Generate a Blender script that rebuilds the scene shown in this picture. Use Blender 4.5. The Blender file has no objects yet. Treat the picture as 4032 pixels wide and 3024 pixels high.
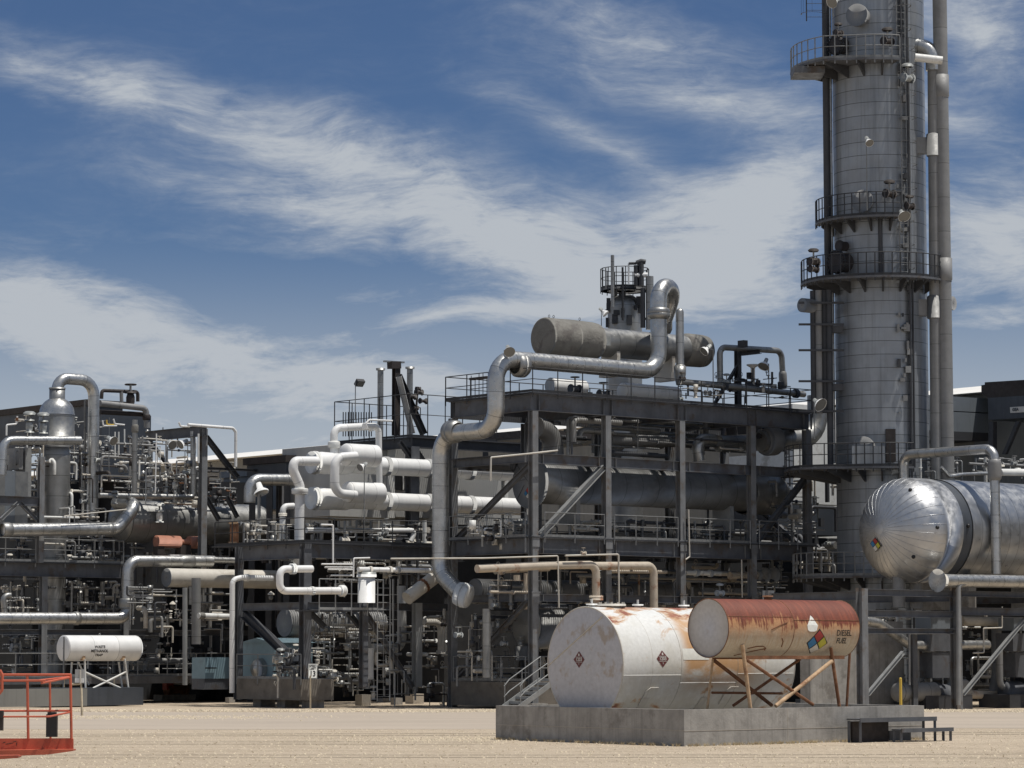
import bpy, math, random
from mathutils import Vector as V, Matrix
random.seed(7)
PI=math.pi; R=math.radians
C=bpy.context.scene; COL=C.collection
# ---------------------------------------------------------------- camera
F=11500.0; CX,CY=2016.0,1512.0; EYE=2.55; HZ=2560.0
TH=math.atan((HZ-CY)/F)
cd=bpy.data.cameras.new('camera'); cam=bpy.data.objects.new('camera',cd); COL.objects.link(cam)
cam.location=(0,0,EYE); cam.rotation_euler=(PI/2+TH,0,0)
cd.sensor_width=36.0; cd.lens=36.0*F/4032.0; cd.clip_end=6000; cd.clip_start=0.5
C.camera=cam
C.render.resolution_x=1024; C.render.resolution_y=768
C.view_settings.view_transform='Standard'; C.view_settings.look='None'; C.view_settings.exposure=0.0; C.view_settings.gamma=1
# ---------------------------------------------------------------- sun + sky
SUNV=V((.333,-.086,1.0)).normalized()
SEL=math.asin(SUNV.z); SAZ=math.atan2(SUNV.x,SUNV.y)
sd=bpy.data.lights.new('sun','SUN'); sd.energy=4.2; sd.angle=R(.5); sd.color=(1,.955,.89)
sun=bpy.data.objects.new('sun',sd); COL.objects.link(sun); sun.rotation_euler=SUNV.to_track_quat('Z','Y').to_euler(); sun.location=(30,60,80)
W=bpy.data.worlds.new('World'); C.world=W; W.use_nodes=True
def world():
    nt=W.node_tree; N=nt.nodes; L=nt.links; N.clear()
    def nd(t,**k):
        n=N.new(t)
        for a,b in k.items(): setattr(n,a,b)
        return n
    def mth(op,a,b=None,c=None,clamp=False):
        n=nd('ShaderNodeMath',operation=op,use_clamp=clamp)
        for i,x in enumerate((a,b,c)):
            if x is None: continue
            if isinstance(x,(int,float)): n.inputs[i].default_value=x
            else: L.new(x,n.inputs[i])
        return n.outputs[0]
    out=nd('ShaderNodeOutputWorld'); bg=nd('ShaderNodeBackground'); bg.inputs[1].default_value=.10
    sky=nd('ShaderNodeTexSky',sky_type='NISHITA'); sky.sun_disc=False; sky.sun_elevation=SEL; sky.sun_rotation=SAZ
    sky.altitude=1000; sky.air_density=1.0; sky.dust_density=.6; sky.ozone_density=2.0
    tc=nd('ShaderNodeTexCoord'); sp=nd('ShaderNodeSeparateXYZ'); L.new(tc.outputs['Generated'],sp.inputs[0])
    y=mth('MAXIMUM',sp.outputs[1],.05)
    s=mth('DIVIDE',sp.outputs[0],y); t=mth('DIVIDE',sp.outputs[2],y)
    # sky plane coordinates: one unit = the span of 1000 source pixels
    u=mth('MULTIPLY_ADD',s,11.5,2.016); v=mth('MULTIPLY_ADD',t,-11.5,2.56)
    cb=nd('ShaderNodeCombineXYZ'); L.new(u,cb.inputs[0]); L.new(v,cb.inputs[1]); P=cb.outputs[0]
    def noise(rot,sx,sy,det,rough,dist,off=0,warp=None):
        m=nd('ShaderNodeMapping'); L.new(warp or P,m.inputs[0]); m.inputs[2].default_value=(0,0,R(rot)); m.inputs[3].default_value=(sx,sy,1); m.inputs[1].default_value=(off,off*.7,0)
        n=nd('ShaderNodeTexNoise'); n.inputs['Scale'].default_value=1; n.inputs['Detail'].default_value=det; n.inputs['Roughness'].default_value=rough; n.inputs['Distortion'].default_value=dist
        L.new(m.outputs[0],n.inputs['Vector']); return n
    wn=noise(0,.9,1.3,3,.5,0,4.2)
    wv=nd('ShaderNodeVectorMath',operation='MULTIPLY_ADD'); L.new(wn.outputs['Color'],wv.inputs[0]); wv.inputs[1].default_value=(.55,.34,0); L.new(P,wv.inputs[2]); WP=wv.outputs[0]
    # blobs: x,y centre, half length, half width, angle (deg, + = falls to the right), weight
    B=[(.35,.30,1.15,.17,13,.55),(1.35,.58,1.0,.20,16,.72),(1.15,.76,.85,.13,10,.75),(2.0,.92,.8,.17,20,.62),(2.55,.80,.55,.16,-4,.45),
       (2.75,.34,.8,.13,12,.50),(2.6,.13,.85,.16,14,.50),(2.35,1.08,.75,.26,8,.60),(2.95,.85,.65,.30,-28,.75),(3.0,.75,.5,.28,-40,.35),
       (3.85,.10,.45,.22,10,.72),(3.95,.95,.45,.40,0,.80),(.15,1.22,.62,.30,4,.95),(.85,1.42,1.1,.22,6,.62),(1.6,1.5,.9,.16,4,.5),(1.9,1.24,1.1,.05,-7,.38),(1.5,1.15,.5,.10,5,.30),
       (2.6,1.22,1.3,.10,-3,.32),(1.2,1.75,2.6,.40,0,.55),(3.9,1.3,.6,.08,-8,.35),(2.4,.55,.9,.10,24,.32),(2.45,1.0,1.1,.38,10,.38),(1.25,.95,.9,.16,6,.25),(.9,1.05,1.1,.10,2,-.35),(3.7,.42,.5,.14,20,.42),(3.0,1.05,.6,.16,-5,.4)]
    tot=None
    for (bx,by,hl,hw,an,wt) in B:
        m=nd('ShaderNodeMapping',vector_type='TEXTURE'); L.new(WP,m.inputs[0])
        m.inputs[1].default_value=(bx+.27,by+.17,0); m.inputs[2].default_value=(0,0,R(an)); m.inputs[3].default_value=(hl*1.35,hw*1.5,1)
        g=nd('ShaderNodeTexGradient',gradient_type='QUADRATIC_SPHERE'); L.new(m.outputs[0],g.inputs[0])
        tot=mth('MULTIPLY_ADD',g.outputs['Fac'],wt*1.35,tot if tot is not None else 0.0)
    f1=noise(-16,1.7,4.6,9,.62,.5,1.7,WP); f2=noise(9,4.5,15,9,.66,.4,9.3,WP); f3=noise(-24,1.1,2.4,6,.6,.4,3.3,WP)
    fa=mth('ADD',mth('MULTIPLY',f1.outputs['Fac'],.85),mth('MULTIPLY',f2.outputs['Fac'],.55))
    fa=mth('ADD',fa,mth('MULTIPLY',f3.outputs['Fac'],.6))
    dens=mth('MULTIPLY',tot,mth('MULTIPLY_ADD',fa,1.9,-.88))
    dens=mth('ADD',dens,mth('MULTIPLY_ADD',fa,.45,-.40))
    f4=noise(-12,5,26,8,.7,.25,5.1,WP); f5=noise(14,9,40,6,.7,.2,2.1,WP)
    dens=mth('MULTIPLY',dens,mth('MULTIPLY_ADD',mth('ADD',f4.outputs['Fac'],f5.outputs['Fac']),0.8,.20))
    mr=nd('ShaderNodeMapRange',interpolation_type='SMOOTHSTEP'); L.new(dens,mr.inputs[0]); mr.inputs[1].default_value=-.02; mr.inputs[2].default_value=1.12
    dens=mr.outputs[0]
    # low haze of thin cloud
    hr=mth('SQRT',mth('ADD',mth('MULTIPLY',sp.outputs[0],sp.outputs[0]),mth('MULTIPLY',sp.outputs[1],sp.outputs[1]))); th_=mth('DIVIDE',sp.outputs[2],mth('MAXIMUM',hr,.02))
    hz=nd('ShaderNodeMapRange',interpolation_type='SMOOTHSTEP'); L.new(th_,hz.inputs[0]); hz.inputs[1].default_value=.15; hz.inputs[2].default_value=.05
    hz.inputs[3].default_value=0; hz.inputs[4].default_value=.82
    # the rest of the sky, out of view, is thinly veiled with cirrus all round
    veil=nd('ShaderNodeMapRange',interpolation_type='SMOOTHSTEP'); L.new(sp.outputs[1],veil.inputs[0]); veil.inputs[1].default_value=.75; veil.inputs[2].default_value=.1; veil.inputs[4].default_value=.36
    vn=nd('ShaderNodeTexNoise'); vn.inputs['Scale'].default_value=2.2; vn.inputs['Detail'].default_value=5; L.new(tc.outputs['Generated'],vn.inputs['Vector'])
    inr=nd('ShaderNodeMapRange',interpolation_type='SMOOTHSTEP'); L.new(sp.outputs[1],inr.inputs[0]); inr.inputs[1].default_value=.3; inr.inputs[2].default_value=.8
    dens=mth('MULTIPLY',dens,inr.outputs[0])
    dens=mth('MAXIMUM',dens,mth('MULTIPLY',veil.outputs[0],mth('ADD',vn.outputs['Fac'],.45,clamp=True)))
    tot2=mth('MAXIMUM',dens,hz.outputs[0])
    # deep clear-day blue: saturate the low sky
    tint=nd('ShaderNodeValToRGB'); L.new(sp.outputs[2],tint.inputs[0])
    e=tint.color_ramp.elements; e[0].position=0.0; e[0].color=(.42,.50,.60,1); e[1].position=.75; e[1].color=(.80,.80,.78,1)
    x=e.new(.10); x.color=(.36,.43,.56,1); x=e.new(.24); x.color=(.34,.42,.55,1)
    mx=nd('ShaderNodeMixRGB',blend_type='MULTIPLY'); mx.inputs[0].default_value=1; L.new(sky.outputs[0],mx.inputs[1]); L.new(tint.outputs[0],mx.inputs[2])
    cl=nd('ShaderNodeMixRGB'); L.new(tot2,cl.inputs[0]); L.new(mx.outputs[0],cl.inputs[1]); cl.inputs[2].default_value=(4.65,5.0,5.45,1)
    L.new(cl.outputs[0],bg.inputs[0]); L.new(bg.outputs[0],out.inputs[0])
world()
# ---------------------------------------------------------------- projection helpers
CO=V((0,0,EYE)); FW=V((0,math.cos(TH),math.sin(TH))); UP=V((0,-math.sin(TH),math.cos(TH))); RT=V((1,0,0))
def ray(px,py): return FW+RT*((px-CX)/F)+UP*(-(py-CY)/F)
def Pd(px,py,D):
    d=ray(px,py); return CO+d*(D/d.y)
def Pz(px,py,z=0.0):
    d=ray(px,py); return CO+d*((z-EYE)/d.z)
AU=V((math.cos(R(40)),math.sin(R(40)),0)); AV=V((-math.sin(R(40)),math.cos(R(40)),0)); ZZ=V((0,0,1))
class Frame:
    def __init__(s,o): s.o=V(o)
    def b(s,px,py,b):
        d=ray(px,py); return CO+d*((b-(CO-s.o).dot(AV))/d.dot(AV))
    def a(s,px,py,a):
        d=ray(px,py); return CO+d*((a-(CO-s.o).dot(AU))/d.dot(AU))
    def w(s,a,b,z=0.0): return s.o+AU*a+AV*b+ZZ*z
    def ab(s,p): q=V(p)-s.o; return q.dot(AU),q.dot(AV),q.z
S=Frame((.93,127.8,0)); DK=Frame((4.58,78.2,0))
def zz(x0,y0,s): return lambda x,y:(x0+x/s,y0+y/s)
q=2.765
z11=zz(0,1400,q);z12=zz(0,1900,q);z13=zz(0,2424,q);z21=zz(700,1400,q);z22=zz(700,1900,q);z23=zz(700,2350,q);z31=zz(1400,1400,q);z32=zz(1400,1900,q);z33=zz(1400,2350,q)
y2=zz(1700,1300,q);y3=zz(2000,900,q);y4=zz(2400,1300,q);y5=zz(2400,1800,q);y6=zz(1900,1800,q);y7=zz(1900,2300,2.212);y8=zz(2600,2300,2.212)
k=2.458
t1=zz(3000,0,k);t2=zz(3000,600,k);t3=zz(3000,1200,k);t4=zz(3132,1400,k);t5=zz(3132,1800,k);t6=zz(3132,2250,k)
ID=zz(0,0,1.0)
for f_,s_ in ((z11,q),(z12,q),(z13,q),(z21,q),(z22,q),(z23,q),(z31,q),(z32,q),(z33,q),(y2,q),(y3,q),(y4,q),(y5,q),(y6,q),(y7,2.212),(y8,2.212),(t1,k),(t2,k),(t3,k),(t4,k),(t5,k),(t6,k),(ID,1.0)): f_.s=s_
def pt(pl,zf,x,y):
    px,py=zf(x,y); t,v=pl
    return S.b(px,py,v) if t=='b' else S.a(px,py,v) if t=='a' else DK.b(px,py,v) if t=='kb' else DK.a(px,py,v) if t=='ka' else Pd(px,py,v)
# ---------------------------------------------------------------- materials
MT={}
def NT(name):
    m=bpy.data.materials.new(name); m.use_nodes=True; nt=m.node_tree; N=nt.nodes; L=nt.links
    b=N['Principled BSDF']
    class G: pass
    g=G(); g.m=m; g.N=N; g.L=L; g.b=b
    def nd(t,**k):
        n=N.new(t)
        for a,c in k.items(): setattr(n,a,c)
        return n
    g.nd=nd
    tc=nd('ShaderNodeTexCoord'); g.tc=tc
    def mth(op,a,b=None,c=None,clamp=False):
        n=nd('ShaderNodeMath',operation=op,use_clamp=clamp)
        for i,x in enumerate((a,b,c)):
            if x is None: continue
            if isinstance(x,(int,float)): n.inputs[i].default_value=x
            else: L.new(x,n.inputs[i])
        return n.outputs[0]
    g.mth=mth
    def noise(scale,det=4,rough=.55,vec=None,sc=(1,1,1),dist=0,out='Fac',coord='Object'):
        mp=nd('ShaderNodeMapping'); L.new(vec or tc.outputs[coord],mp.inputs[0]); mp.inputs[3].default_value=sc
        n=nd('ShaderNodeTexNoise'); n.inputs['Scale'].default_value=scale; n.inputs['Detail'].default_value=det; n.inputs['Roughness'].default_value=rough; n.inputs['Distortion'].default_value=dist
        L.new(mp.outputs[0],n.inputs['Vector']); return n.outputs[out]
    g.noise=noise
    def ramp(fac,stops,interp='LINEAR'):
        r=nd('ShaderNodeValToRGB'); L.new(fac,r.inputs[0]); e=r.color_ramp.elements; r.color_ramp.interpolation=interp
        while len(e)<len(stops): e.new(.5)
        for x,(p,c) in zip(e,stops):
            x.position=p; x.color=(*c,1) if not isinstance(c,(int,float)) else (c,c,c,1)
        return r.outputs[0]
    g.ramp=ramp
    def mix(f,a,b,bt='MIX'):
        n=nd('ShaderNodeMixRGB',blend_type=bt)
        for i,x in enumerate((f,a,b)):
            if isinstance(x,(int,float)): n.inputs[i].default_value=x if i==0 else (x,x,x,1)
            elif isinstance(x,tuple): n.inputs[i].default_value=(*x,1)
            else: L.new(x,n.inputs[i])
        return n.outputs[0]
    g.mix=mix
    def bump(h,st,dist=.02):
        n=nd('ShaderNodeBump'); n.inputs['Strength'].default_value=st; n.inputs['Distance'].default_value=dist; L.new(h,n.inputs['Height']); L.new(n.outputs[0],b.inputs['Normal'])
    g.bump=bump
    def step(x,a,bb):
        n=nd('ShaderNodeMapRange',interpolation_type='SMOOTHSTEP'); L.new(x,n.inputs[0]); n.inputs[1].default_value=a; n.inputs[2].default_value=bb; return n.outputs[0]
    g.step=step
    MT[name]=m
    return g
def sc3(c,k): return tuple(min(1,x*k) for x in c)
def simple(name,col,rough=.6,metal=0,var=.25,scale=3,seam=None,seamw=.022,seamk=.75,streak=0,speck=0,dirt=None,bump=.15,spec=None,rvar=.12):
    g=NT(name); b=g.b
    n1=g.noise(scale,5,.6)
    c=g.ramp(n1,[(.3,sc3(col,1-var)),(.7,sc3(col,1+var))])
    if streak:
        st=g.noise(1.0,5,.6,sc=(5,5,.25)); c=g.mix(g.mth('MULTIPLY',g.step(st,.45,.75),streak),c,sc3(col,.45))
    if dirt:
        dn=g.noise(1.3,6,.65); c=g.mix(g.step(dn,.52,.68),c,dirt)
    h=g.noise(scale*9,4,.6)
    if speck:
        sn=g.noise(55,2,.6); c=g.mix(g.mth('MULTIPLY',g.step(sn,.55,.7),speck),c,sc3(col,.35)); 
    if seam:
        sp=g.nd('ShaderNodeSeparateXYZ'); g.L.new(g.tc.outputs['UV'],sp.inputs[0])
        fr=g.mth('FRACT',g.mth('DIVIDE',sp.outputs[1],seam))
        w=seamw/seam
        ln=g.mth('LESS_THAN',fr,w)
        # each cladding sheet differs a little
        wn=g.nd('ShaderNodeTexWhiteNoise',noise_dimensions='1D'); g.L.new(g.mth('FLOOR',g.mth('DIVIDE',sp.outputs[1],seam)),wn.inputs['W'])
        c=g.mix(g.mth('MULTIPLY',wn.outputs['Value'],.22),c,sc3(col,.5))
        c=g.mix(g.mth('MULTIPLY',ln,seamk),c,sc3(col,.18))
        h=g.mth('SUBTRACT',h,g.mth('MULTIPLY',ln,1.2))
    g.L.new(c,b.inputs['Base Color'])
    rr=g.nd('ShaderNodeMapRange'); g.L.new(g.noise(scale*3,4,.6),rr.inputs[0]); rr.inputs[1].default_value=.3; rr.inputs[2].default_value=.7; rr.inputs[3].default_value=max(.02,rough-rvar); rr.inputs[4].default_value=min(1,rough+rvar)
    g.L.new(rr.outputs[0],b.inputs['Roughness'])
    b.inputs['Metallic'].default_value=metal
    if spec is not None: b.inputs['Specular IOR Level'].default_value=spec
    g.bump(h,bump,.03)
    return g.m
simple('galv',(.44,.44,.425),.40,.85,.16,2.5,seam=1.0,speck=.55,bump=.12)
simple('galv_bright',(.50,.50,.485),.36,.85,.16,2.5,seam=1.0,speck=.5,bump=.10)
simple('galv_dull',(.30,.30,.29),.46,.75,.16,1.5,seam=1.0,speck=.1,bump=.15)
simple('vessel_clad',(.43,.44,.45),.38,.85,.08,1.0,seam=.62,bump=.03)
simple('head_clad',(.48,.485,.49),.40,.88,.10,1.2,bump=.02)
simple('tower_clad',(.30,.32,.34),.50,.55,.16,.6,seam=.62,seamw=.032,streak=.5,bump=.08)
simple('pipe_grey',(.25,.25,.245),.64,.35,.12,1.5,seam=1.6,bump=.1)
simple('canvas',(.175,.168,.15),.85,0,.25,.9,bump=1.0,dirt=(.13,.12,.11))
simple('white',(.78,.78,.76),.5,0,.08,1.5,seam=1.3,seamw=.03,seamk=.4,speck=.12,streak=.12,bump=.12)
simple('white_dirty',(.66,.66,.63),.5,0,.10,2,dirt=(.42,.40,.36),bump=.08)
simple('cream',(.52,.49,.43),.55,0,.12,2,dirt=(.36,.32,.26),bump=.08)
simple('casing',(.40,.40,.385),.6,0,.08,.8,streak=.25,bump=.05)
simple('steel_col',(.17,.175,.18),.6,0,.25,1.2,streak=.5,bump=.12,dirt=(.125,.095,.07))
simple('steel',(.095,.10,.11),.6,0,.28,1.2,streak=.35,bump=.12,dirt=(.075,.06,.05))
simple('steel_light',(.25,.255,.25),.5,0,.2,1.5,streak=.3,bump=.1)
simple('steel_dark',(.040,.042,.047),.6,0,.25,1.2,bump=.1)
simple('rail',(.17,.175,.175),.5,0,.25,6,bump=.05)
simple('rail_dark',(.022,.023,.026),.55,0,.2,6,bump=.05)
simple('dark_brown',(.035,.028,.025),.7,0,.3,2,bump=.1)
simple('cooler',(.050,.058,.070),.5,0,.15,.5,streak=.4,bump=.05)
simple('duct_blue',(.155,.175,.195),.5,0,.12,.5,streak=.3,bump=.05)
simple('concrete',(.32,.305,.28),.85,0,.25,1.6,streak=.5,speck=.25,dirt=(.20,.185,.165),bump=.25)
simple('concrete_pale',(.42,.38,.32),.85,0,.15,2.2,dirt=(.3,.27,.22),bump=.25)
simple('roof_white',(.75,.73,.68),.6,0,.05,.3,bump=.03)
simple('wall_grey',(.20,.20,.185),.7,0,.1,.4,streak=.3,bump=.03)
simple('blue_paint',(.20,.29,.33),.45,0,.10,1.5,dirt=(.17,.23,.25),bump=.05)
simple('salmon',(.38,.165,.105),.55,0,.12,3,bump=.1)
simple('orange',(.50,.115,.06),.5,0,.14,5,dirt=(.38,.09,.05),bump=.08)
simple('shade_black',(.018,.019,.021),.7,0,.3,1,bump=.1)  # near-black standing in for the deep shade between the bays
simple('block_shade_brown',(.15,.135,.115),.8,0,.2,2,dirt=(.1,.09,.075),bump=.2)  # dark brown paints the plinths' shadow into their colour
simple('black',(.012,.012,.014),.5,0,.2,4,bump=.05)
simple('rust',(.17,.075,.035),.85,0,.35,6,dirt=(.30,.16,.09),bump=.3)
simple('rust_light',(.48,.33,.20),.8,0,.25,6,dirt=(.22,.09,.04),bump=.3)
simple('yellow',(.62,.42,.06),.55,0,.15,4,bump=.1)
simple('wood',(.45,.38,.27),.85,0,.2,8,bump=.2)
simple('valve_grey',(.30,.31,.30),.5,.3,.25,8,bump=.1)
simple('red_paint',(.30,.03,.025),.55,0,.2,6,bump=.1)
simple('dark_fabric',(.02,.02,.022),.9,0,.2,10,bump=.2)
for n,c in (('n_red',(.33,.035,.03)),('n_blue',(.03,.17,.36)),('n_yellow',(.45,.42,.05)),('n_white',(.55,.54,.50)),('ink',(.02,.018,.016)),('placard',(.13,.035,.035)),('sign_white',(.74,.75,.70)),('sticker',(.60,.585,.55)),('faded',(.22,.23,.26))):
    simple(n,c,.6,0,.10,6,bump=.05)
g=NT('lamp_glass'); g.b.inputs['Base Color'].default_value=(.16,.16,.15,1); g.b.inputs['Roughness'].default_value=.2; g.b.inputs['Metallic'].default_value=.0
# rusty diesel tank: u = metres round the shell from the top line (front side positive), v = metres along
def rusty(name,base,top,topw,amount,circ):
    g=NT(name); b=g.b; L=g.L
    sp=g.nd('ShaderNodeSeparateXYZ'); L.new(g.tc.outputs['UV'],sp.inputs[0]); U,Vv=sp.outputs[0],sp.outputs[1]
    U=g.mth('MINIMUM',U,g.mth('SUBTRACT',circ,U))
    cb=g.nd('ShaderNodeCombineXYZ'); L.new(U,cb.inputs[0]); L.new(Vv,cb.inputs[1]); uv=cb.outputs[0]
    run=g.noise(1.0,6,.65,uv,(.8,7,1)); blot=g.noise(1.6,7,.62,uv,(1,1,1),.4); fine=g.noise(14,4,.6,uv)
    drip=g.noise(1.0,5,.6,uv,(1.1,12,1))
    col=g.ramp(fine,[(.25,sc3(base,.85)),(.75,sc3(base,1.12))])
    # tan streaks under the rust
    gl=g.mth('MULTIPLY',g.step(U,topw+.62,topw-.1),g.step(blot,.30,.58)); col=g.mix(g.mth('MULTIPLY',gl,.75),col,(.46,.235,.095))
    d=g.mth('MULTIPLY',g.step(drip,.42,.60),g.step(U,topw+1.3,topw-.2))
    col=g.mix(g.mth('MULTIPLY',d,amount*.75),col,(.36,.19,.08))
    e=g.mth('ADD',U,g.mth('MULTIPLY_ADD',blot,1.1*amount,-.55*amount)); e=g.mth('ADD',e,g.mth('MULTIPLY_ADD',drip,1.1,-.62))
    m=g.step(e,topw+.10,topw-.10)
    rustc=g.ramp(run,[(.25,sc3(top,.55)),(.5,top),(.72,sc3(top,1.5)),(.80,(.44,.22,.10))])
    m2=g.step(e,topw+.50,topw-.02)
    col=g.mix(g.mth('MULTIPLY',m2,.75*amount),col,(.42,.20,.08))
    col=g.mix(m,col,rustc)
    L.new(col,b.inputs['Base Color']); b.inputs['Roughness'].default_value=.62
    g.bump(g.mth('ADD',g.mth('ADD',fine,g.mth('MULTIPLY',m,.6)),blot),.4,.025)
    return g.m
rusty('diesel_shell',(.50,.44,.34),(.165,.042,.020),1.02,1.0,2*PI*.803)
# big tank: white with rust patches on top
def bigtank():
    g=NT('big_shell'); b=g.b; L=g.L; circ=2*PI*1.6
    sp=g.nd('ShaderNodeSeparateXYZ'); L.new(g.tc.outputs['UV'],sp.inputs[0]); U,Vv=sp.outputs[0],sp.outputs[1]
    U=g.mth('MINIMUM',U,g.mth('SUBTRACT',circ,U))
    cb=g.nd('ShaderNodeCombineXYZ'); L.new(U,cb.inputs[0]); L.new(Vv,cb.inputs[1]); uv=cb.outputs[0]
    fine=g.noise(9,5,.6,uv); blot=g.noise(1.15,7,.62,uv,(1.25,.75,1),.5); st=g.noise(1,5,.6,uv,(.6,6,1)); cloud=g.noise(.9,5,.6,uv)
    col=g.ramp(fine,[(.25,(.60,.60,.57)),(.75,(.74,.74,.71))])
    col=g.mix(g.mth('MULTIPLY',g.step(cloud,.45,.7),.4),col,(.52,.50,.42))
    low=g.step(U,2.2,3.2); col=g.mix(g.mth('MULTIPLY',g.mth('MULTIPLY',low,.45),g.step(cloud,.3,.6)),col,(.50,.44,.33))
    near=g.step(U,1.75,.35); t=g.mth('MULTIPLY_ADD',near,.17,blot)
    col=g.mix(g.mth('MULTIPLY',g.step(t,.575,.66),.85),col,(.48,.28,.13))
    col=g.mix(g.step(t,.64,.70),col,g.ramp(st,[(.3,(.20,.06,.04)),(.7,(.34,.13,.07))]))
    # orange stain behind the diesel tank
    a=g.mth('MULTIPLY',g.mth('MULTIPLY',g.step(Vv,2.15,2.6),g.step(Vv,5.6,4.4)),g.mth('MULTIPLY',g.step(U,.9,1.3),g.step(U,3.4,2.7)))
    col=g.mix(g.mth('MULTIPLY',g.mth('MULTIPLY',a,g.step(blot,.32,.5)),.9),col,(.52,.29,.12))
    sm=g.mth('LESS_THAN',g.mth('ABSOLUTE',g.mth('SUBTRACT',g.mth('FRACT',g.mth('DIVIDE',Vv,2.2)),.5)),.004)
    col=g.mix(g.mth('MULTIPLY',sm,.5),col,(.35,.30,.24))
    L.new(col,b.inputs['Base Color']); b.inputs['Roughness'].default_value=.5; g.bump(fine,.12,.02)
bigtank()
def endplate(name,base,stain,thr):
    g=NT(name); b=g.b; L=g.L
    n=g.noise(1.4,6,.62,sc=(1,1,.8)); f=g.noise(8,4,.6)
    c=g.ramp(f,[(.3,sc3(base,.9)),(.7,sc3(base,1.08))]); c=g.mix(g.mth('MULTIPLY',g.step(n,thr,thr+.1),.7),c,stain)
    L.new(c,b.inputs['Base Color']); b.inputs['Roughness'].default_value=.6; g.bump(f,.1,.02)
endplate('end_big',(.50,.495,.51),(.36,.28,.20),.53); endplate('end_diesel',(.52,.52,.54),(.40,.30,.19),.60)
# ground
def ground():
    g=NT('sand'); b=g.b; L=g.L
    big=g.noise(.10,5,.55,sc=(.6,1,1)); mid=g.noise(.8,5,.6,sc=(.35,1,1)); fine=g.noise(7,6,.7,sc=(.7,1,1)); gr=g.noise(26,4,.7)
    c=g.ramp(big,[(.3,(.43,.35,.258)),(.7,(.52,.43,.325))])
    c=g.mix(g.mth('MULTIPLY',g.step(mid,.42,.68),.55),c,(.33,.265,.19))
    trk=g.noise(.9,4,.6,sc=(.06,1,1)); c=g.mix(g.mth('MULTIPLY',g.step(trk,.54,.66),.45),c,(.30,.24,.175)); vf=g.noise(13,3,.7)
    c=g.mix(g.mth('MULTIPLY',g.step(vf,.52,.68),.40),c,(.60,.50,.36))
    c=g.mix(g.mth('MULTIPLY',g.step(fine,.48,.66),.75),c,(.64,.55,.42)); fd=g.noise(4.2,5,.7,sc=(.8,1,1)); c=g.mix(g.mth('MULTIPLY',g.step(fd,.54,.66),.6),c,(.26,.205,.145))
    c=g.mix(g.mth('MULTIPLY',g.step(gr,.56,.70),.75),c,(.17,.13,.09))
    L.new(c,b.inputs['Base Color']); b.inputs['Roughness'].default_value=.95; b.inputs['Specular IOR Level'].default_value=.15
    g.bump(g.mth('ADD',g.mth('MULTIPLY',fine,1.0),g.mth('MULTIPLY',gr,.4)),.8,.08)
    g=NT('road_dust'); b=g.b; L=g.L
    mid=g.noise(.5,5,.6,sc=(.15,1,1)); fine=g.noise(5,6,.65,sc=(.3,1,1)); gr=g.noise(22,4,.7)
    c=g.ramp(mid,[(.3,(.35,.30,.245)),(.7,(.43,.365,.295))]); c=g.mix(g.mth('MULTIPLY',g.step(gr,.6,.72),.5),c,(.22,.18,.14)); c=g.mix(g.mth('MULTIPLY',g.step(fine,.52,.7),.35),c,(.52,.45,.35))
    L.new(c,b.inputs['Base Color']); b.inputs['Roughness'].default_value=.95; b.inputs['Specular IOR Level'].default_value=.15; g.bump(fine,.35,.03)
ground()
simple('rut_sand',(.36,.30,.22),.95,0,.22,3,speck=.5,dirt=(.45,.38,.285),bump=.5)
simple('stone',(.52,.44,.32),.95,0,.35,9,bump=.2)
simple('stone_dark',(.30,.25,.18),.95,0,.35,9,bump=.2)
simple('dry_grass',(.40,.32,.19),.95,0,.3,9,bump=.1)
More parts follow.
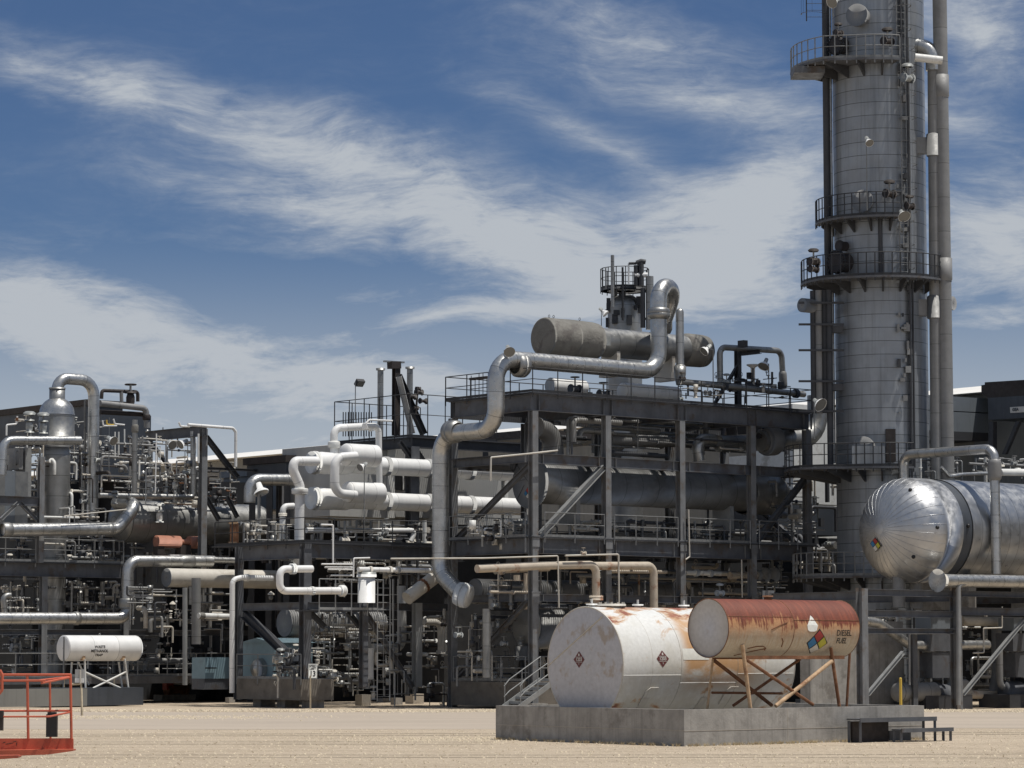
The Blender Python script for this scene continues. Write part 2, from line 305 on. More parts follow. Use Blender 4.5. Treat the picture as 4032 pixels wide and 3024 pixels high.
# ---------------------------------------------------------------- mesh builder
def wloc(o):
    p=V((0,0,0))
    while o is not None: p=p+o.location; o=o.parent
    return p
def tag(o,label=None,cat=None,group=None,kind=None):
    if label: o['label']=label
    if cat: o['category']=cat
    if group: o['group']=group
    if kind: o['kind']=kind
    return o
def thing(name,label,cat,loc,group=None):
    o=bpy.data.objects.new(name,None); COL.objects.link(o); o.location=V(loc); o.empty_display_size=.2
    return tag(o,label,cat,group)
def perp(d):
    d=d.normalized(); a=ZZ if abs(d.z)<.9 else V((1,0,0))
    x=d.cross(a).normalized(); y=x.cross(d).normalized(); return x,y   # y close to up
class MB:
    def __init__(s): s.v=[];s.f=[];s.uv=[];s.sm=[];s.mi=[]
    def add(s,vs,fs,sm=False,uvs=None,mi=0):
        n=len(s.v); s.v+= [V(p) for p in vs]
        for i,f in enumerate(fs):
            s.f.append([n+j for j in f]); s.sm.append(sm); s.mi.append(mi); s.uv.append(uvs[i] if uvs else None)
        return s
    def box6(s,c,ax,ay,az,mi=0):
        c=V(c); P=[c+ax*i+ay*j+az*k for k in (-1,1) for j in (-1,1) for i in (-1,1)]
        return s.add(P,[(0,2,3,1),(4,5,7,6),(0,1,5,4),(2,6,7,3),(0,4,6,2),(1,3,7,5)],mi=mi)
    def boxw(s,lo,hi,mi=0):
        lo,hi=V(lo),V(hi); h=(hi-lo)/2; return s.box6((lo+hi)/2,V((h.x,0,0)),V((0,h.y,0)),V((0,0,h.z)),mi)
    def sbox(s,fr,a0,a1,b0,b1,z0,z1,mi=0):
        return s.box6(fr.w((a0+a1)/2,(b0+b1)/2,(z0+z1)/2),AU*((a1-a0)/2),AV*((b1-b0)/2),ZZ*((z1-z0)/2),mi)
    def bar(s,p,q_,w,h,up=None,mi=0):
        p,q_=V(p),V(q_); d=(q_-p); L=d.length
        if L<1e-6: return s
        d/=L; x,y=perp(d)
        if up is not None:
            y=(up-d*up.dot(d)).normalized(); x=d.cross(y)
        return s.box6((p+q_)/2,x*(w/2),y*(h/2),d*(L/2),mi)
    def ibeam(s,p,q_,w,h,tf=.02,tw=.014,up=None):
        p,q_=V(p),V(q_); d=(q_-p).normalized(); x,y=perp(d)
        if up is not None: y=(up-d*up.dot(d)).normalized(); x=d.cross(y)
        s.bar(p+y*(h/2-tf/2),q_+y*(h/2-tf/2),w,tf,y); s.bar(p-y*(h/2-tf/2),q_-y*(h/2-tf/2),w,tf,y); s.bar(p,q_,tw,h-2*tf,y); return s
    def tube(s,path,r,n=12,caps=True,mi=0,rad=None):
        path=[V(p) for p in path]; m=len(path)
        if m<2: return s
        T=[]
        for i in range(m):
            a=path[max(0,i-1)]; b=path[min(m-1,i+1)]; d=b-a
            if 0<i<m-1: d=(path[i]-a).normalized()+(b-path[i]).normalized()
            T.append(d.normalized() if d.length>1e-9 else ZZ)
        x,y=perp(T[0]); vs=[];vl=[0]
        for i in range(1,m): vl.append(vl[-1]+(path[i]-path[i-1]).length)
        off=random.random()*.6
        for i in range(m):
            if i:
                x=(x-T[i]*x.dot(T[i])); x=x.normalized() if x.length>1e-6 else perp(T[i])[0]
            y=T[i].cross(x).normalized(); rr=rad[i] if rad else r
            for j in range(n):
                a=2*PI*j/n; vs.append(path[i]+x*(rr*math.cos(a))+y*(rr*math.sin(a)))
        fs=[];uv=[]; c=2*PI*r
        for i in range(m-1):
            for j in range(n):
                k_=(j+1)%n; fs.append((i*n+j,i*n+k_,(i+1)*n+k_,(i+1)*n+j))
                u0,u1=c*j/n,c*(j+1)/n; v0,v1=vl[i]+off,vl[i+1]+off
                uv.append([(u0,v0),(u1,v0),(u1,v1),(u0,v1)])
        s.add(vs,fs,True,uv,mi)
        if caps:
            s.add(vs[:n],[tuple(reversed(range(n)))],mi=mi,uvs=[[(.3,.3)]*n]); s.add(vs[-n:],[tuple(range(n))],mi=mi,uvs=[[(.3,.3)]*n])
        return s
    def lathe(s,p,ax,prof,n=32,mi=0,x0=None,smooth=True,ang=(0,2*PI)):
        """prof: list of (t along axis, radius); x0 = direction of angle 0"""
        p=V(p); ax=V(ax).normalized()
        x=V(x0) if x0 is not None else perp(ax)[0]; x=(x-ax*x.dot(ax)).normalized(); y=ax.cross(x)
        full=abs(ang[1]-ang[0]-2*PI)<1e-6; rn=n if full else n+1
        pf=[prof[0]]
        for i in range(1,len(prof)-1):
            a_=V((prof[i][0]-prof[i-1][0],prof[i][1]-prof[i-1][1])); b_=V((prof[i+1][0]-prof[i][0],prof[i+1][1]-prof[i][1])); pf.append(prof[i])
            if a_.length>1e-6 and b_.length>1e-6 and a_.angle(b_)>.7: pf.append(prof[i])
        pf.append(prof[-1]); prof=pf
        vs=[];L=[0]
        for i in range(1,len(prof)): L.append(L[-1]+math.hypot(prof[i][0]-prof[i-1][0],prof[i][1]-prof[i-1][1]))
        rm=max(r for t,r in prof)
        for t,r in prof:
            for j in range(rn):
                a=ang[0]+(ang[1]-ang[0])*j/n; vs.append(p+ax*t+x*(r*math.cos(a))+y*(r*math.sin(a)))
        fs=[];uv=[]
        for i in range(len(prof)-1):
            for j in range(n):
                k_=(j+1)%rn; a0=rm*2*PI*j/n; a1=rm*2*PI*(j+1)/n
                fs.append((i*rn+j,i*rn+k_,(i+1)*rn+k_,(i+1)*rn+j)); uv.append([(a0,L[i]),(a1,L[i]),(a1,L[i+1]),(a0,L[i+1])])
        s.add(vs,fs,smooth,uv,mi); return s
    def cyl(s,p,q_,r,n=16,mi=0):
        p,q_=V(p),V(q_); L=(q_-p).length; return s.lathe(p,q_-p,[(0,1e-4),(0,r),(0,r),(L,r),(L,r),(L,1e-4)],n,mi,smooth=False) if n<10 else s.tube([p,q_],r,n,True,mi)
    def ball(s,c,r,n=12,ax=ZZ,k_=1.0):
        pr=[(-r*k_*math.cos(PI*i/8),max(1e-4,r*math.sin(PI*i/8))) for i in range(9)]; return s.lathe(c,ax,pr,n)
    def torus(s,c,ax,Rr,r,n=16,m=6):
        x,y=perp(V(ax)); c=V(c); ax=V(ax).normalized(); vs=[];fs=[]
        for i in range(n):
            a=2*PI*i/n; d=x*math.cos(a)+y*math.sin(a)
            for j in range(m):
                b=2*PI*j/m; vs.append(c+d*(Rr+r*math.cos(b))+ax*(r*math.sin(b)))
        for i in range(n):
            for j in range(m): fs.append((i*m+j,((i+1)%n)*m+j,((i+1)%n)*m+(j+1)%m,i*m+(j+1)%m))
        return s.add(vs,fs,True)
    def build(s,name,mat,parent=None,label=None,cat=None,group=None,kind=None,org=None):
        if not s.v: return None
        if parent is not None: o0=wloc(parent)
        elif org is not None: o0=V(org)
        else:
            n=len(s.v); o0=V((sum(p.x for p in s.v)/n,sum(p.y for p in s.v)/n,min(p.z for p in s.v)))
        me=bpy.data.meshes.new(name); me.from_pydata([tuple(p-o0) for p in s.v],[],s.f)
        mats=mat if isinstance(mat,(list,tuple)) else [mat]
        for m in mats: me.materials.append(MT[m])
        ul=me.uv_layers.new(name='UVMap')
        uvb=[]
        for f,u in zip(s.f,s.uv):
            if u: 
                for c in u: uvb+= [c[0],c[1]]
            else: uvb+= [.3,.3]*len(f)
        if len(uvb)==len(me.loops)*2: ul.data.foreach_set('uv',uvb)
        me.polygons.foreach_set('use_smooth',s.sm); me.polygons.foreach_set('material_index',s.mi); me.update()
        o=bpy.data.objects.new(name,me); COL.objects.link(o)
        if parent is not None: o.parent=parent
        else: o.location=o0
        return tag(o,label,cat,group,kind)
def fillet(pts,rb,seg=6):
    pts=[V(p) for p in pts]; out=[pts[0]]
    for i in range(1,len(pts)-1):
        a,b,c=pts[i-1],pts[i],pts[i+1]; d1=(a-b); d2=(c-b); l1,l2=d1.length,d2.length
        if l1<1e-6 or l2<1e-6: continue
        d1/=l1; d2/=l2; cs=max(-1,min(1,d1.dot(d2))); ang=math.acos(cs)
        if ang>PI-.05: out.append(b); continue
        t=min(rb/math.tan(ang/2),l1*.49 if i>1 else l1*.95,l2*.49 if i<len(pts)-2 else l2*.95); rr=t*math.tan(ang/2)
        bis=(d1+d2)
        if bis.length<1e-5: out.append(b); continue
        cc=b+bis.normalized()*(rr/math.sin(ang/2)); p0=b+d1*t; p1=b+d2*t
        v0=p0-cc; v1=p1-cc; om=v0.angle(v1)
        for j in range(seg+1):
            f=j/seg; out.append(cc+(v0*math.sin((1-f)*om)+v1*math.sin(f*om))/math.sin(om))
    out.append(pts[-1]); return out
def text_mesh(txt,size,mat,mapf,parent,name='lettering',bold=.0,align='CENTER',label=None):
    cu=bpy.data.curves.new('t','FONT'); cu.body=txt; cu.size=size; cu.align_x=align; cu.align_y='CENTER'; cu.offset=bold; cu.resolution_u=3; cu.fill_mode='FRONT'
    ob=bpy.data.objects.new('t',cu); COL.objects.link(ob); bpy.context.view_layer.update()
    me=bpy.data.meshes.new_from_object(ob.evaluated_get(bpy.context.evaluated_depsgraph_get()))
    vs=[mapf(v_.co.x,v_.co.y) for v_ in me.vertices]; fs=[tuple(p.vertices) for p in me.polygons]
    bpy.data.objects.remove(ob); bpy.data.meshes.remove(me); bpy.data.curves.remove(cu)
    m=MB(); m.add(vs,fs); return m.build(name,mat,parent,label=label)
def wpx(p,rpx): return rpx*V(p).y/F      # metres for a size in photo pixels at p
def pipe(label,pl,zf,pts,r,mat='galv',bend=1.5,fl=(),group=None,cat='pipe',n=14,wpts=None,rm=None,name='pipe',flmat=None):
    """pts in the zoom coordinates of zf; r half width in the same coordinates; fl: (segment, fraction, scale, length m)"""
    P=wpts if wpts else [pt(p[2] if len(p)>2 else pl,zf,p[0],p[1]) for p in pts]
    rr=rm if rm else wpx(P[0],r/zf.s)
    m=MB(); path=fillet(P,rr*(bend+1))
    m.tube(path,rr,n)
    if not fl: return m.build(name,mat,None,label,cat,group)
    root=thing(name,label,cat,P[0],group); m.build('pipe_run',mat,root)
    for (i,f,sc_,ln) in fl:
        d=(P[i+1]-P[i]).normalized(); c=P[i].lerp(P[i+1],f); mm=MB(); h=ln/2; R2=rr*sc_
        if ln<.25:
            mm.lathe(c-d*h,d,[(0,rr*.9),(0,R2),(0,R2),(h*.85,R2),(h*.85,R2),(h*.85,rr*1.02),(h*1.15,rr*1.02),(h*1.15,R2),(h*1.15,R2),(2*h,R2),(2*h,R2),(2*h,rr*.9)],20)
            x,y=perp(d)
            for j in range(12):
                a=2*PI*j/12; e=c+(x*math.cos(a)+y*math.sin(a))*(rr+R2)/2; mm.cyl(e-d*(h+.03),e+d*(h+.03),.018,6)
            mm.build('flange',flmat or mat,root)
        else:
            pr=[(0,rr*.98),(ln*.08,R2*.93),(ln*.2,R2),(ln*.8,R2),(ln*.92,R2*.93),(ln,rr*.98)]
            mm.lathe(c-d*h,d,pr,20); mm.build('flange_cover',flmat or 'canvas',root)
    return root
# ================================================================ SETTING
def rnd(a,b): return random.uniform(a,b)
m=MB(); m.add([(-2500,-60,0),(2500,-60,0),(2500,4500,0),(-2500,4500,0)],[(0,1,2,3)]); m.build('ground','sand',kind='structure')
m=MB()
xs=[-70+5*i for i in range(29)]
lo=[(x,95.5+.9*math.sin(x*.21)+rnd(-.5,.5)+max(0,x+5)*.02,.004) for x in xs]; hi=[(x,121.5+.5*math.sin(x*.3+1)+rnd(-.3,.3),.004) for x in xs]
m.add(lo+hi,[(i,i+1,i+1+len(xs),i+len(xs)) for i in range(len(xs)-1)]); m.build('road','road_dust',kind='structure')
def pebbles(n,region,size,mat,name,label,flat=.55):
    m=MB(); vs=[];fs=[]
    for i in range(n):
        x,y,z=region(); s_=rnd(*size); a=rnd(0,PI); ca,sa=math.cos(a)*s_,math.sin(a)*s_
        b=len(vs); h=s_*flat*rnd(.6,1.3)
        vs+=[(x+ca,y+sa,z-.01),(x-sa*.8,y+ca*.8,z-.01),(x-ca*.9,y-sa*.9,z-.01),(x+sa,y-ca,z-.01),(x+ca*.3,y+sa*.3,z+h),(x-ca*.3,y-sa*.2,z+h*.9)]
        fs+=[(b,b+1,b+4),(b+1,b+5,b+4),(b+1,b+2,b+5),(b+2,b+3,b+5),(b+3,b+4,b+5),(b+3,b,b+4)]
    m.add(vs,fs); return m.build(name,mat,None,label,'gravel',kind='stuff')
def rg_fg():
    y=62+33*random.random()**1.3; return (rnd(-.185,.185)*y,y,0)
pebbles(9000,rg_fg,(.012,.040),'stone','gravel','loose pale gravel scattered over the sandy yard in front')
pebbles(2200,rg_fg,(.008,.022),'stone_dark','gravel','dark little stones scattered over the sandy yard in front')
pebbles(1600,rg_fg,(.03,.065),'stone','gravel','larger pale stones lying here and there on the sandy yard')
def rg_berm():
    x=rnd(-24,24); y=123+random.gauss(0,1.0)+.4*math.sin(x*.3); return (x,y,max(0,.06-.03*abs(y-123)))
pebbles(6500,rg_berm,(.03,.09),'stone','gravel','pale windrow of coarse gravel along the plant edge')
def rg_l(): 
    x=random.gauss(-14.5,3.2); y=112+random.gauss(0,1.6); return (x,y,0)
pebbles(1500,rg_l,(.03,.08),'stone','gravel','patch of coarse pale gravel beside the left marker post')
def rg_m():
    x=random.gauss(-1.0,2.2); y=84.5+random.gauss(0,1.5); return (x,y,0)
pebbles(1300,rg_m,(.02,.06),'stone','gravel','gravel heaped by the left end of the low concrete wall')
def tufts(n,region,label,h=(.03,.09)):
    vs=[];fs=[]
    for i in range(n):
        x,y,z=region()
        for j in range(7):
            a=rnd(0,2*PI); l=rnd(*h); b=len(vs); dx,dy=math.cos(a)*l*.8,math.sin(a)*l*.8
            vs+=[(x-.004,y,z),(x+.006,y,z),(x+dx,y+dy,z+l)]; fs.append((b,b+1,b+2))
    m=MB(); m.add(vs,fs); m.build('dry_grass','dry_grass',None,label,'grass',kind='stuff')
def rg_wall():
    if random.random()<.6: a=rnd(0,9.4); p=DK.w(a,-rnd(.03,.3)); return (p.x,p.y,0)
    b=rnd(0,7.8); p=DK.w(-rnd(.03,.3),b); return (p.x,p.y,0)
tufts(420,rg_wall,'dry weeds growing along the foot of the concrete wall',(.04,.12))
tufts(500,rg_fg,'sparse dry straw bits lying on the sandy yard',(.01,.04))
def track(y0,sl,x0,x1,w,ph):
    n=60; lo=[];hi=[]
    for i in range(n+1):
        x=x0+(x1-x0)*i/n; y=y0+sl*x+.5*math.sin(x*.13+ph); ww=w*rnd(.55,1.1); lo.append((x,y-ww/2,.006)); hi.append((x,y+ww/2+rnd(0,.05),.006))
    m=MB(); m.add(lo+hi,[(i,i+1,i+2+n,i+1+n) for i in range(n)]); m.build('track','rut_sand',kind='structure')
for (y0,sl,x0,x1,w,ph) in ((88.5,.02,-30,30,.32,0),(90.4,.02,-30,30,.28,.1),(79.5,-.03,-28,-.5,.24,2),(81.4,-.03,-28,-.5,.28,2.1),(72.2,.05,-22,22,.22,4),(69.8,-.02,-20,20,.20,1)): track(y0,sl,x0,x1,w,ph)
# ================================================================ CONTAINMENT WALL
root=thing('containment_wall','low grey concrete spill wall boxed round the two fuel tanks','wall',DK.w(0,0))
Hh=.97; T=.2
for (a0,a1,b0,b1,l) in ((0,9.45,0,T,'sunlit board-marked side of the wall'),(0,T,T,7.85,'shaded dark side of the wall'),(T,9.45,7.65,7.85,None),(9.25,9.45,T,7.65,None)):
    m=MB(); m.sbox(DK,a0,a1,b0,b1,-.05,Hh); m.build('side_wall','concrete',root,label=l)
m=MB(); m.sbox(DK,T,9.25,T,7.65,-.02,.06); m.build('floor_slab','concrete',root)
m=MB(); m.sbox(DK,0,9.45,-.008,0,.40,.412); m.sbox(DK,-.008,0,0,7.85,.42,.432); m.sbox(DK,3.9,3.915,-.005,0,0,Hh); m.build('form_line','concrete_pale',root)
# steel steps on the right face
root=thing('steel_steps','dark grey two-tier steel step-over stand at right end of concrete wall','steps',DK.w(5.8,-.8))
m=MB(); m.sbox(DK,5.76,8.9,-.95,-.45,.62,.66); m.sbox(DK,5.76,8.9,-.98,-.95,.56,.68); m.build('upper_tread','steel',root)
m=MB(); m.sbox(DK,7.0,9.15,-1.35,-.99,.33,.36); m.sbox(DK,7.0,9.15,-1.38,-1.35,.27,.38); m.build('lower_tread','steel',root)
for (a,b,h) in ((5.8,-.93,.60),(8.86,-.93,.60),(5.8,-.5,.60),(8.86,-.5,.60),(7.05,-1.3,.33),(9.1,-1.3,.33),(9.1,-1.03,.33),(7.05,-1.03,.33)):
    m=MB(); m.bar(DK.w(a,b,0),DK.w(a,b,h),.07,.07); m.build('leg','steel',root)
m=MB(); m.sbox(DK,5.86,7.3,-.60,-.50,0,.58); m.build('kick_panel','dark_brown',root); m=MB(); m.sbox(DK,7.32,8.2,-.62,-.5,.02,.3); m.build('kick_panel','steel',root)
# ================================================================ BIG WHITE TANK
def decal_on_cyl(root,name,c,ax,Rr,t0,ph0,polys,front,borders='ink',scale=1.0,lab=None,th=.007,side=ZZ):
    """polys: list of (mat,[(s,t) corner list, 4 pts]) in metres; s along axis (right), t up"""
    for mt,poly in polys:
        vs=[];fs=[];n=6
        for i in range(n+1):
            for j in range(n+1):
                u,v=i/n,j/n
                p=[(1-u)*(1-v)*poly[0][k_]+u*(1-v)*poly[1][k_]+u*v*poly[2][k_]+(1-u)*v*poly[3][k_] for k_ in (0,1)]
                ph=ph0-p[1]*scale/Rr
                vs.append(c+ax*(t0+p[0]*scale)+ZZ*(math.cos(ph)*(Rr+th))+front*(math.sin(ph)*(Rr+th)))
        for i in range(n):
            for j in range(n): a=i*(n+1)+j; fs.append((a,a+n+1,a+n+2,a+1))
        m=MB(); m.add(vs,fs,True); m.build(name,mt,root,label=lab)
def diamond_quads(h):
    g=.06*h
    return [('ink',[(0,-h),(h,0),(0,h),(-h,0)])],[('n_red',[(0,h-2*g-0*h),(-(h/2-g),h/2-g*0),(0,g),(h/2-g,h/2)]),('n_blue',[(-g,0),(-h/2,h/2-g),(-h+2*g,0),(-h/2,-h/2+g)]),('n_yellow',[(g,0),(h/2,h/2-g),(h-2*g,0),(h/2,-h/2+g)]),('n_white',[(0,-g),(-h/2+g,-h/2),(0,-h+2*g),(h/2-g,-h/2)])]
TR=1.6; tc=DK.w(.5,4.54,2.16); TL=6.7; FR=-AV
root=thing('fuel_tank','large white horizontal fuel tank with rust-patched top behind the concrete wall','tank',DK.w(.5,4.54))
m=MB(); m.lathe(tc,AU,[(0,TR),(TL,TR)],72,x0=ZZ); 
# u must grow towards the front: angle 0 at top, turning to the front
m.build('shell','big_shell',root)
m=MB(); m.lathe(tc,AU,[(-.012,1e-3),(-.012,TR-.03),(0,TR)],72,x0=ZZ); m.build('end_plate','end_big',root,label='flat grey-white end with brown stains')
m=MB(); m.lathe(tc+AU*TL,AU,[(0,TR),(.05,TR-.05),(.2,TR*.7),(.3,1e-3)],48); m.build('end_plate','white_dirty',root)
for e_ in (0,TL): m=MB(); m.torus(tc+AU*e_,AU,TR-.01,.022,60,6); m.build('rim','cream',root)
# weld scar across the end
m=MB(); p0=DK.a(*y7(575,705),.48); p1=DK.a(*y7(1045,280),.48); m.tube([p0,p1],.018,6); m.build('brace_rod','cream',root)
for t in (1.1,3.35,5.6):
    m=MB(); m.lathe(tc+AU*(t-.13),AU,[(0,TR+.012),(.26,TR+.012)],24,x0=-ZZ,ang=(-.95,.95)); m.sbox(DK,.5+t-.13,.5+t+.13,4.54-1.25,4.54+1.25,.06,.62); m.build('saddle','cream',root)
for t in (1.1,4.2):
    m=MB(); 
    for s_ in (-1,1):
        pass
    c0=tc+AU*t
    pth=[c0+ZZ*(TR*math.cos(a)+.0)+FR*((TR+.03)*math.sin(a)) for a in (2.05,2.15)]
    m.tube([c0+AU*-.16+FR*1.63*math.sin(2.35)+ZZ*1.63*math.cos(2.35),c0+AU*-.14+FR*1.64*math.sin(2.05)+ZZ*1.64*math.cos(2.05),c0+AU*-.0+FR*1.64*math.sin(1.98)+ZZ*1.64*math.cos(1.98),c0+AU*.3+FR*1.64*math.sin(1.98)+ZZ*1.64*math.cos(1.98)],.014,6)
    m.build('lifting_lug','cream',root)
# hatch, vent, fittings on the top
top=lambda t,dz=0,f=0: tc+AU*t+ZZ*(math.sqrt(TR*TR-f*f)+dz)+FR*f
m=MB(); m.lathe(top(1.0,-.03),ZZ,[(0,.30),(.06,.30),(.06,.40),(.12,.40),(.12,.001)],24); 
for j in range(12): a=2*PI*j/12; m.cyl(top(1.0,.06)+V((.35*math.cos(a),.35*math.sin(a),0)),top(1.0,.14)+V((.35*math.cos(a),.35*math.sin(a),0)),.02,6)
m.build('manhole_flange','cream',root)
for t in (.25,2.0,3.8): 
    m=MB(); m.lathe(top(t,-.02),ZZ,[(0,.10),(.07,.10),(.07,.16),(.11,.16),(.11,.001)],16); m.cyl(top(t,.1),top(t,.22),.03,8); m.build('top_fitting','white_dirty',root)
for (t0_,t1_,py_) in ((.02,2.2,2659),(2.2,4.4,2690),(4.4,6.65,2655)):
    c_=DK.b(2560,py_,4.54-1.58); p_=PI/2-math.asin(max(-1,min(1,(c_.z-2.16)/TR))); m=MB(); m.tube([tc+AU*t+ZZ*(math.cos(p_)*(TR+.003))+FR*(math.sin(p_)*(TR+.003)) for t in (t0_,t1_)],.010,5); m.build('weld_seam','white_dirty',root)
for t in (2.2,4.4): m=MB(); m.torus(tc+AU*t,AU,TR+.001,.009,60,4); m.build('weld_seam','cream',root)
# 1203 placards
def placard_poly(h): return [('placard',[(0,-h),(h,0),(0,h),(-h,0)])]
for where in ('side','end'):
    if where=='side':
        ctr=DK.b(*y7(1560,650),4.54-1.55); a_,b_,z_=DK.ab(ctr); ph=math.acos(max(-1,min(1,(z_-2.16)/TR))); t0=a_-.5
        ph=math.pi/2-math.asin((z_-2.16)/TR)
        def mp(x,y,e=.012,ph=ph,t0=t0): p=ph-y/TR; return tc+AU*(t0+x)+ZZ*(math.cos(p)*(TR+e))+FR*(math.sin(p)*(TR+e))
    else:
        ctr=DK.a(*y7(840,657),.48); z_=ctr.z; bb=DK.ab(ctr)[1]
        def mp(x,y,e=.012,z_=z_,bb=bb): return DK.w(.488-.0-e,bb-x,z_+y)
    hh=.235
    vs=[mp(0,-hh,.006),mp(hh,0,.006),mp(0,hh,.006),mp(-hh,0,.006)]
    if where=='side':
        vs=[];fs=[]
        for i in range(7):
            for j in range(7):
                u,v=i/6,j/6; vs.append(mp((u-v)*hh,(u+v-1)*hh,.006))
        for i in range(6):
            for j in range(6): a=i*7+j; fs.append((a,a+7,a+8,a+1))
    else: fs=[(0,1,2,3)]
    m=MB(); m.add(vs,fs,True); pl=m.build('placard','placard',root,label='dark red diamond flammable-liquid placard')
    m=MB()
    def q4(x0,y0,x1,y1): m.add([mp(x0,y0),mp(x1,y0),mp(x1,y1),mp(x0,y1)],[(0,1,2,3)])
    q4(-.15,.066,.15,.076); q4(-.15,-.076,.15,-.066)
    m.add([mp(0,.185),mp(.035,.125),mp(.02,.10),mp(-.02,.10),mp(-.035,.125)],[(0,1,2,3,4)])
    m.build('border','sticker',pl)
    text_mesh('1203',.135,'sticker',mp,pl,'number',.003); text_mesh('3',.07,'sticker',lambda x,y:mp(x,y-.125),pl,'number',.002)
# white patch plate on the side
ctr=DK.b(*y7(1850,610),4.54-1.55); a_,b_,z_=DK.ab(ctr); ph=math.pi/2-math.asin(max(-1,min(1,(z_-2.16)/TR)))
decal_on_cyl(root,'patch_label',tc,AU,TR,a_-.5,ph,[('sign_white',[(-.5,-.16),(.5,-.16),(.5,.16),(-.5,.16)])],FR,th=.006)
# ================================================================ DIESEL TANK
DR=.803; dc=DK.w(1.82,.95,3.15); DL=5.15
root=thing('diesel_tank','small rust-red topped diesel tank on rusty cross-braced legs','tank',DK.w(1.82,.95))
def dlathe(m,prof,n=64): m.lathe(dc,AU,prof,n,x0=ZZ)
m=MB(); dlathe(m,[(0,DR),(DL,DR)]); m.build('shell','diesel_shell',root)
m=MB(); dlathe(m,[(0,DR),(.03,DR-.012),(.03,1e-3)]); m.build('end_plate','end_diesel',root,label='flat pale grey round end plate')
m=MB(); dlathe(m,[(DL,DR),(DL+.06,DR-.05),(DL+.13,DR*.75),(DL+.17,DR*.4),(DL+.18,1e-3)]); m.build('end_plate','diesel_shell',root)
for e_ in (0,DL*.49,DL): m=MB(); m.torus(dc+AU*e_,AU,DR-.002,.013,48,5); m.build('weld_band','rust',root)
m=MB()
def dm(x,y,e=.01,ph=0,t0=0): p=ph-y/DR; return dc+AU*(t0+x)+ZZ*(math.cos(p)*(DR+e))+FR*(math.sin(p)*(DR+e))
m.tube([dm(x,0.0,.004,1.17,0) for x in (0.03,DL*.49)],.007,5); m.tube([dm(x,0.0,.004,1.28,0) for x in (DL*.49,DL)],.010,5); m.build('seam','rust',root)
# scabs
m=MB()
for (x0,y0,x1,y1) in ((960,395,1100,335),(800,560,920,540),(740,620,960,560),(920,540,960,575),(1060,470,1085,545)):
    P=[]
    for (x,y) in ((x0,y0),((x0+x1)/2+6,(y0+y1)/2-8),(x1,y1)):
        c_=DK.b(*y8(x,y),.95-DR*.95); a_,b_,z_=DK.ab(c_); p=PI/2-math.asin(max(-1,min(1,(z_-3.15)/DR))); P.append(dm(0,0,.006,p,a_-1.82))
    m.tube(P,.016,5)
m.build('rust_scab','rust',root)
def dpos(x,y):
    c_=DK.b(*y8(x,y),.95-DR*.93); a_,b_,z_=DK.ab(c_); s_=max(-1,min(1,(z_-3.15)/DR)); return a_-1.82,PI/2-math.asin(s_)
t0,ph=dpos(1375,512)
bo,qu=diamond_quads(.42)
decal_on_cyl(root,'hazard_diamond',dc,AU,DR,t0,ph,bo,FR,lab='black edged four colour hazard diamond',th=.005)
dia=root.children[-1]
decal_on_cyl(dia,'diamond_field',dc,AU,DR,t0,ph,qu,FR,th=.012)
t0,ph=dpos(1311,350)
m=MB(); out=[(0,.26),(.06,.2),(.22,-.03),(.17,-.17),(.1,-.2),(-.1,-.2),(-.18,-.16),(-.2,-.03),(-.07,.14)]
m.add([dm(0,-.02,.012,ph,t0)]+[dm(x,y,.01,ph,t0) for x,y in out],[(0,1+i,1+(i+1)%len(out)) for i in range(len(out))]); m.build('blank_placard','sign_white',root,label='worn blank white diamond placard')
t0,ph=dpos(1590,428); text_mesh('DIESEL',.205,'ink',lambda x,y:dm(x*1.0,y*1.15,.008,ph,t0),root,'lettering',.003)
t1_,ph1=dpos(1583,495); text_mesh('FUEL',.20,'ink',lambda x,y:dm(x*1.0,y*1.2,.008,ph1,t1_),root,'lettering',.003)
m=MB(); m.lathe(dc+AU*2.3+ZZ*(DR-.03),ZZ,[(0,.11),(.1,.11),(.1,.15),(.14,.15),(.15,.001)],14); m.build('fill_cap','rust',root)
m=MB(); m.sbox(DK,2.6,6.5,.30,.36,2.30,2.40); m.sbox(DK,2.6,6.5,1.54,1.60,2.30,2.40); m.build('skid_rail','rust',root)
bf,bb=.28,1.62
def lp(x,y,b): return DK.b(*y8(x,y),b)
def down(p,z=.06): return V((p.x,p.y,z))
legs=[((715,565),(782,1075),bf,.055,'rust_light'),((1485,590),(1556,1060),bf,.05,'rust'),((463,650),(412,1075),bb,.035,'rust_light'),((1650,635),(1625,1050),bb,.04,'rust')]
for (p0,p1,b,w,mt) in legs:
    a=lp(*p0,b); c_=lp(*p1,b); d=(c_-a); c_=a+d*((a.z-.06)/(a.z-c_.z)); m=MB(); m.tube([a+ZZ*.12,c_],w,10); m.lathe(c_-ZZ*.0,ZZ,[(0,.001),(0,.12),(.015,.12),(.015,.03)],12); m.build('leg',mt,root)
for (p0,p1,b,w,mt) in (((470,665),(970,1055),bb,.055,'rust'),((745,655),(1330,1050),bf,.05,'rust'),((1215,655),(635,1058),bb,.045,'rust'),((1495,670),(1005,1062),bf,.06,'rust_light'),((450,945),(1060,952),bb,.035,'rust')):
    m=MB(); m.tube([lp(*p0,b),lp(*p1,b)],w,8); m.build('brace',mt,root,label='pale chipped diagonal brace' if mt=='rust_light' else None)
# yellow post and white block inside the wall
m=MB(); a=DK.b(*y8(2092,825),5.6); m.tube([V((a.x,a.y,.06)),a],.045,10); m.ball(a,.045,10); m.build('bollard','yellow',None,'thin yellow guard post standing near right end of concrete wall','bollard')
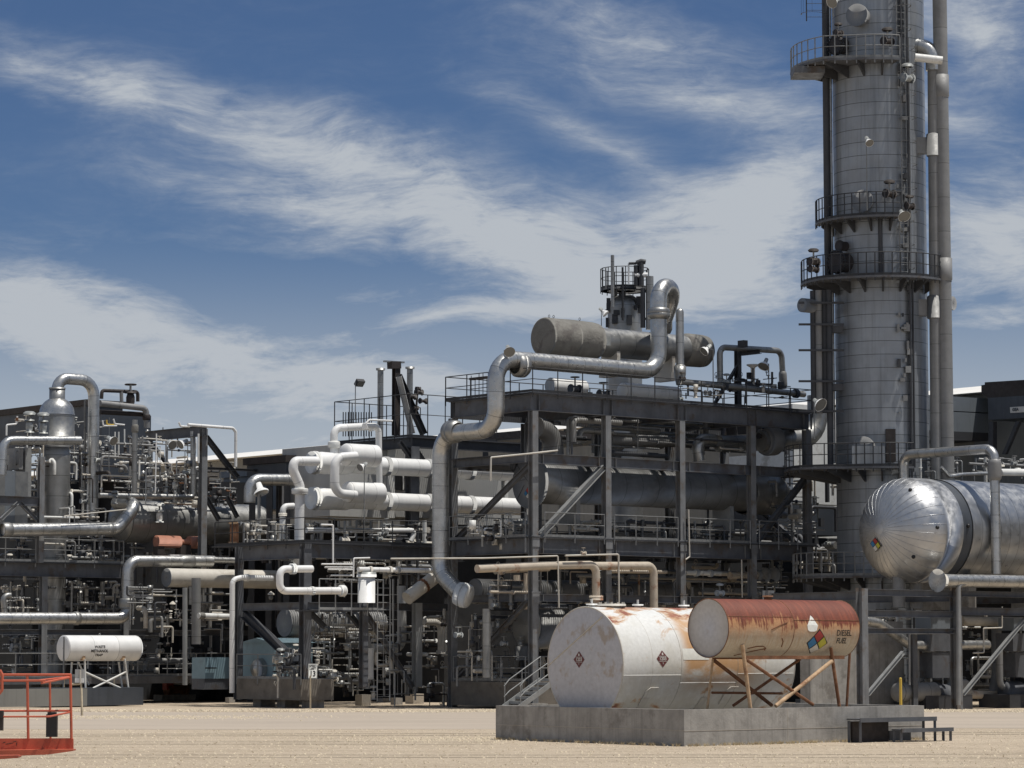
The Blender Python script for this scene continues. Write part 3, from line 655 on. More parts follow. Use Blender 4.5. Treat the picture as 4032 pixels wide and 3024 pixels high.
# ================================================================ RED BOOM-LIFT BASKET
zb=zz(0,2600,3.912); zb.s=3.912
D0,D1=47.5,48.55
root=thing('lift_basket','orange-red man-lift basket with tube rails hanging at left edge','lift basket',Pd(140,2960,48))
def bt(pts,r,name,D,mt='orange',lab=None):
    m=MB(); m.tube(fillet([Pd(*zb(x,y),d) for x,y,d in [(p[0],p[1],p[2] if len(p)>2 else D) for p in pts]],.05),r,10); return m.build(name,mt,root,label=lab)
bt([(-260,222),(1095,222)],.022,'top_rail',D1); bt([(-260,315),(700,312)],.019,'top_rail',D0); bt([(640,350,D0),(1075,262,D1)],.019,'gate_bar',D0); bt([(600,308,D0),(1060,255,D1)],.016,'gate_bar',D0)
bt([(-260,780),(1100,776)],.019,'mid_rail',D1); bt([(-260,870),(760,866),(1075,800,D1)],.016,'mid_rail',D0)
for x in (-250,420,1085): 
    bt([(x,215),(x+(15 if x>0 else 0),1210)],.023,'upright',D1)
bt([(768,310),(778,1210)],.019,'upright',D1)
bt([(-5,150),(35,225),(30,460),(-20,520)],.026,'control_hoop',D0)
m=MB(); 
P=[(-300,1205),(1118,1200),(1130,1215),(1130,1365),(-300,1385)]
F_=[Pd(*zb(x,y),D1) for x,y in P]; Bk=[p+V((0,.03,0)) for p in F_]; n=len(P)
m.add(F_+Bk,[tuple(range(n)),tuple(reversed(range(n,2*n)))]+[(i,i+n,(i+1)%n+n,(i+1)%n) for i in range(n)]); m.build('toe_board','orange',root)
m=MB(); P=[(-300,1388),(1130,1372),(1124,1398),(760,1450),(280,1472),(-300,1480)]
F_=[Pd(*zb(x,y),D0+.75) for x,y in P]; Bk=[p+V((0,.3,.0)) for p in F_]; n=len(P)
m.add(F_+Bk,[tuple(range(n)),tuple(reversed(range(n,2*n)))]+[(i,i+n,(i+1)%n+n,(i+1)%n) for i in range(n)]); m.build('floor','orange',root)
m=MB(); P=[(-300,1470),(240,1465),(278,1480),(270,1505),(-300,1545)]
F_=[Pd(*zb(x,y),D0+.1) for x,y in P]; Bk=[p+V((0,.35,0)) for p in F_]; n=len(P)
m.add(F_+Bk,[tuple(range(n)),tuple(reversed(range(n,2*n)))]+[(i,i+n,(i+1)%n+n,(i+1)%n) for i in range(n)]); m.build('entry_step','orange',root)
m=MB(); c0=Pd(*zb(800,1005),D1-.25); m.box6(c0,V((.088,0,0)),V((0,.06,0)),V((0,0,.185))); m.box6(c0+V((0,0,.2)),V((.07,0,0)),V((0,.05,0)),V((0,0,.02))); m.build('manual_box','black',root,label='black document box hooked on the rail')
m=MB(); c0=Pd(*zb(-10,985),D0); m.box6(c0,V((.06,0,0)),V((0,.05,0)),V((0,0,.1))); m.box6(c0+V((.01,-.01,.16)),V((.055,0,0)),V((0,.05,0)),V((0,0,.06))); m.build('control_box','dark_brown',root)
m=MB()
for (x,y,w,h) in ((60,1270,40,10),(110,1290,50,9),(170,1280,60,10),(225,1255,50,9),(255,1290,14,40)):
    c0=Pd(*zb(x,y),D1-.01); m.box6(c0,V((w/3.912/11500*48/2,0,h/3.912/11500*24)),V((0,.004,0)),V((0,0,h/3.912/11500*48/2)))
m.build('worn_decal','dark_brown',root)
# ================================================================ HELPERS FOR STEELWORK
def railing(parent,pts,h=1.07,sp=1.5,mat='rail',name='railing',toe=True,r=.024):
    """a guard rail along a polyline of deck-edge points; its posts are sub-parts"""
    rt=None
    pts=[V(p) for p in pts]
    m=MB(); m.tube([p+ZZ*h for p in pts],r,6); rt=m.build(name,mat,parent)
    m=MB(); m.tube([p+ZZ*h*.53 for p in pts],r*.85,6); m.build('mid_rail',mat,rt)
    if toe:
        m=MB()
        for a,b in zip(pts,pts[1:]): m.bar(a+ZZ*.06,b+ZZ*.06,.008,.11,ZZ)
        m.build('toe_plate',mat,rt)
    for a,b in zip(pts,pts[1:]):
        L=(b-a).length; n=max(1,round(L/sp))
        for i in range(n+1):
            if i==n and b is not pts[-1]: continue
            p=a.lerp(b,i/n); m=MB(); m.bar(p-ZZ*.25,p+ZZ*h,.05,.05); m.build('post',mat,rt)
    return rt
def deck(parent,fr,a0,a1,b0,b1,z,mat='steel_dark',th=.05):
    """open bar grating: daylight falls through it"""
    m=MB(); n=int((a1-a0)/.13)
    for i in range(n+1):
        a=a0+(a1-a0)*i/n; m.sbox(fr,a-.017,a+.017,b0,b1,z-th,z-.003)
    for b in (b0,(b0+b1)/2,b1): m.sbox(fr,a0,a1,b-.02,b+.02,z-th-.004,z)
    return m.build('deck',mat,parent)
def beam(parent,p,q_,w,h,mat='steel',name='beam',up=ZZ,lab=None):
    m=MB(); m.ibeam(p,q_,w,h,.022,.014,up); return m.build(name,mat,parent,label=lab)
def column(parent,p,q_,w=.3,mat='steel_col',flange=None,face=None,lab=None):
    """H column; flange plates face along +-AV (their outer faces catch the sun on the -AV side)"""
    m=MB(); m.ibeam(p,q_,w,w,.025,.016,face if face is not None else AV); return m.build('column',mat,parent,label=lab)
def brace(parent,p,q_,w=.12,mat='steel',name='brace'):
    m=MB(); m.ibeam(p,q_,w,w,.018,.012); return m.build(name,mat,parent)
def ladder(parent,p,q_,w=.42,mat='rail',cage=False,out=None,side=None):
    p,q_=V(p),V(q_); d=(q_-p).normalized(); s_=(side if side is not None else AU)*(w/2); o=out if out is not None else -AV
    m=MB(); m.bar(p-s_,q_-s_,.05,.05); m.bar(p+s_,q_+s_,.05,.05)
    L=(q_-p).length; n=int(L/.32)
    rt=m.build('ladder',mat,parent); m=MB()
    for i in range(n): c=p+d*(.2+i*.32); m.tube([c-s_,c+s_],.012,5)
    m.build('rungs',mat,rt)
    if cage:
        m=MB(); hoops=int(L/1.1)
        for i in range(hoops+1):
            c=p+d*(min(L,.3+i*1.1)); P=[c+s_*1.6*math.cos(a)+o*(.72*math.sin(a)) for a in [PI*j/8 for j in range(9)]]
            for a,b in zip(P,P[1:]): m.bar(a,b,.05,.008,d)
        for j in (0,2,4,6,8):
            a=PI*j/8; off=s_*1.6*math.cos(a)+o*(.72*math.sin(a)); m.bar(p+d*.3+off,q_+off,.03,.008)
        m.build('cage',mat,rt)
    return rt
def floodlight(label,pl,zf,base,head,group='floodlights on thin poles in the plant',face=V((.5,-.5,-.6)),kind='dome',r=.26,mat='rail'):
    b=pt(pl,zf,*base); h=pt(pl,zf,*head); root=thing('floodlight',label,'floodlight',b,group)
    m=MB(); m.tube([b,V((b.x,b.y,h.z)),h],.028,6); m.build('pole',mat,root)
    f=V(face).normalized(); m=MB()
    if kind=='dome':
        m.lathe(h,f,[(-.12,.07),(-.12,.07),(0,.09),(.06,r*.72),(.2,r),(.2,r*.97)],18); m.build('shade','white',root)
        m=MB(); m.lathe(h,f,[(.19,1e-3),(.19,r*.9)],18); m.build('lens','lamp_glass',root)
        m=MB(); m.lathe(h-f*.3,f,[(0,.001),(0,.09),(.2,.1),(.2,.05)],12); m.build('ballast','valve_grey',root)
    else:
        x,y=perp(f); m.box6(h+f*.05,x*.22,y*.17,f*.1); m.build('housing','black',root)
        m=MB(); m.box6(h+f*.153,x*.19,y*.14,f*.004); m.build('lens','lamp_glass',root)
    return root
def horiz_vessel(name,label,cat,p0,L,Rr,mat,ax=AU,head0=.5,head1=.5,parts=True,n=44,endmat=None,flat0=False,saddles=(),smat='concrete',group=None,nub=False):
    """p0 = centre of the left tangent line"""
    root=thing(name,label,cat,p0-ZZ*Rr,group)
    m=MB(); m.lathe(p0,ax,[(0,Rr),(L,Rr)],n,x0=ZZ); m.build('shell',mat,root)
    for (s_,h,o) in ((-1,head0,0),(1,head1,L)):
        m=MB()
        if h<=.02: m.lathe(p0+ax*o,ax*s_,[(0,Rr),(.03,Rr-.02),(.03,1e-3)],n)
        else: m.lathe(p0+ax*o,ax*s_,[(h*Rr*math.sin(PI/2*i/10),max(1e-3,Rr*math.cos(PI/2*i/10))) for i in range(11)],n)
        m.build('end_cap',endmat or mat,root)
    for t in saddles:
        m=MB(); c=p0+ax*t; m.bar(c-ZZ*(Rr*.7),c-ZZ*(Rr+.55),1.5*Rr,.22,ax) if ax is not AU else m.box6(c-ZZ*(Rr*.9+.2),AU*.12,AV*(Rr*.75),ZZ*(.35)); m.build('saddle',smat,root)
    return root
def valve(p,ax,sz,mat='valve_grey',label=None,group=None,wheel=True):
    root=thing('valve',label,'valve',p,group); ax=V(ax).normalized(); m=MB()
    m.lathe(p,ax,[(-sz,.001),(-sz,sz*.75),(-sz*.8,sz*.75),(-sz*.8,sz*.4),(-sz*.3,sz*.55),(sz*.3,sz*.55),(sz*.8,sz*.4),(sz*.8,sz*.75),(sz,sz*.75),(sz,.001)],12); m.build('body',mat,root)
    m=MB(); m.tube([p,p+ZZ*sz*2],sz*.16,6); m.build('stem','steel_light',root)
    m=MB()
    if wheel: m.torus(p+ZZ*sz*1.9,ZZ,sz*.7,sz*.09,12,4); m.bar(p+ZZ*sz*1.9-AU*sz*.7,p+ZZ*sz*1.9+AU*sz*.7,sz*.1,sz*.06); m.bar(p+ZZ*sz*1.9-AV*sz*.7,p+ZZ*sz*1.9+AV*sz*.7,sz*.1,sz*.06)
    else: m.lathe(p+ZZ*sz*1.7,ZZ,[(0,.001),(0,sz*.8),(sz*.3,sz*.95),(sz*.55,sz*.6),(sz*.6,.001)],14)
    m.build('handwheel' if wheel else 'diaphragm',mat,root); return root
def dupl(root,loc,label=None):
    r=root.copy(); COL.objects.link(r); r.location=V(loc)
    if label: r['label']=label
    for c in root.children:
        d=c.copy(); COL.objects.link(d); d.parent=r
    return r
# ================================================================ MAIN STEEL STRUCTURE (right centre)
zt=lambda zf,x,y,b=0: pt(('b',b),zf,x,y).z
zTop=zt(y2,1150,690); zTopB=zt(y2,1150,885); zMt=zt(y2,1200,1345); zMb=zt(y6,640,75)
z2t=zt(y6,640,880); z2b=zt(y6,640,1050); zLt=zt(y6,645,1490); zLb=zt(y6,645,1570)
root=thing('steel_structure','tall dark steel equipment frame with three decks behind the white tank','steel frame',S.w(0,0)); FRM=root
cols=[0,4.3,8.85,13.4,17.1]; Bb=5.6
for i,a in enumerate(cols):
    for b in (0,Bb):
        column(root,S.w(a,b,0),S.w(a,b,zTopB),.32)
for b in (0,Bb):
    beam(root,S.w(-.15,b,(zTop+zTopB)/2),S.w(17.25,b,(zTop+zTopB)/2),.28,zTop-zTopB-.04)
    s_=-1 if b==0 else 1
    for a in cols:
        for o in (-.25,.25):
            if a+o<0: continue
            m=MB(); m.sbox(S,a+o-.01,a+o+.01,b+s_*.02,b+s_*.13,zTopB+.03,zTop-.03); m.build('stiffener','steel',root)
    beam(root,S.w(.16,b,(zMt+zMb)/2),S.w(17,b,(zMt+zMb)/2),.22,zMt-zMb); beam(root,S.w(.16,b,(z2t+z2b)/2),S.w(17.4,b,(z2t+z2b)/2),.26,z2t-z2b); beam(root,S.w(.16,b,(zLt+zLb)/2),S.w(17.4,b,(zLt+zLb)/2),.2,zLt-zLb)
for a in cols:
    beam(root,S.w(a,.14,(zTop+zTopB)/2),S.w(a,Bb-.14,(zTop+zTopB)/2),.28,zTop-zTopB-.06)
    beam(root,S.w(a,.16,(zMt+zMb)/2+.05),S.w(a,Bb-.16,(zMt+zMb)/2+.05),.22,.42); beam(root,S.w(a,.16,(z2t+z2b)/2),S.w(a,Bb-.16,(z2t+z2b)/2),.26,z2t-z2b-.02); beam(root,S.w(a,.16,(zLt+zLb)/2),S.w(a,Bb-.16,(zLt+zLb)/2),.2,zLt-zLb)
for a in (2.1,6.5,11.1,15.2):
    beam(root,S.w(a,.14,zTop-.3),S.w(a,Bb-.14,zTop-.3),.15,.3,'steel_dark'); beam(root,S.w(a,.14,z2t-.2),S.w(a,Bb-.14,z2t-.2),.15,.3,'steel_dark')
deck(root,S,-.2,17.3,-.2,Bb+.3,zTop+.05); deck(root,S,-.2,17.6,-.2,Bb+.1,z2t+.05)
deck(root,S,-.2,17.2,1.9,Bb,zMt+.02)
railing(root,[S.w(-.2,Bb+.3,zTop+.05),S.w(-.2,-.2,zTop+.05),S.w(17.3,-.2,zTop+.05),S.w(17.3,Bb+.3,zTop+.05),S.w(-.2,Bb+.3,zTop+.05)],1.07,1.5,'rail_dark')
railing(root,[S.w(.5,-.2,z2t+.05),S.w(4.0,-.2,z2t+.05)]); railing(root,[S.w(4.6,-.2,z2t+.05),S.w(8.5,-.2,z2t+.05)]); railing(root,[S.w(9.2,-.2,z2t+.05),S.w(13.1,-.2,z2t+.05)]); railing(root,[S.w(13.7,-.2,z2t+.05),S.w(17.5,-.2,z2t+.05)])
railing(root,[S.w(-.2,Bb,z2t+.05),S.w(-.2,.3,z2t+.05)])
railing(root,[S.w(-.2,Bb+.1,z2t+.05),S.w(17.5,Bb+.1,z2t+.05)])
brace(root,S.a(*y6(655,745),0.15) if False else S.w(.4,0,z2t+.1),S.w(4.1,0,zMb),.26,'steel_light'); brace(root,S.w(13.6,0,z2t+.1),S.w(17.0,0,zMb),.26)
brace(root,S.w(0,5.3,z2t+.1),S.w(0,.3,zMb-.1),.22); brace(root,S.w(0,.4,zLb),S.w(0,5.2,1.4),.2); brace(root,S.w(17.1,.4,z2t),S.w(17.1,5.2,zMb),.22)
for a in cols:
    for zq_ in (z2t+.05,zLt+.05):
        m=MB(); m.sbox(S,a-.24,a+.24,-.20,-.162,zq_,zq_+.05); m.sbox(S,a-.2,a+.2,-.19,-.164,zq_-.45,zq_-.002)
        m.build('splice_plate','steel_col',root)
    for zz0,zz1 in ((zMb,zMt),(zLb,zLt),(z2b,z2t)):
        for o in (-.5,.5): m=MB(); m.sbox(S,a+o-.012,a+o+.012,-.10,-.012,zz0+.03,zz1-.03); m.build('stiffener','steel_col',root)
# lit front plates: the paler outer flanges of the front columns
# base curb of the frame
m=MB(); z0=zt(z33,1200,1090); z1=zt(z33,1200,890)
m.sbox(S,-2.6,17.5,-.35,.0,0.05,1.25) if False else None
root2=thing('equipment_skid','long tan concrete plinth under the middle of the plant with rail along it','plinth',S.w(0,.5))
m=MB(); m.sbox(S,-.25,4.2,.25,5.4,.1,1.15); m.sbox(S,-.3,4.25,.2,.25,1.02,1.2); m.build('plinth','block_shade_brown',root2)
railing(root2,[S.w(-.2,5.3,1.2),S.w(-.2,.3,1.2),S.w(4.1,.3,1.2)],1.07,1.5,'rail')
# concrete footings under front columns
for i,a in enumerate(cols):
    m=MB(); m.sbox(S,a-.45,a+.45,-.45,.45,-.05,.25); m.build('footing','concrete',None,['squared concrete footing under nearest column of the tall frame','squared concrete footing under second front column of the tall frame','squared concrete footing under third front column of the tall frame','squared concrete footing under fourth front column of the tall frame','squared concrete footing under last front column near the tower'][i],'footing','footings of the tall steel frame')
# --- stair by the frame
st=thing('steel_stair','short galvanised stair with twin handrails left of the white tank','stair',Pz(2060,2790))
sb=.0
def sp_(x,y,b): return S.b(*z33(x,y),b)
# stair climbs along +u on plane b=-1.6 (near) and -.7 (far)
bn,bf_=-1.9,-.85
n0=sp_(1780,1120,bn); n1=sp_(2000,870,bn); f0=sp_(1570,1120,bf_)
dz=n1.z-n0.z; dirs=(n1-n0)
for (nm,o,b) in (('stringer',n0,bn),('stringer',None,bf_)):
    p=V(o) if o is not None else n0+AV*(bf_-bn)
    p.z=.12; q_=p+AU*2.1+ZZ*1.15
    m=MB(); m.bar(p,q_,.05,.22,ZZ); m.build('stringer','steel_light',st)
    for hh in (1.0,.5):
        m=MB(); m.tube([p+ZZ*hh*.9+AU*.05,p+ZZ*hh+AU*.35+ZZ*.19,q_+ZZ*hh],.024,6); m.build('handrail','steel_light',st)
    for f in (.04,.5,1.0):
        m=MB(); r_=p.lerp(q_,f); m.tube([r_,r_+ZZ*1.0],.022,6); m.build('post','steel_light',st)
p=n0.copy(); p.z=.12
for i in range(6):
    c=p+AU*(.1+i*.36)+ZZ*(.05+i*.195)+AV*((bf_-bn)/2); m=MB(); m.box6(c,AU*.14,AV*((bf_-bn)/2-.03),ZZ*.02); m.box6(c-AU*.14-ZZ*.05,AU*.01,AV*((bf_-bn)/2-.03),ZZ*.05); m.build('tread','steel_light',st)
m=MB(); m.box6(p+AU*2.6+ZZ*1.17+AV*((bf_-bn)/2),AU*.5,AV*((bf_-bn)/2),ZZ*.03); m.build('landing','steel_light',st)
m=MB(); c=Pz(2000,2772); m.box6(V((c.x+.4,c.y,.08)),AU*1.3,AV*.6,ZZ*.08); m.build('pad','concrete',None,'low concrete landing pad at the foot of the short stair','pad')
# ================================================================ EQUIPMENT ON THE MAIN FRAME
# top exchanger
c0=pt(('b',2.8),y3,385,1180); cB=pt(('b',2.8),y3,960,1215); rB=wpx(c0,79)
root=thing('heat_exchanger','grey horizontal exchanger with canvas-wrapped ends on top of tall frame','heat exchanger',c0)
L1=(cB-c0).dot(AU); 
m=MB(); m.lathe(c0,AU,[(-.02,1e-3),(-.02,rB*.92),(0,rB*.97),(.08,rB),(.6,rB*.985),(.64,rB*.97),(.68,rB*.985),(1.55,rB),(1.60,rB*.965),(1.65,rB),(L1-.35,rB*.97),(L1-.1,rB*.93),(L1,rB*.80)],36,x0=ZZ); w_=m.build('end_wrap','canvas',root,label='dull grey canvas jacket over the left end')
e0=pt(('b',2.8),y3,1920,1330); LB=(e0-c0).dot(AU); e1=pt(('b',2.8),y3,2150,1340); L2=(e1-c0).dot(AU)
m=MB(); m.lathe(c0+AU*(L1-.1),AU,[(0,rB*.74),(LB-L1+.2,rB*.74)],36,x0=ZZ); m.build('shell','galv_dull',root)
m=MB(); m.lathe(c0+AU*LB,AU,[(-.1,rB*.74),(0,rB*.85),(.15,rB*.87),(.9,rB*.86),(.95,rB*.83),(1.0,rB*.86),(L2-LB-.1,rB*.82),(L2-LB+.15,rB*.55),(L2-LB+.2,.001)],32,x0=ZZ); m.build('end_wrap','canvas',root,label='dull grey canvas jacket over the right end')
for a_ in (L1+.9,LB-1.2):
    c=c0+AU*a_; m=MB(); m.box6(c-ZZ*(rB*.7+.25),AU*.1,AV*.55,ZZ*.45); m.box6(c-ZZ*(rB*.7+.75),AU*.2,AV*.6,ZZ*.2); m.build('saddle','cream',root)
m=MB(); c=c0+AU*(L1+.15)-AV*(rB*.745); m.box6(c,AU*.13,AV*.01,ZZ*.22); m.build('name_plate','valve_grey',root)
for t in (.35,.62,2.2):
    m=MB(); m.torus(c0+AU*t+ZZ*(rB+.07),AU,.06,.014,10,4); m.build('lifting_eye','steel_dark',root)
# hero bent pipe
bh=.9
hp=[pt(('b',bh),y3,1905,930),pt(('b',bh),y3,1905,640),pt(('b',bh),y3,1640,640)]
u0=pt(('b',bh),y3,1625,1560); u1=pt(('b',bh),y2,720,390)
uR=pt(('b',bh),y3,1905,980); 
A0=pt(('b',bh),y3,1640,1100)
rh=wpx(u1,34)
aV=S.ab(pt(('b',bh),y2,700,700))[0]
P=[c0+AU*((uR-c0).dot(AU))+ZZ*.3]
X=lambda p,z: V((p.x,p.y,z))
ztop=pt(('b',bh),y3,1760,625).z
zh=u0.z
pR=S.w(S.ab(uR)[0],1.9,uR.z); 
v1=pt(('a',aV),z31,1560,690); v2=pt(('a',aV),z31,930,860)
zlow=pt(('a',aV),z31,1180,835).z
bL=S.ab(pt(('a',aV),z31,925,1300))[1]
pts=[S.w(S.ab(uR)[0]+.0,2.6,c0.z+.4),S.w(S.ab(uR)[0],1.4,ztop),S.w(S.ab(A0)[0],bh,ztop),S.w(S.ab(A0)[0],bh,zh),S.w(aV,bh,zh+.02),S.w(aV,bh,zlow),S.w(aV,bL,zlow),S.w(aV,bL,pt(('a',aV),z32,920,1000).z)]
pe=pt(('b',bL),z32,1110,1205); pe2=pe+(AU*.8-ZZ*.25)*0
pts=pts[:-1]+[S.w(aV,bL,pt(('a',aV),z32,920,985).z),pt(('a',aV),z32,1125,1200)]
root=thing('pipe','thick shiny insulated pipe snaking down left corner of the tall frame','pipe',pts[-1])
HEROP=pts
path=fillet(pts,rh*2.6,9)
m=MB(); m.tube(path,rh,28); m.build('pipe_run','galv_bright',root)
def cover(c,d,R2,ln,name='flange_cover',mat='canvas',par=None,r0=None):
    d=V(d).normalized(); r0=r0 or rh; m=MB(); m.lathe(c-d*ln/2,d,[(0,r0*1.0),(ln*.06,R2*.86),(ln*.2,R2*.98),(ln*.45,R2),(ln*.5,R2*.97),(ln*.55,R2),(ln*.8,R2*.98),(ln*.94,R2*.86),(ln,r0)],26); return m.build(name,mat,par)
cover(pt(('b',bh),y2,965,385),AU,rh*1.42,.66,mat='galv_dull',par=root); cover(pt(('a',aV),z31,1060,830),AV,rh*1.38,.8,mat='galv_dull',par=root)
cover(S.w(S.ab(A0)[0],bh,pt(('b',bh),y3,1630,925).z),ZZ,rh*1.42,.55,mat='galv_dull',par=root); cover(S.w(S.ab(uR)[0],2.3,c0.z+1.05),V((0,0,1)),rh*1.25,.9,mat='canvas',par=root)
d=(pts[-1]-pts[-2]).normalized(); c=pts[-1]+d*.1
m=MB(); dd=(AU*.45-ZZ*.30-AV*.85).normalized(); m.lathe(c-dd*.15,dd,[(0,rh*.9),(.02,rh*1.35),(.28,rh*1.5),(.3,rh*1.38),(.34,rh*1.5),(.58,rh*1.38),(.64,rh*1.15),(.66,.001)],26); m.build('end_flange','white_dirty',root)
# second vertical drop right of it, with conical foot
pipe('speckled vertical riser pipe with tapered foot beside the exchanger','b',y3,[],0,wpts=None) if False else None
a_=pt(('b',.6),y3,1870,900); b_=pt(('b',.6),y3,1870,1480); b2=V((a_.x,a_.y,b_.z)); r_=wpx(a_,45/q)
root=thing('pipe','speckled upright pipe with rounded top and tapered foot beside the bend','pipe',b2)
m=MB(); m.tube([b2,X(a_,a_.z-.05)],r_,16); m.ball(X(a_,a_.z-.05),r_,16); m.build('pipe_run','galv',root)
m=MB(); m.lathe(b2-ZZ*.1,-ZZ,[(-.1,r_),(0,r_*1.5),(.35,r_*1.45),(.85,r_*.95),(.85,.001)],20); m.build('reducer','galv_dull',root)
# header pipe along the deck
pipe('dark grey header pipe lying along the top deck railing',('b',.5),y4,[(770,560),(2120,700)],34,'galv_dull',fl=[(0,.35,1.35,.15),(0,.93,1.5,.2)],flmat='steel_dark')
pipe('dark square pipe loop standing on the top deck at right',('b',1.6),y4,[(1205,590),(1200,185),(1870,225),(1895,640)],34,'galv_dull',fl=[(2,.75,1.35,.8)],flmat='pipe_grey')
PP=pt(('b',2.2),y4,1400,820); PQ=pt(('b',2.2),y4,1400,225); PQ=X(PP,PQ.z)
root=thing('pipe_support','dark steel post with diagonal strut carrying the square pipe loop','pipe support',PP)
m=MB(); m.ibeam(PP-ZZ*.1,PQ,.25,.25,up=AV); m.build('post','steel_dark',root); m=MB(); m.ibeam(PQ-ZZ*.15-AV*.2,PQ-ZZ*.15-AV*1.5,.25,.2); m.build('arm','steel_dark',root); m=MB(); m.ibeam(pt(('b',2.2),y4,1140,810),PQ-ZZ*.7,.14,.14); m.build('strut','steel_dark',root)
m=MB(); c=pt(('b',1.0),y4,1450,150); m.box6(c,AU*.14,AV*.2,ZZ*.16); m.build('clamp','steel_dark',root)
# instruments
c=pt(('b',.8),y4,1560,380); root=thing('control_valve','tall valve with mushroom diaphragm head on the top deck','valve',c-ZZ*1)
m=MB(); m.lathe(c,-ZZ,[(-.03,.001),(-.03,.30),(.02,.30),(.12,.12),(.2,.1),(.9,.1),(1.0,.14),(1.0,.001)],18); m.build('actuator','cream',root)
m=MB(); m.lathe(c-ZZ*1.0,AU,[(-.25,.001),(-.25,.2),(-.18,.2),(-.1,.12),(.1,.12),(.18,.2),(.25,.2),(.25,.001)],14); m.build('body','steel_dark',root)
m=MB(); m.box6(c-ZZ*.5-AU*.25,AU*.1,AV*.08,ZZ*.13); m.build('positioner','black',root)
floodlight('round white floodlight on pole at right of the top deck',('b',.3),y4,(1735,640),(1690,365),face=V((-.35,-.5,-.8)),r=.29)
floodlight('small white floodlight right beside the exchanger end on the top deck',('b',.1),y4,(1130,800),(1055,205),face=V((-.6,-.4,-.6)),r=.24)
floodlight('yellowish floodlight perched just above the bend of the thick pipe',('a',-1.0),y2,(790,700),(838,215),face=V((.15,-.7,-.5)),r=.26)
# white horizontal drum and others on the deck
p=pt(('b',2.6),y2,1290,605); horiz_vessel('drum','short white drum with grey end lying on the top deck behind rail','drum',p,2.0,.37,'white',endmat='casing',head0=0,head1=.3,saddles=(.6,2.2),smat='steel_dark')
p=pt(('b',3.2),y2,2080,660); horiz_vessel('drum','slim white drum on the top deck under the exchanger','drum',p,3.4,.38,'white',head0=.4,head1=.4,saddles=(.5,2.8),smat='steel_dark')
for (x,y,l) in ((1560,640,'dark junction stand on the top deck behind the railing left part'),(1870,700,'dark round valve body at the deck edge below exchanger'),):
    valve(pt(('b',1),y2,x,y),AU,.28,'steel_dark',l)
root=thing('panel_rack','spindly dark instrument rack at left corner of the top deck','rack',pt(('b',3.5),y2,520,750)); m=MB()
c=S.w(.5,4.3,zTop+.05)
for i in range(5): m.bar(c+AU*0+AV*(i*.28-.5),c+AV*(i*.28-.5)+ZZ*rnd(.9,1.3),.035,.035)
m.build('uprights','dark_brown',root); m=MB(); m.box6(c+ZZ*.95,AU*.12,AV*.62,ZZ*.05); m.bar(c+AV*-.6+ZZ*.5,c+AV*.7+ZZ*.5,.03,.03); m.bar(c+AV*-.6+ZZ*.2,c+AV*.7+ZZ*.2,.03,.03); m.build('tray','dark_brown',root)
# distant round-topped tower behind
cT=Pd(2460,1200,165); R_=wpx(cT,68)
root=thing('column_vessel','distant dome-topped insulated column with round platform behind the exchanger','vessel',X(cT,0)); zc=Pd(2460,1220,165).z
m=MB(); m.lathe(X(cT,0),ZZ,[(0,R_),(zc,R_)]+[(zc+R_*.95*math.sin(PI/2*i/8),max(.01,R_*math.cos(PI/2*i/8))) for i in range(1,9)],36); m.build('shell','galv_dull',root)
zp=Pd(2460,1147,165).z; m=MB(); m.lathe(X(cT,zp),ZZ,[(0,.6),(0,R_*1.42),(.12,R_*1.42),(.12,.6)],24); m.build('platform','steel_dark',root)
ring=[X(cT,zp+.12)+V((R_*1.4*math.cos(2*PI*i/16),R_*1.4*math.sin(2*PI*i/16),0)) for i in range(17)]; railing(root,ring,1.15,.8,'rail_dark')
for (x0,y0,x1,y1,r,mt) in ((1315,600,1315,380,.05,'white'),(1395,620,1395,400,.13,'steel_dark'),(1450,620,1450,370,.16,'steel_dark'),(1545,1100,1545,520,.22,'galv_dull'),(1470,1080,1470,650,.14,'steel_dark'),(1250,1000,1250,420,.06,'rail_dark'),(1140,860,1135,290,.10,'galv_dull'),(1065,650,1065,430,.04,'rail')):
    m=MB(); a=Pd(*y3(x0,y0),163.5); b=Pd(*y3(x1,y1),163.5); m.tube([a,X(a,b.z)],r,8); m.build('vent_pipe',mt,root)
m=MB(); a=Pd(*y3(1315,380),163.5); m.tube([a,Pd(*y3(1400,378),163.5)],.08,8); m.tube([Pd(*y3(1400,375),163.5),Pd(*y3(1450,355),163.5),Pd(*y3(1500,365),163.5)],.14,8); m.build('vent_elbow','steel_dark',root)
m=MB(); m.tube([Pd(*y3(1380,508),163.5),Pd(*y3(1520,505),163.5)],.14,10); m.build('header','white',root)
for i in range(26):
    a=rnd(PI,2*PI); h=rnd(-.8,1.0); p=X(cT,zc+h)+V((math.cos(a),math.sin(a),0))*R_*(.6 if h>.5 else 1.02); m=MB(); m.box6(p,V((rnd(.05,.2),0,0)),V((0,.1,0)),V((0,0,rnd(.05,.3)))); m.build('nozzle','steel_dark',root)
floodlight('tiny floodlight on short pole left of the dome-topped column',('d',160),y3,(1018,1060),(1040,905),r=.22,face=V((.6,-.2,-.6)))
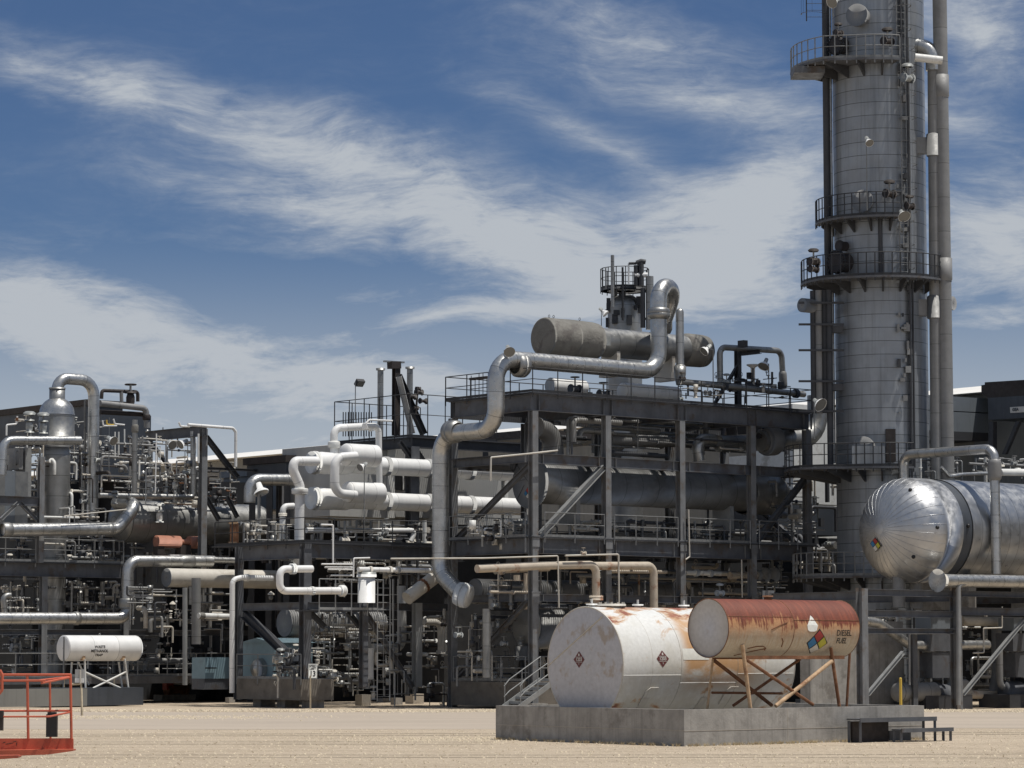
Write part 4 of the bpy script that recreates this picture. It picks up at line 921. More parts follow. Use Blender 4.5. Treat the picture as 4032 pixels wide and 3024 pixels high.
# middle deck vessel
c0=pt(('b',1.7),y6,505,275); rF=wpx(c0,104)
horiz=thing('heat_exchanger','long grey exchanger with big round end flange inside the tall frame','heat exchanger',c0)
rS=wpx(c0,80); e=pt(('b',1.7),y5,1760,440); LL=(e-c0).dot(AU)
m=MB(); m.lathe(c0,AU,[(0,1e-3),(0,rF-.03),(.03,rF),(.14,rF),(.14,rS)],44); m.build('end_flange','pipe_grey',horiz,label='large flat round end with hazard diamond')
m=MB(); m.lathe(c0,AU,[(.14,rS*1.0),(.5,rS*1.04),(2.6,rS*1.04),(2.6,rS*.98),(LL,rS*.98)],44,x0=ZZ); m.build('shell','galv_dull',horiz)
m=MB(); m.lathe(c0+AU*LL,AU,[(-1.9,rS*1.1),(-1.7,rS*1.16),(0,rS*1.1),(.5,rS*.85),(.75,rS*.4),(.8,.001)],36); m.build('end_cap','galv_dull',horiz)
for t in (2.4,LL-3.2): 
    m=MB(); m.box6(c0+AU*t-ZZ*(rS+.35),AU*.12,AV*.6,ZZ*.55); m.build('saddle','steel_light',horiz)
m=MB(); 
for (x0,y0,x1,y1) in ((100,810,470,750),(190,260,500,740),(500,740,620,900),(240,1310,440,900),(525,130,515,700)):
    f_=zz(2000,1780,6.91); a=pt(('a',S.ab(c0)[0]-.012),f_,x0,y0); b=pt(('a',S.ab(c0)[0]-.012),f_,x1,y1); m.bar(a,b,.012,.012)
m.build('seam','ink',horiz)
fN=zz(2000,1780,6.91); cN=pt(('a',S.ab(c0)[0]-.02),fN,540,1120); 
bo,qu=diamond_quads(.27)
for mt,poly in bo+qu:
    m=MB(); e_=0 if mt=='ink' else .012; m.add([cN-AU*e_-AV*x+ZZ*y for x,y in poly],[(0,1,2,3)]); m.build('hazard_diamond',mt,horiz)
cN=pt(('a',S.ab(c0)[0]-.02),fN,250,900)
# lower long dark exchanger behind the rusty pipes
p=pt(('b',bL),z32,1300,1185); rr_=wpx(p,50)
horiz_vessel('heat_exchanger','long dark exchanger in the shaded bottom bay of the tall frame','heat exchanger',p,13.5,rr_,'pipe_grey',head0=.2,saddles=(2,7,11.5),smat='steel')
pD=pt(('b',3.6),y6,2010-0,1390); 
# pipes under top deck
pipe('big dark elbow pipe under the top deck beside the front column',('b',3.0),y2,[(1150,1060),(1310,1085),(1330,1400)],112,'pipe_grey',bend=.9)
pipe('curved duct-like pipe dipping below top deck at second bay',('b',3.5),y2,[(1980,1400),(1985,1200),(2500,1210)],85,'pipe_grey',bend=1)
pipe('long dark horizontal pipe hung under the top deck',('b',3.0),y4,[(0,1200),(820,1210)],62,'pipe_grey')
pipe('shiny elbow pipe below top deck in third bay',('b',1.6),y4,[(1140,1195),(930,1180),(975,1420)],62,'galv',bend=.9)
pipe('fat horizontal pipe below top deck in fourth bay',('b',2.6),y4,[(1190,1240),(1700,1225)],90,'galv_dull')
pipe('large curved pipe joining the frame to tower base of risers',('b',.6),y4,[(1650,1190),(2130,1150)],0.1,'galv') if False else None
# thick curved pipe from frame to the risers left of the tower
pz=[pt(('b',1.2),y4,1640,1210),pt(('b',1.2),t3,330,1320),pt(('b',1.2),t3,560,1230),pt(('b',1.2),t3,575,900)]
pz=[pt(('b',1.2),y4,1640,1210),pt(('b',1.2),t3,540,1290),pt(('b',1.2),t3,560,1000)]; pz[2]=X(pz[1],pz[2].z+.6)
pipe('thick grey elbow pipe rising beside left flank of the tall tower',('b',1.2),y4,[],0,'galv_dull',wpts=pz,rm=wpx(pz[0],41),bend=1.6,fl=[(0,.17,1.45,.9)],flmat='pipe_grey')
# rusty cream pipes above the white tank
simple('rustpipe',(.46,.40,.32),.7,0,.12,3,dirt=(.26,.11,.055),bump=.2)
e=pt(('b',-.75),y6,1240,1500)
pipe('rust-topped cream pipe bending down to a bolted flange above white tank',('b',-.75),y6,[(-60,1215),(700,1180),(1235,1172),(1235,1560),(1236,1900)],46,'rustpipe',bend=1.1,fl=[(2,.93,1.75,.2)],name='pipe')
pipe('second rust-topped cream pipe bending down behind the white tank',('b',-.45),y6,[(1200,1185),(1862,1182),(1868,1900)],45,'rustpipe',bend=1.1)
pipe('slim cream pipe pair running behind the second rusty pipe',('b',.6),y6,[(1390,1245),(2000,1250)],20,'rustpipe')
pipe('thin pale pipe loop dropping in front of nearest frame column',('b',-.9),y6,[(-1000,1105),(20,1100),(820,1075),(832,1640)],9,'cream',bend=1)
pipe('thin pale pipe loop dropping right of the rusty flange pipe',('b',-1.0),y6,[(900,1072),(1480,1058),(1487,1660)],10,'cream',bend=1)
valve(pt(('b',-1),y6,1098,1045),AU,.12,'rustpipe','tiny valve on the thin pale loop above rusty pipes')
pipe('thin pale drain pipe beside second front column of frame',('b',-.35),y5,[(860,570),(872,1085),(830,1115)],8,'cream',bend=.5)
pipe('thin pale drain pipe beside third front column of frame',('b',-.35),y5,[(1438,1115),(1445,1530)],7,'cream')
pipe('pale pipe in lower bay right of the second frame column',('b',1.2),y5,[(830,1258),(1210,1270)],26,'white_dirty',fl=[(0,.3,1.5,.15),(0,.7,1.5,.15)])
pipe('pale rusty-bottomed pipe in the lower bay left of fourth frame column',('b',1.2),y5,[(1310,1290),(1620,1290)],42,'rustpipe',fl=[(0,.97,1.5,.2)],flmat='cream')
root=thing('flange_stub','two pale flanged stubs at the right end of the frame bottom bay','pipe stub',pt(('b',1.2),y5,1700,1290))
for x in (1690,1790):
    m=MB(); c=pt(('b',1.2),y5,x,1285); m.lathe(c,AU,[(-.1,.001),(-.1,.36),(.06,.36),(.06,.001)],20); m.build('flange','cream',root)
valve(pt(('b',.3),y5,1200,1480),AU,.2,'white_dirty','small white-capped valve on lower beam above the diesel tank',wheel=False)
# pipes seen through the skid bays
pipe('speckled shiny upright pipe in the dark lowest bay beside stair',('b',1.5),z33,[(1425,130),(1425,880)],46,'galv_dull')
pipe('tan elbow pipe low in shade left of the tall frame',('b',8),z33,[(745,275),(925,275),(930,620)],36,'cream',fl=[(1,.95,1.5,.12)])
pipe('tan upright pipe low in shade left of the tall frame',('b',7.5),z33,[(965,130),(955,600)],16,'cream')
c=pt(('b',2.2),z33,1865,320)
root=thing('vessel','crumpled foil-clad round vessel end glimpsed beside front column above the stair','vessel',c)
m=MB(); m.lathe(c,AU,[(-.1,.001),(-.08,.7),(-.02,.95),(0,1.02),(2.4,1.02)],30); m.build('shell','galv_dull',root)
m=MB(); m.lathe(c-ZZ*1.2-AU*.3,ZZ,[(-.3,.001),(-.3,.32),(.3,.34),(.35,.25),(.4,.001)],16); m.build('nozzle','galv_dull',root)
# tray of white little lines on left of the frame, mid level
pipe('pale conduit crossing in front of exchanger end to frame column',('b',-.5),y2,[(640,1640),(645,1385),(1060,1345),(1370,1310)],10,'cream',bend=.6)
pipe('dark header beam-pipe passing behind the left front columns',('a',1.0),y2,[(320,1460),(880,1490)],40,'steel_dark')
# ================================================================ TALL TOWER
Tc=Pd(3470,1300,136); Tc=V((Tc.x,Tc.y,0)); TRr=2.16
ztw=lambda zf,x,y,d=134: Pd(*zf(x,y),d).z
root=thing('distillation_tower','towering grey insulated process column with ringed platforms','tower',Tc); TWR=root
m=MB(); n=14; m.lathe(Tc,ZZ,[(0,TRr)]+[(34*i/n,TRr) for i in range(1,n+1)],64); m.build('shell','tower_clad',root)
def rot(a,r=1,z=0): return V((Tc.x+r*math.cos(R(a)),Tc.y+r*math.sin(R(a)),z))
def ringdeck(z,prof,th=.10,rails=True,rmat='rail',brk=True,lab=None,railrange=None):
    """prof: list of (angle, outer radius)"""
    A=[];a0,a1=prof[0][0],prof[-1][0]; n=max(6,int((a1-a0)/7))
    for i in range(n+1):
        a=a0+(a1-a0)*i/n
        for (p,q_) in zip(prof,prof[1:]):
            if p[0]<=a<=q_[0]+1e-6: r=p[1]+(q_[1]-p[1])*(a-p[0])/(q_[0]-p[0]); break
        A.append((a,r))
    vs=[];fs=[]
    for a,r in A: vs+=[rot(a,TRr+.04,z),rot(a,r,z),rot(a,r,z-th),rot(a,TRr+.04,z-th)]
    for i in range(len(A)-1):
        b=i*4; fs+=[(b,b+1,b+5,b+4),(b+1,b+2,b+6,b+5),(b+2,b+3,b+7,b+6)]
    fs+=[(0,3,2,1),(len(vs)-4,len(vs)-3,len(vs)-2,len(vs)-1)]
    m=MB(); m.add(vs,fs); pl=m.build('platform','steel',TWR,label=lab)
    if rails: railing(pl,[rot(a,r-.04,z) for a,r in A if not railrange or railrange[0]<=a<=railrange[1]],1.07,1.3,rmat)
    for a,r in A[1::3]:
        m=MB(); x=V((math.cos(R(a)),math.sin(R(a)),0)); t=V((-x.y,x.x,0))*.04
        p=[rot(a,TRr+.03,z-th),rot(a,r-.25,z-th),rot(a,r-.25,z-th-.12),rot(a,TRr+.03,z-th-.55)]
        m.add([v+t for v in p]+[v-t for v in p],[(0,1,2,3),(7,6,5,4),(0,4,5,1),(1,5,6,2),(2,6,7,3),(3,7,4,0)]); m.build('bracket','steel_dark',pl)
    return pl
z1_=ztw(t1,900,600); z2_=ztw(t2,900,630); z3_=ztw(t2,1000,1215); z4_=ztw(t3,900,1575); z5_=ztw(t5,400,1150)
ringdeck(z1_,[(172,4.15),(225,4.0),(240,3.4),(282,3.05)],rmat='rail')
ringdeck(z2_,[(178,3.05),(225,3.05),(282,3.0)],rmat='rail_dark')
ringdeck(z3_,[(172,3.75),(215,3.6),(240,3.2),(330,3.15)],rmat='rail_dark')
ringdeck(z4_,[(150,4.6),(205,4.6),(235,3.3),(290,3.1)],rmat='rail_dark'); ringdeck(z5_,[(165,4.3),(215,4.0),(240,3.2),(290,3.1)],rmat='rail')
m=MB(); m.box6(rot(195,3.55,z1_-.3),V((.72,0,0)),V((0,.9,0)),V((0,0,.16))); m.build('platform_beam','steel',root)
# manways / nozzles
def nozzle(zf,x,y,r,ln,mat,lab=None,name='manway',ring=0):
    px,py=zf(x,y); p=Pd(px,py,134.2); d=V((p.x-Tc.x,0,0)).x; a=math.degrees(math.asin(max(-.95,min(.95,d/TRr)))); ang=-90+a
    ax=V((math.cos(R(ang)),math.sin(R(ang)),0)); rr=wpx(p,r/zf.s); c=V((Tc.x,Tc.y,p.z))
    m=MB(); m.lathe(c,ax,[(TRr-.1,rr*.85),(TRr+ln*.75,rr*.85),(TRr+ln*.75,rr),(TRr+ln,rr),(TRr+ln,1e-3)],26); o=m.build(name,mat,TWR,label=lab)
    if ring:
        m=MB()
        for j in range(16): b=2*PI*j/16; x_,y_=perp(ax); e=c+ax*(TRr+ln*.75)+(x_*math.cos(b)+y_*math.sin(b))*rr*.97; m.cyl(e-ax*.08,e+ax*(ln*.25+.1),.03,6)
        m.torus(c+ax*(TRr+ln*.8),ax,rr,.03,22,5); m.build('bolts','steel_dark',o)
    return o
nozzle(t1,955,170,112,.55,'pipe_grey','big plain round insulated manway cover'); nozzle(t1,800,420,98,.5,'dark_brown','dark bolted manway',ring=1)
nozzle(t2,830,1055,112,.7,'dark_brown','dark bolted manway on third platform',ring=1); nozzle(t2,985,480,110,.25,'pipe_grey'); nozzle(t3,1010,1385,105,.45,'pipe_grey')
nozzle(t2,825,895,55,.45,'dark_brown',name='hinge_arm')
# ladder with cage down the front right
lx=ztw
def lad(x,ya,yb,zfa,zfb):
    a=Pd(*zfa(x,ya),133.6); b=Pd(*zfb(x,yb),133.6); ang=-90+math.degrees(math.asin(max(-.95,min(.95,(a.x-Tc.x)/TRr)))); ax=V((math.cos(R(ang)),math.sin(R(ang)),0))
    c=V((Tc.x,Tc.y,0))+ax*(TRr+.18); sd_=V((-ax.y,ax.x,0)); ladder(TWR,V((c.x,c.y,b.z)),V((c.x,c.y,a.z)),.45,'rail',True,ax,sd_)
lad(1370,340,950,t1,t2) if False else None
lad(1370,350,640,t1,t2); lad(1365,640,1190,t2,t2); lad(1330,-400,350,t1,t1)
m=MB(); m.bar(rot(-62,TRr+.15,2),rot(-62,TRr+.15,33),.16,.08); m.build('cable_tray','steel_dark',root)
for (a,z0,z1__,r) in ((-97,z3_+.1,z2_,.10),(-58,z4_,z3_,.05),(-70,z1_,33,.07)):
    m=MB(); m.tube([rot(a,TRr+.14,z0),rot(a,TRr+.14,z1__)],r,8); m.build('conduit','steel_dark',root)
for i in range(40):
    a=-74+rnd(-4,12); z=rnd(z4_,z1_); m=MB(); m.box6(rot(a,TRr+.15,z),V((rnd(.03,.14),0,0)),V((0,.05,0)),V((0,0,rnd(.03,.2)))); m.build('junction_box',random.choice(('pipe_grey','steel_dark','steel_light')),root)
m=MB(); m.box6(rot(-88,TRr+.12,z4_+1.0),V((.22,0,0)),V((0,.12,0)),V((0,0,.75))); m.build('insulation_box','dark_brown',root,label='rusty brown upright box beside lower manway')
c=Pd(*t3(1030,1440),133.3); m=MB(); m.box6(c+ZZ*-.2,V((.75,0,0)),V((0,.05,0)),V((0,0,.55))); m.build('wind_screen','tower_clad',root)
# pale valve group at platform 1
for (zf,x,y) in ((t1,1215,400),(t1,740,320),(t2,1235,400),(t2,1430,520),(t2,500,1130),(t2,500,1060)):
    p=Pd(*zf(x,y),133.3); valve(p,AU,rnd(.2,.3),'dark_brown','small rusty valve cluster on a platform of the tall tower',group='valves on the tower platforms',wheel=False)
# dark riser column left of the tower
a=Pd(*t1(610,-200),135.5); b=Pd(*t2(625,1190),135.5); pipe('dark slim riser pipe up the left flank of the tall tower','d',ID,[],0,'steel_dark',wpts=[V((a.x+.0,135.5,b.z)),V((a.x,135.5,a.z))],rm=.16)
pipe('thin bright pipe between dark riser and the tall tower','d',ID,[],0,'galv',wpts=[V((Pd(*t1(655,0),135.5).x,135.6,z4_+.3)),V((Pd(*t1(655,0),135.5).x,135.6,33))],rm=.08)
root=thing('ladder_cage','dark ladder cage hanging at top left of the tall tower','ladder cage',Pd(*t1(500,200),135)); a=Pd(*t1(515,205),134.6); ladder(root,a,a+ZZ*4,.8,'rail_dark',True,V((-.3,-1,0)).normalized(),V((1,0,0)))
# riser bundle below platform 3
for i,(x,r,mt,lb) in enumerate(((505,30,'steel_dark','dark riser pipe, leftmost of the bundle left of tower'),(560,38,'pipe_grey','grey riser pipe, middle of the bundle left of tower'),(612,30,'rail_dark','thin black riser pipe right of middle in the bundle left of tower'),(658,30,'steel_dark','dark riser pipe nearest to the tower in the bundle'))):
    a=Pd(*t2(x,1340),134.9); b=Pd(*t3(x,1050 if i!=3 else 1560),134.9); pipe(lb,'d',ID,[],0,mt,wpts=[V((b.x,134.9-i*.1,b.z)),V((b.x,134.9-i*.1,a.z))],rm=wpx(a,r/k),group=None)
root=thing('pipe_clamps','steel arms tying the riser bundle to the tall tower','bracket',Pd(*t3(690,240),135))
for y in (240,800): m=MB(); p=Pd(*t3(690,y),135.2); m.box6(p,V((.45,0,0)),V((0,.2,0)),V((0,0,.16))); m.build('arm','steel',root)
for y in (-20,190,440,740,1030): m=MB(); p=Pd(*t3(575,y),134.4); m.box6(p,V((1.05,0,0)),V((0,.03,0)),V((0,0,.05))); m.build('strap','steel_dark',root)
c=Pd(*t2(387,1478),134.5); root=thing('nozzle_stub','flat-ended grey nozzle poking left from the riser bundle','nozzle',c); m=MB(); ax=V((.8,.6,0)); m.lathe(c,ax,[(0,.001),(0,.33),(1.4,.33)],26); m.build('stub','pipe_grey',root)
c=Pd(*t2(1905,1460),137.5); root=thing('nozzle_stub','flat-ended grey nozzle poking right behind tower side pipes','nozzle',c); m=MB(); ax=V((-.8,.6,0)); m.lathe(c-V((.25,0,0)),ax,[(0,.001),(0,.33),(1.0,.33)],26); m.build('stub','pipe_grey',root)
# two side pipes
D=134.5
a=Pd(*t1(1615,560),D); b=Pd(*t3(1675,1372),D)
pA=[V((b.x,D,1.2)),V((a.x+.25,D,a.z-.3)),V((a.x+.0,D,a.z+.35)),V((Tc.x+1.2,D+.2,a.z+.8))]
root=thing('pipe','tall grey side pipe with white elbow at platform height next to tower','pipe',pA[0]); r_=wpx(a,23)
m=MB(); m.tube([V((b.x,D,1.2)),V((a.x+.2,D,a.z-.6))],r_,20); m.build('pipe_run','pipe_grey',root)
m=MB(); e=Pd(*t1(1575,455),D); m.tube(fillet([V((a.x+.2,D,a.z-.6)),V((a.x+.2,D,e.z)),V((Tc.x+1.4,D+.4,e.z+.15))],r_*2.6),r_*1.3,18); m.build('elbow','galv_bright',root)
for zf,y in ((t1,1405),(t2,1500)):
    c=Pd(*zf(1640,y),D); m=MB(); cx=b.x+(a.x+.2-b.x)*((c.z-b.z)/(a.z-b.z)); m.lathe(V((cx,D,c.z)),ZZ,[(-.55,r_),(-.5,r_*1.25),(.5,r_*1.25),(.55,r_)],20); m.build('collar','pipe_grey',root); 
    m=MB(); m.box6(V((cx-.7,D+.2,c.z)),V((.7,0,0)),V((0,.2,0)),V((0,0,.38))); m.build('guide_arm','pipe_grey',root)
pp=pipe('short white pipe crossing the side pipes near the upper platform',('d',133.6),t1,[(1480,555),(1745,585)],40,'white_dirty')
valve(Pd(*t1(1410,755),132.8),AU,.3,'valve_grey','pale floodlight-like valve below the upper platform right side',wheel=False)
a=Pd(*t1(1720,0),D); b=Pd(*t3(1795,1372),D); r_=wpx(a,28.5)
root=thing('pipe','thickest outer grey side pipe running up right of the tower','pipe',b); m=MB(); m.tube([V((b.x,D,1.2)),V((a.x,D,33))],r_,24); m.build('pipe_run','pipe_grey',root)
for zf,y in ((t1,830),(t2,1130)):
    c=Pd(*zf(1740,y),D); cx=b.x+(a.x-b.x)*((c.z-b.z)/(33-b.z)); m=MB(); m.lathe(V((cx,D,c.z)),ZZ,[(-.6,r_),(-.55,r_*1.0),(-.5,r_*1.1),(.5,r_*1.1),(.5,r_)],22); m.build('collar','pipe_grey',root)
# tower floodlights
def tlamp(lab,zf,base,head,D=132.2,r=.2,face=V((.2,-.7,-.6))): floodlight(lab,('d',D),zf,base,head,face=face,r=r)
tlamp('twin white floodlight on tall pole in front of the tower',t2,(1018,560),(1030,-110)); tlamp('bright white floodlight by ladder at second tower platform',t2,(1370,900),(1365,600),r=.3); tlamp('white floodlight high at the top edge left of tower',t1,(690,160),(700,10),r=.3,face=V((-.6,-.6,-.4)))
tlamp('white floodlight on the left riser pipe below the railing level',t3,(510,1300),(545,950),r=.34,face=V((.5,-.6,-.5)))
# ================================================================ BIG SHINY DRUM RIGHT
bV=-10.5
cl=pt(('b',bV),t5,1430,700); Rv=wpx(cl,(1200-200)/2/k*1.0)
top_=pt(('b',bV),t5,1150,205); zc=(pt(('b',bV),t5,1150,205).z+pt(('b',bV),t5,950,1215).z)/2; Rv=(top_.z-pt(('b',bV),t5,950,1215).z)/2
cl=S.w(S.ab(pt(('b',bV),t5,1080,700))[0],bV,zc)
root=thing('pressure_vessel','huge shiny banded horizontal vessel with domed end at right edge','vessel',cl-ZZ*Rv)
m=MB(); m.lathe(cl,AU,[(0,Rv),(.25,Rv),(.25,Rv*1.004),(1.1,Rv*1.004)],72,x0=ZZ); m.build('shell_band','head_clad',root)
m=MB(); m.lathe(cl+AU*1.1,AU,[(0,Rv*.985),(.62,Rv*.985)],72,x0=ZZ); m.build('gap_ring','cooler',root,label='dark uncovered ring in the cladding')
m=MB(); m.lathe(cl+AU*1.72,AU,[(0,Rv),(15,Rv)],72,x0=ZZ); m.build('shell','vessel_clad',root)
m=MB(); pr=[(-1.0*Rv*.78*math.sin(PI/2*i/16),max(.001,Rv*math.cos(PI/2*i/16))) for i in range(17)]; pr.reverse(); m.lathe(cl,AU,pr,96,x0=ZZ); m.build('domed_head','head_clad',root)
m=MB()
for j in range(34):
    a=2*PI*j/34; d=ZZ*math.cos(a)+AV*math.sin(a); P=[cl-AU*(Rv*.78*math.sin(PI/2*i/16))+d*(Rv*math.cos(PI/2*i/16)+.004) for i in range(16)]; m.tube(P,.010,4,False)
m.build('gore_seams','vessel_clad',root)
if 0:
  m=MB()
  for (x,y) in ((848,270),(1072,670),(830,1040),(1462,645),(1450,1000)):
    pass
for (t_,ph_) in ((-.9,.55),(-.5,1.55),(1.4,1.5),(-1.1,2.3)):
    if t_<0: rr=Rv*math.sqrt(max(0,1-(t_/(Rv*.78))**2))
    else: rr=Rv
    p=cl+AU*t_+ZZ*(rr*math.cos(ph_))-AV*(rr*math.sin(ph_)); m=MB(); m.ball(p,.09,8); m.build('thermowell','black',root)
ch=pt(('b',bV-.6),t5,783,845)
aa=[]
# diamond lies on the lower front of the head
for dx in range(1):
    # find point on the ellipsoid along the ray
    d=ray(*t5(783,845)); best=None
    for i in range(4000):
        p=CO+d*(118+i*.004/ d.y); a_,b_,z_=S.ab(p); a0_,_,_=S.ab(cl); t_=(a_-a0_)/(Rv*.78); rr=math.hypot(b_-bV,z_-zc)/Rv
        if t_<=0 and t_*t_+rr*rr<=1: best=p; break
    ch=best or ch
nrm=(AU*((S.ab(ch)[0]-S.ab(cl)[0])/(Rv*.78)**2)+AV*((S.ab(ch)[1]-bV)/Rv**2)+ZZ*((ch.z-zc)/Rv**2)).normalized()
xx=(AU*.64-AV*.77); xx=(xx-nrm*xx.dot(nrm)).normalized(); yy=nrm.cross(xx); yy=yy if yy.z>0 else -yy
bo,qu=diamond_quads(.34)
for mt,poly in bo+qu:
    m=MB(); e_=.05 if mt=='ink' else .062; m.add([ch+nrm*e_+xx*x+yy*y for x,y in poly],[(0,1,2,3)]); m.build('hazard_diamond',mt,root,label='small four colour hazard diamond')
for a_ in (2.4,9.0):
    m=MB(); c=cl+AU*a_; m.box6(c-ZZ*(Rv+.4),AU*.25,AV*1.6,ZZ*.75); m.build('saddle','concrete',root)
m=MB(); 
for x in (1000,1170): p=pt(('b',bV),t5,x,1270); m.tube([p+ZZ*.6,V((p.x,p.y,zc-Rv-1.1))],.28,12)
m.build('bottom_nozzle','pipe_grey',root)
# pipe over the drum
pts=[pt(('b',bV-1.0),t4,1015,1230),pt(('b',bV-1.0),t4,1040,955),pt(('b',bV-1.0),t4,1900,905),pt(('b',bV-2.6),t4,1925,1050),pt(('b',bV-2.6),t5,1945,1115)]
g0=pt(('b',bV-2.5),t4,1925,905); g1=pt(('b',bV-2.5),t4,1045,965); 
pts=[X(g1+AV*1.2,zc+Rv-.1),X(g1+AV*0,g1.z)+AV*1.2,X(g1,g1.z),X(g0,g1.z),X(g0,pt(('b',bV-2.5),t5,1945,1130).z)]
g0=pt(('b',-13.0),t4,1925,905); aG=S.ab(g0)[0]; g1=pt(('a',aG),t4,1045,965); zG=pt(('a',aG),t4,1500,930).z
pts=[X(g1,zc+Rv*.2),X(g1,zG),X(g0,zG),X(g0,pt(('b',bV-2.5),t5,1945,1130).z)]
pipe('shiny pipe arching over the huge shiny vessel and dropping at right',('b',0),t4,[],0,'galv_bright',wpts=pts,rm=wpx(g0,19.5),bend=1.3,fl=[(2,.17,1.4,.95)],flmat='pipe_grey')
pipe('shiny thick pipe with capped left end below the shiny vessel',('b',-13.3),t5,[(1385,1195),(2900,1215)],65,'galv_bright')
pp=pt(('b',-13.3),t5,1395,1195); root=thing('blanking_cap','pale round cap closing the thick pipe below the shiny vessel','pipe cap',pp); m=MB(); m.lathe(pp,AU,[(-.16,.001),(-.14,.5),(-.05,wpx(pp,66/k)*1.04),(.25,wpx(pp,66/k)*1.04),(.25,wpx(pp,66/k))],24); m.build('cap','cream',root)
pipe('slim grey pipe dropping down along right front column of low frame',('b',-13.45),t5,[(1700,1205),(1578,1240),(1578,2400)],22,'steel_light',bend=1)
# low frame under the vessel
root=thing('support_structure','dark steel pipe support frame under the huge shiny vessel','steel frame',Pz(3390,2810))
fb=-13.0; Lf=lambda zf,x,y,b=fb: pt(('b',b),zf,x,y)
cA=Lf(t6,650,1000); cB=Lf(t6,1560,1000); aA=S.ab(cA)[0]; aB=S.ab(cB)[0]; zTp=Lf(t6,650,165).z
for b in (fb,-7.5):
    for a_ in (aA,aB,aB+6,aB+12): column(root,S.w(a_,b,0),S.w(a_,b,zTp+(0 if a_!=aB else .2)),.36)
for (y0,y1) in ((170,235),(375,440),(548,600)):
    z0,z1=Lf(t6,700,y1).z,Lf(t6,700,y0).z
    beam(root,S.w(aA+.18,fb,(z0+z1)/2),S.w(aB-.18,fb,(z0+z1)/2),.22,z1-z0)
for (y0,y1) in ((190,245),(350,425)):
    z0,z1=Lf(t6,1700,y1).z,Lf(t6,1700,y0).z
    beam(root,S.w(aB+.18,fb,(z0+z1)/2),S.w(aB+12,fb,(z0+z1)/2),.24,z1-z0)
for a_ in (aA,aB,aB+6): beam(root,S.w(a_,fb+.2,zTp-.3),S.w(a_,-7.7,zTp-.3),.24,.35)
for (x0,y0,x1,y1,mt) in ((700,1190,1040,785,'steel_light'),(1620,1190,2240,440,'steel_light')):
    m=MB(); m.ibeam(Lf(t6,x0,y0),Lf(t6,x1,y1),.16,.16); m.build('brace',mt,root,label='diagonal brace, sunlight painted in as paler steel')  # paler steel puts the sunlight into the colour of these braces
c1=Lf(t6,1140,1000,-12.2); m=MB(); m.ibeam(V((c1.x,c1.y,0)),X(c1,Lf(t6,1140,600,-12.2).z),.28,.28,up=AV); m.build('column','steel',root)
pipe('shiny pipe slanting down under the low frame right of diesel tank',('b',-11.5),t6,[(600,470),(800,500),(1120,720),(1860,710)],48,'galv_bright',bend=1.5,fl=[(2,.35,1.35,.3)],flmat='galv')
pipe('tan-bellied long pipe behind upper right bay of low frame',('b',-10),t6,[(1600,480),(2400,490)],48,'cream')
pipe('pale rusty pipe low in right bay of low frame',('b',-10.5),t6,[(1680,1190),(2000,1200)],42,'rustpipe')
pipe('thin pale pipe hoop over the pump in low frame',('b',-12.5),t6,[(1105,1100),(1105,598),(1500,598),(1555,640),(1520,1100)],9,'steel_light',bend=2)
pipe('grey upright pipe with tan stains behind right brace of low frame',('b',-9.5),t6,[(1945,560),(1945,1000),(1900,1250)],48,'pipe_grey')
pipe('thin white pipe with side stub in right bay of low frame',('b',-12.4),t6,[(2000,340),(2000,545),(1820,550),(1825,785),(1720,790)],7,'cream',bend=.8)
pipe('light grey pipe joining the tower area at right edge',('b',-8),t4,[(1980,1130),(2700,1135)],35,'white_dirty')
pipe('bright bent pipe crossing in front of the tower base',('b',-7.5),t4,[(1410,1080),(1490,1170),(1620,1150),(1860,1140)],18,'galv_bright')
# pumps
for i,(x,l) in enumerate(((1340,'dark pump with glazed hood under the low frame, left one'),(2140,'dark pump with glazed hood at the right edge under low frame'))):
    base=Lf(t6,x,1330,-11.3); base.z=0; root=thing('pump',l,'pump',base,None)
    m=MB(); m.box6(base+ZZ*.3,AU*1.5,AV*.9,ZZ*.3); m.build('base','steel_dark',root)
    m=MB(); m.lathe(base+ZZ*.75-AU*.9,AU,[(0,.001),(0,.3),(.1,.42),(1.0,.45),(1.2,.35),(1.8,.3),(1.85,.001)],18); m.build('motor','steel',root)
    m=MB(); m.box6(base+ZZ*1.9,AU*.55,AV*.45,ZZ*.55); m.box6(base+ZZ*2.9,AU*.75,AV*.5,ZZ*.4); m.build('gearbox','steel',root)
    m=MB(); m.box6(base+ZZ*3.7,AU*.62,AV*.45,ZZ*.28); m.build('hood','duct_blue',root,label='pale blue-grey glazed hood')
    m=MB(); m.lathe(base+ZZ*.8+AU*1.1-AV*.5,-AV,[(0,.45),(.3,.5),(.35,.42),(.35,.001)],18); m.build('volute','pipe_grey',root)
    for s_ in (-.5,.5):
        m=MB(); m.tube(fillet([base+ZZ*.9+AU*s_,base+ZZ*.9+AU*s_*2.2,base+ZZ*2.6+AU*s_*2.2],.3),.15,10); m.build('pipe_run','pipe_grey',root)
p=Lf(t6,1000,1170,-11.8); horiz_vessel('filter','small grey drum with yellow band on the ground behind diesel tank','filter',p,2.2,.42,'pipe_grey',head0=.6,head1=.3,saddles=(.5,1.7))
# grey concrete plinths and tan wall behind legs of vessel
m=MB(); a=S.w(aA-.5,-9.8); m.box6(V((a.x+2.5,a.y+2,1.9)),AU*2.9,AV*.3,ZZ*1.9); m.build('fire_wall','concrete',None,'broad grey concrete pier wall behind the low frame','wall')
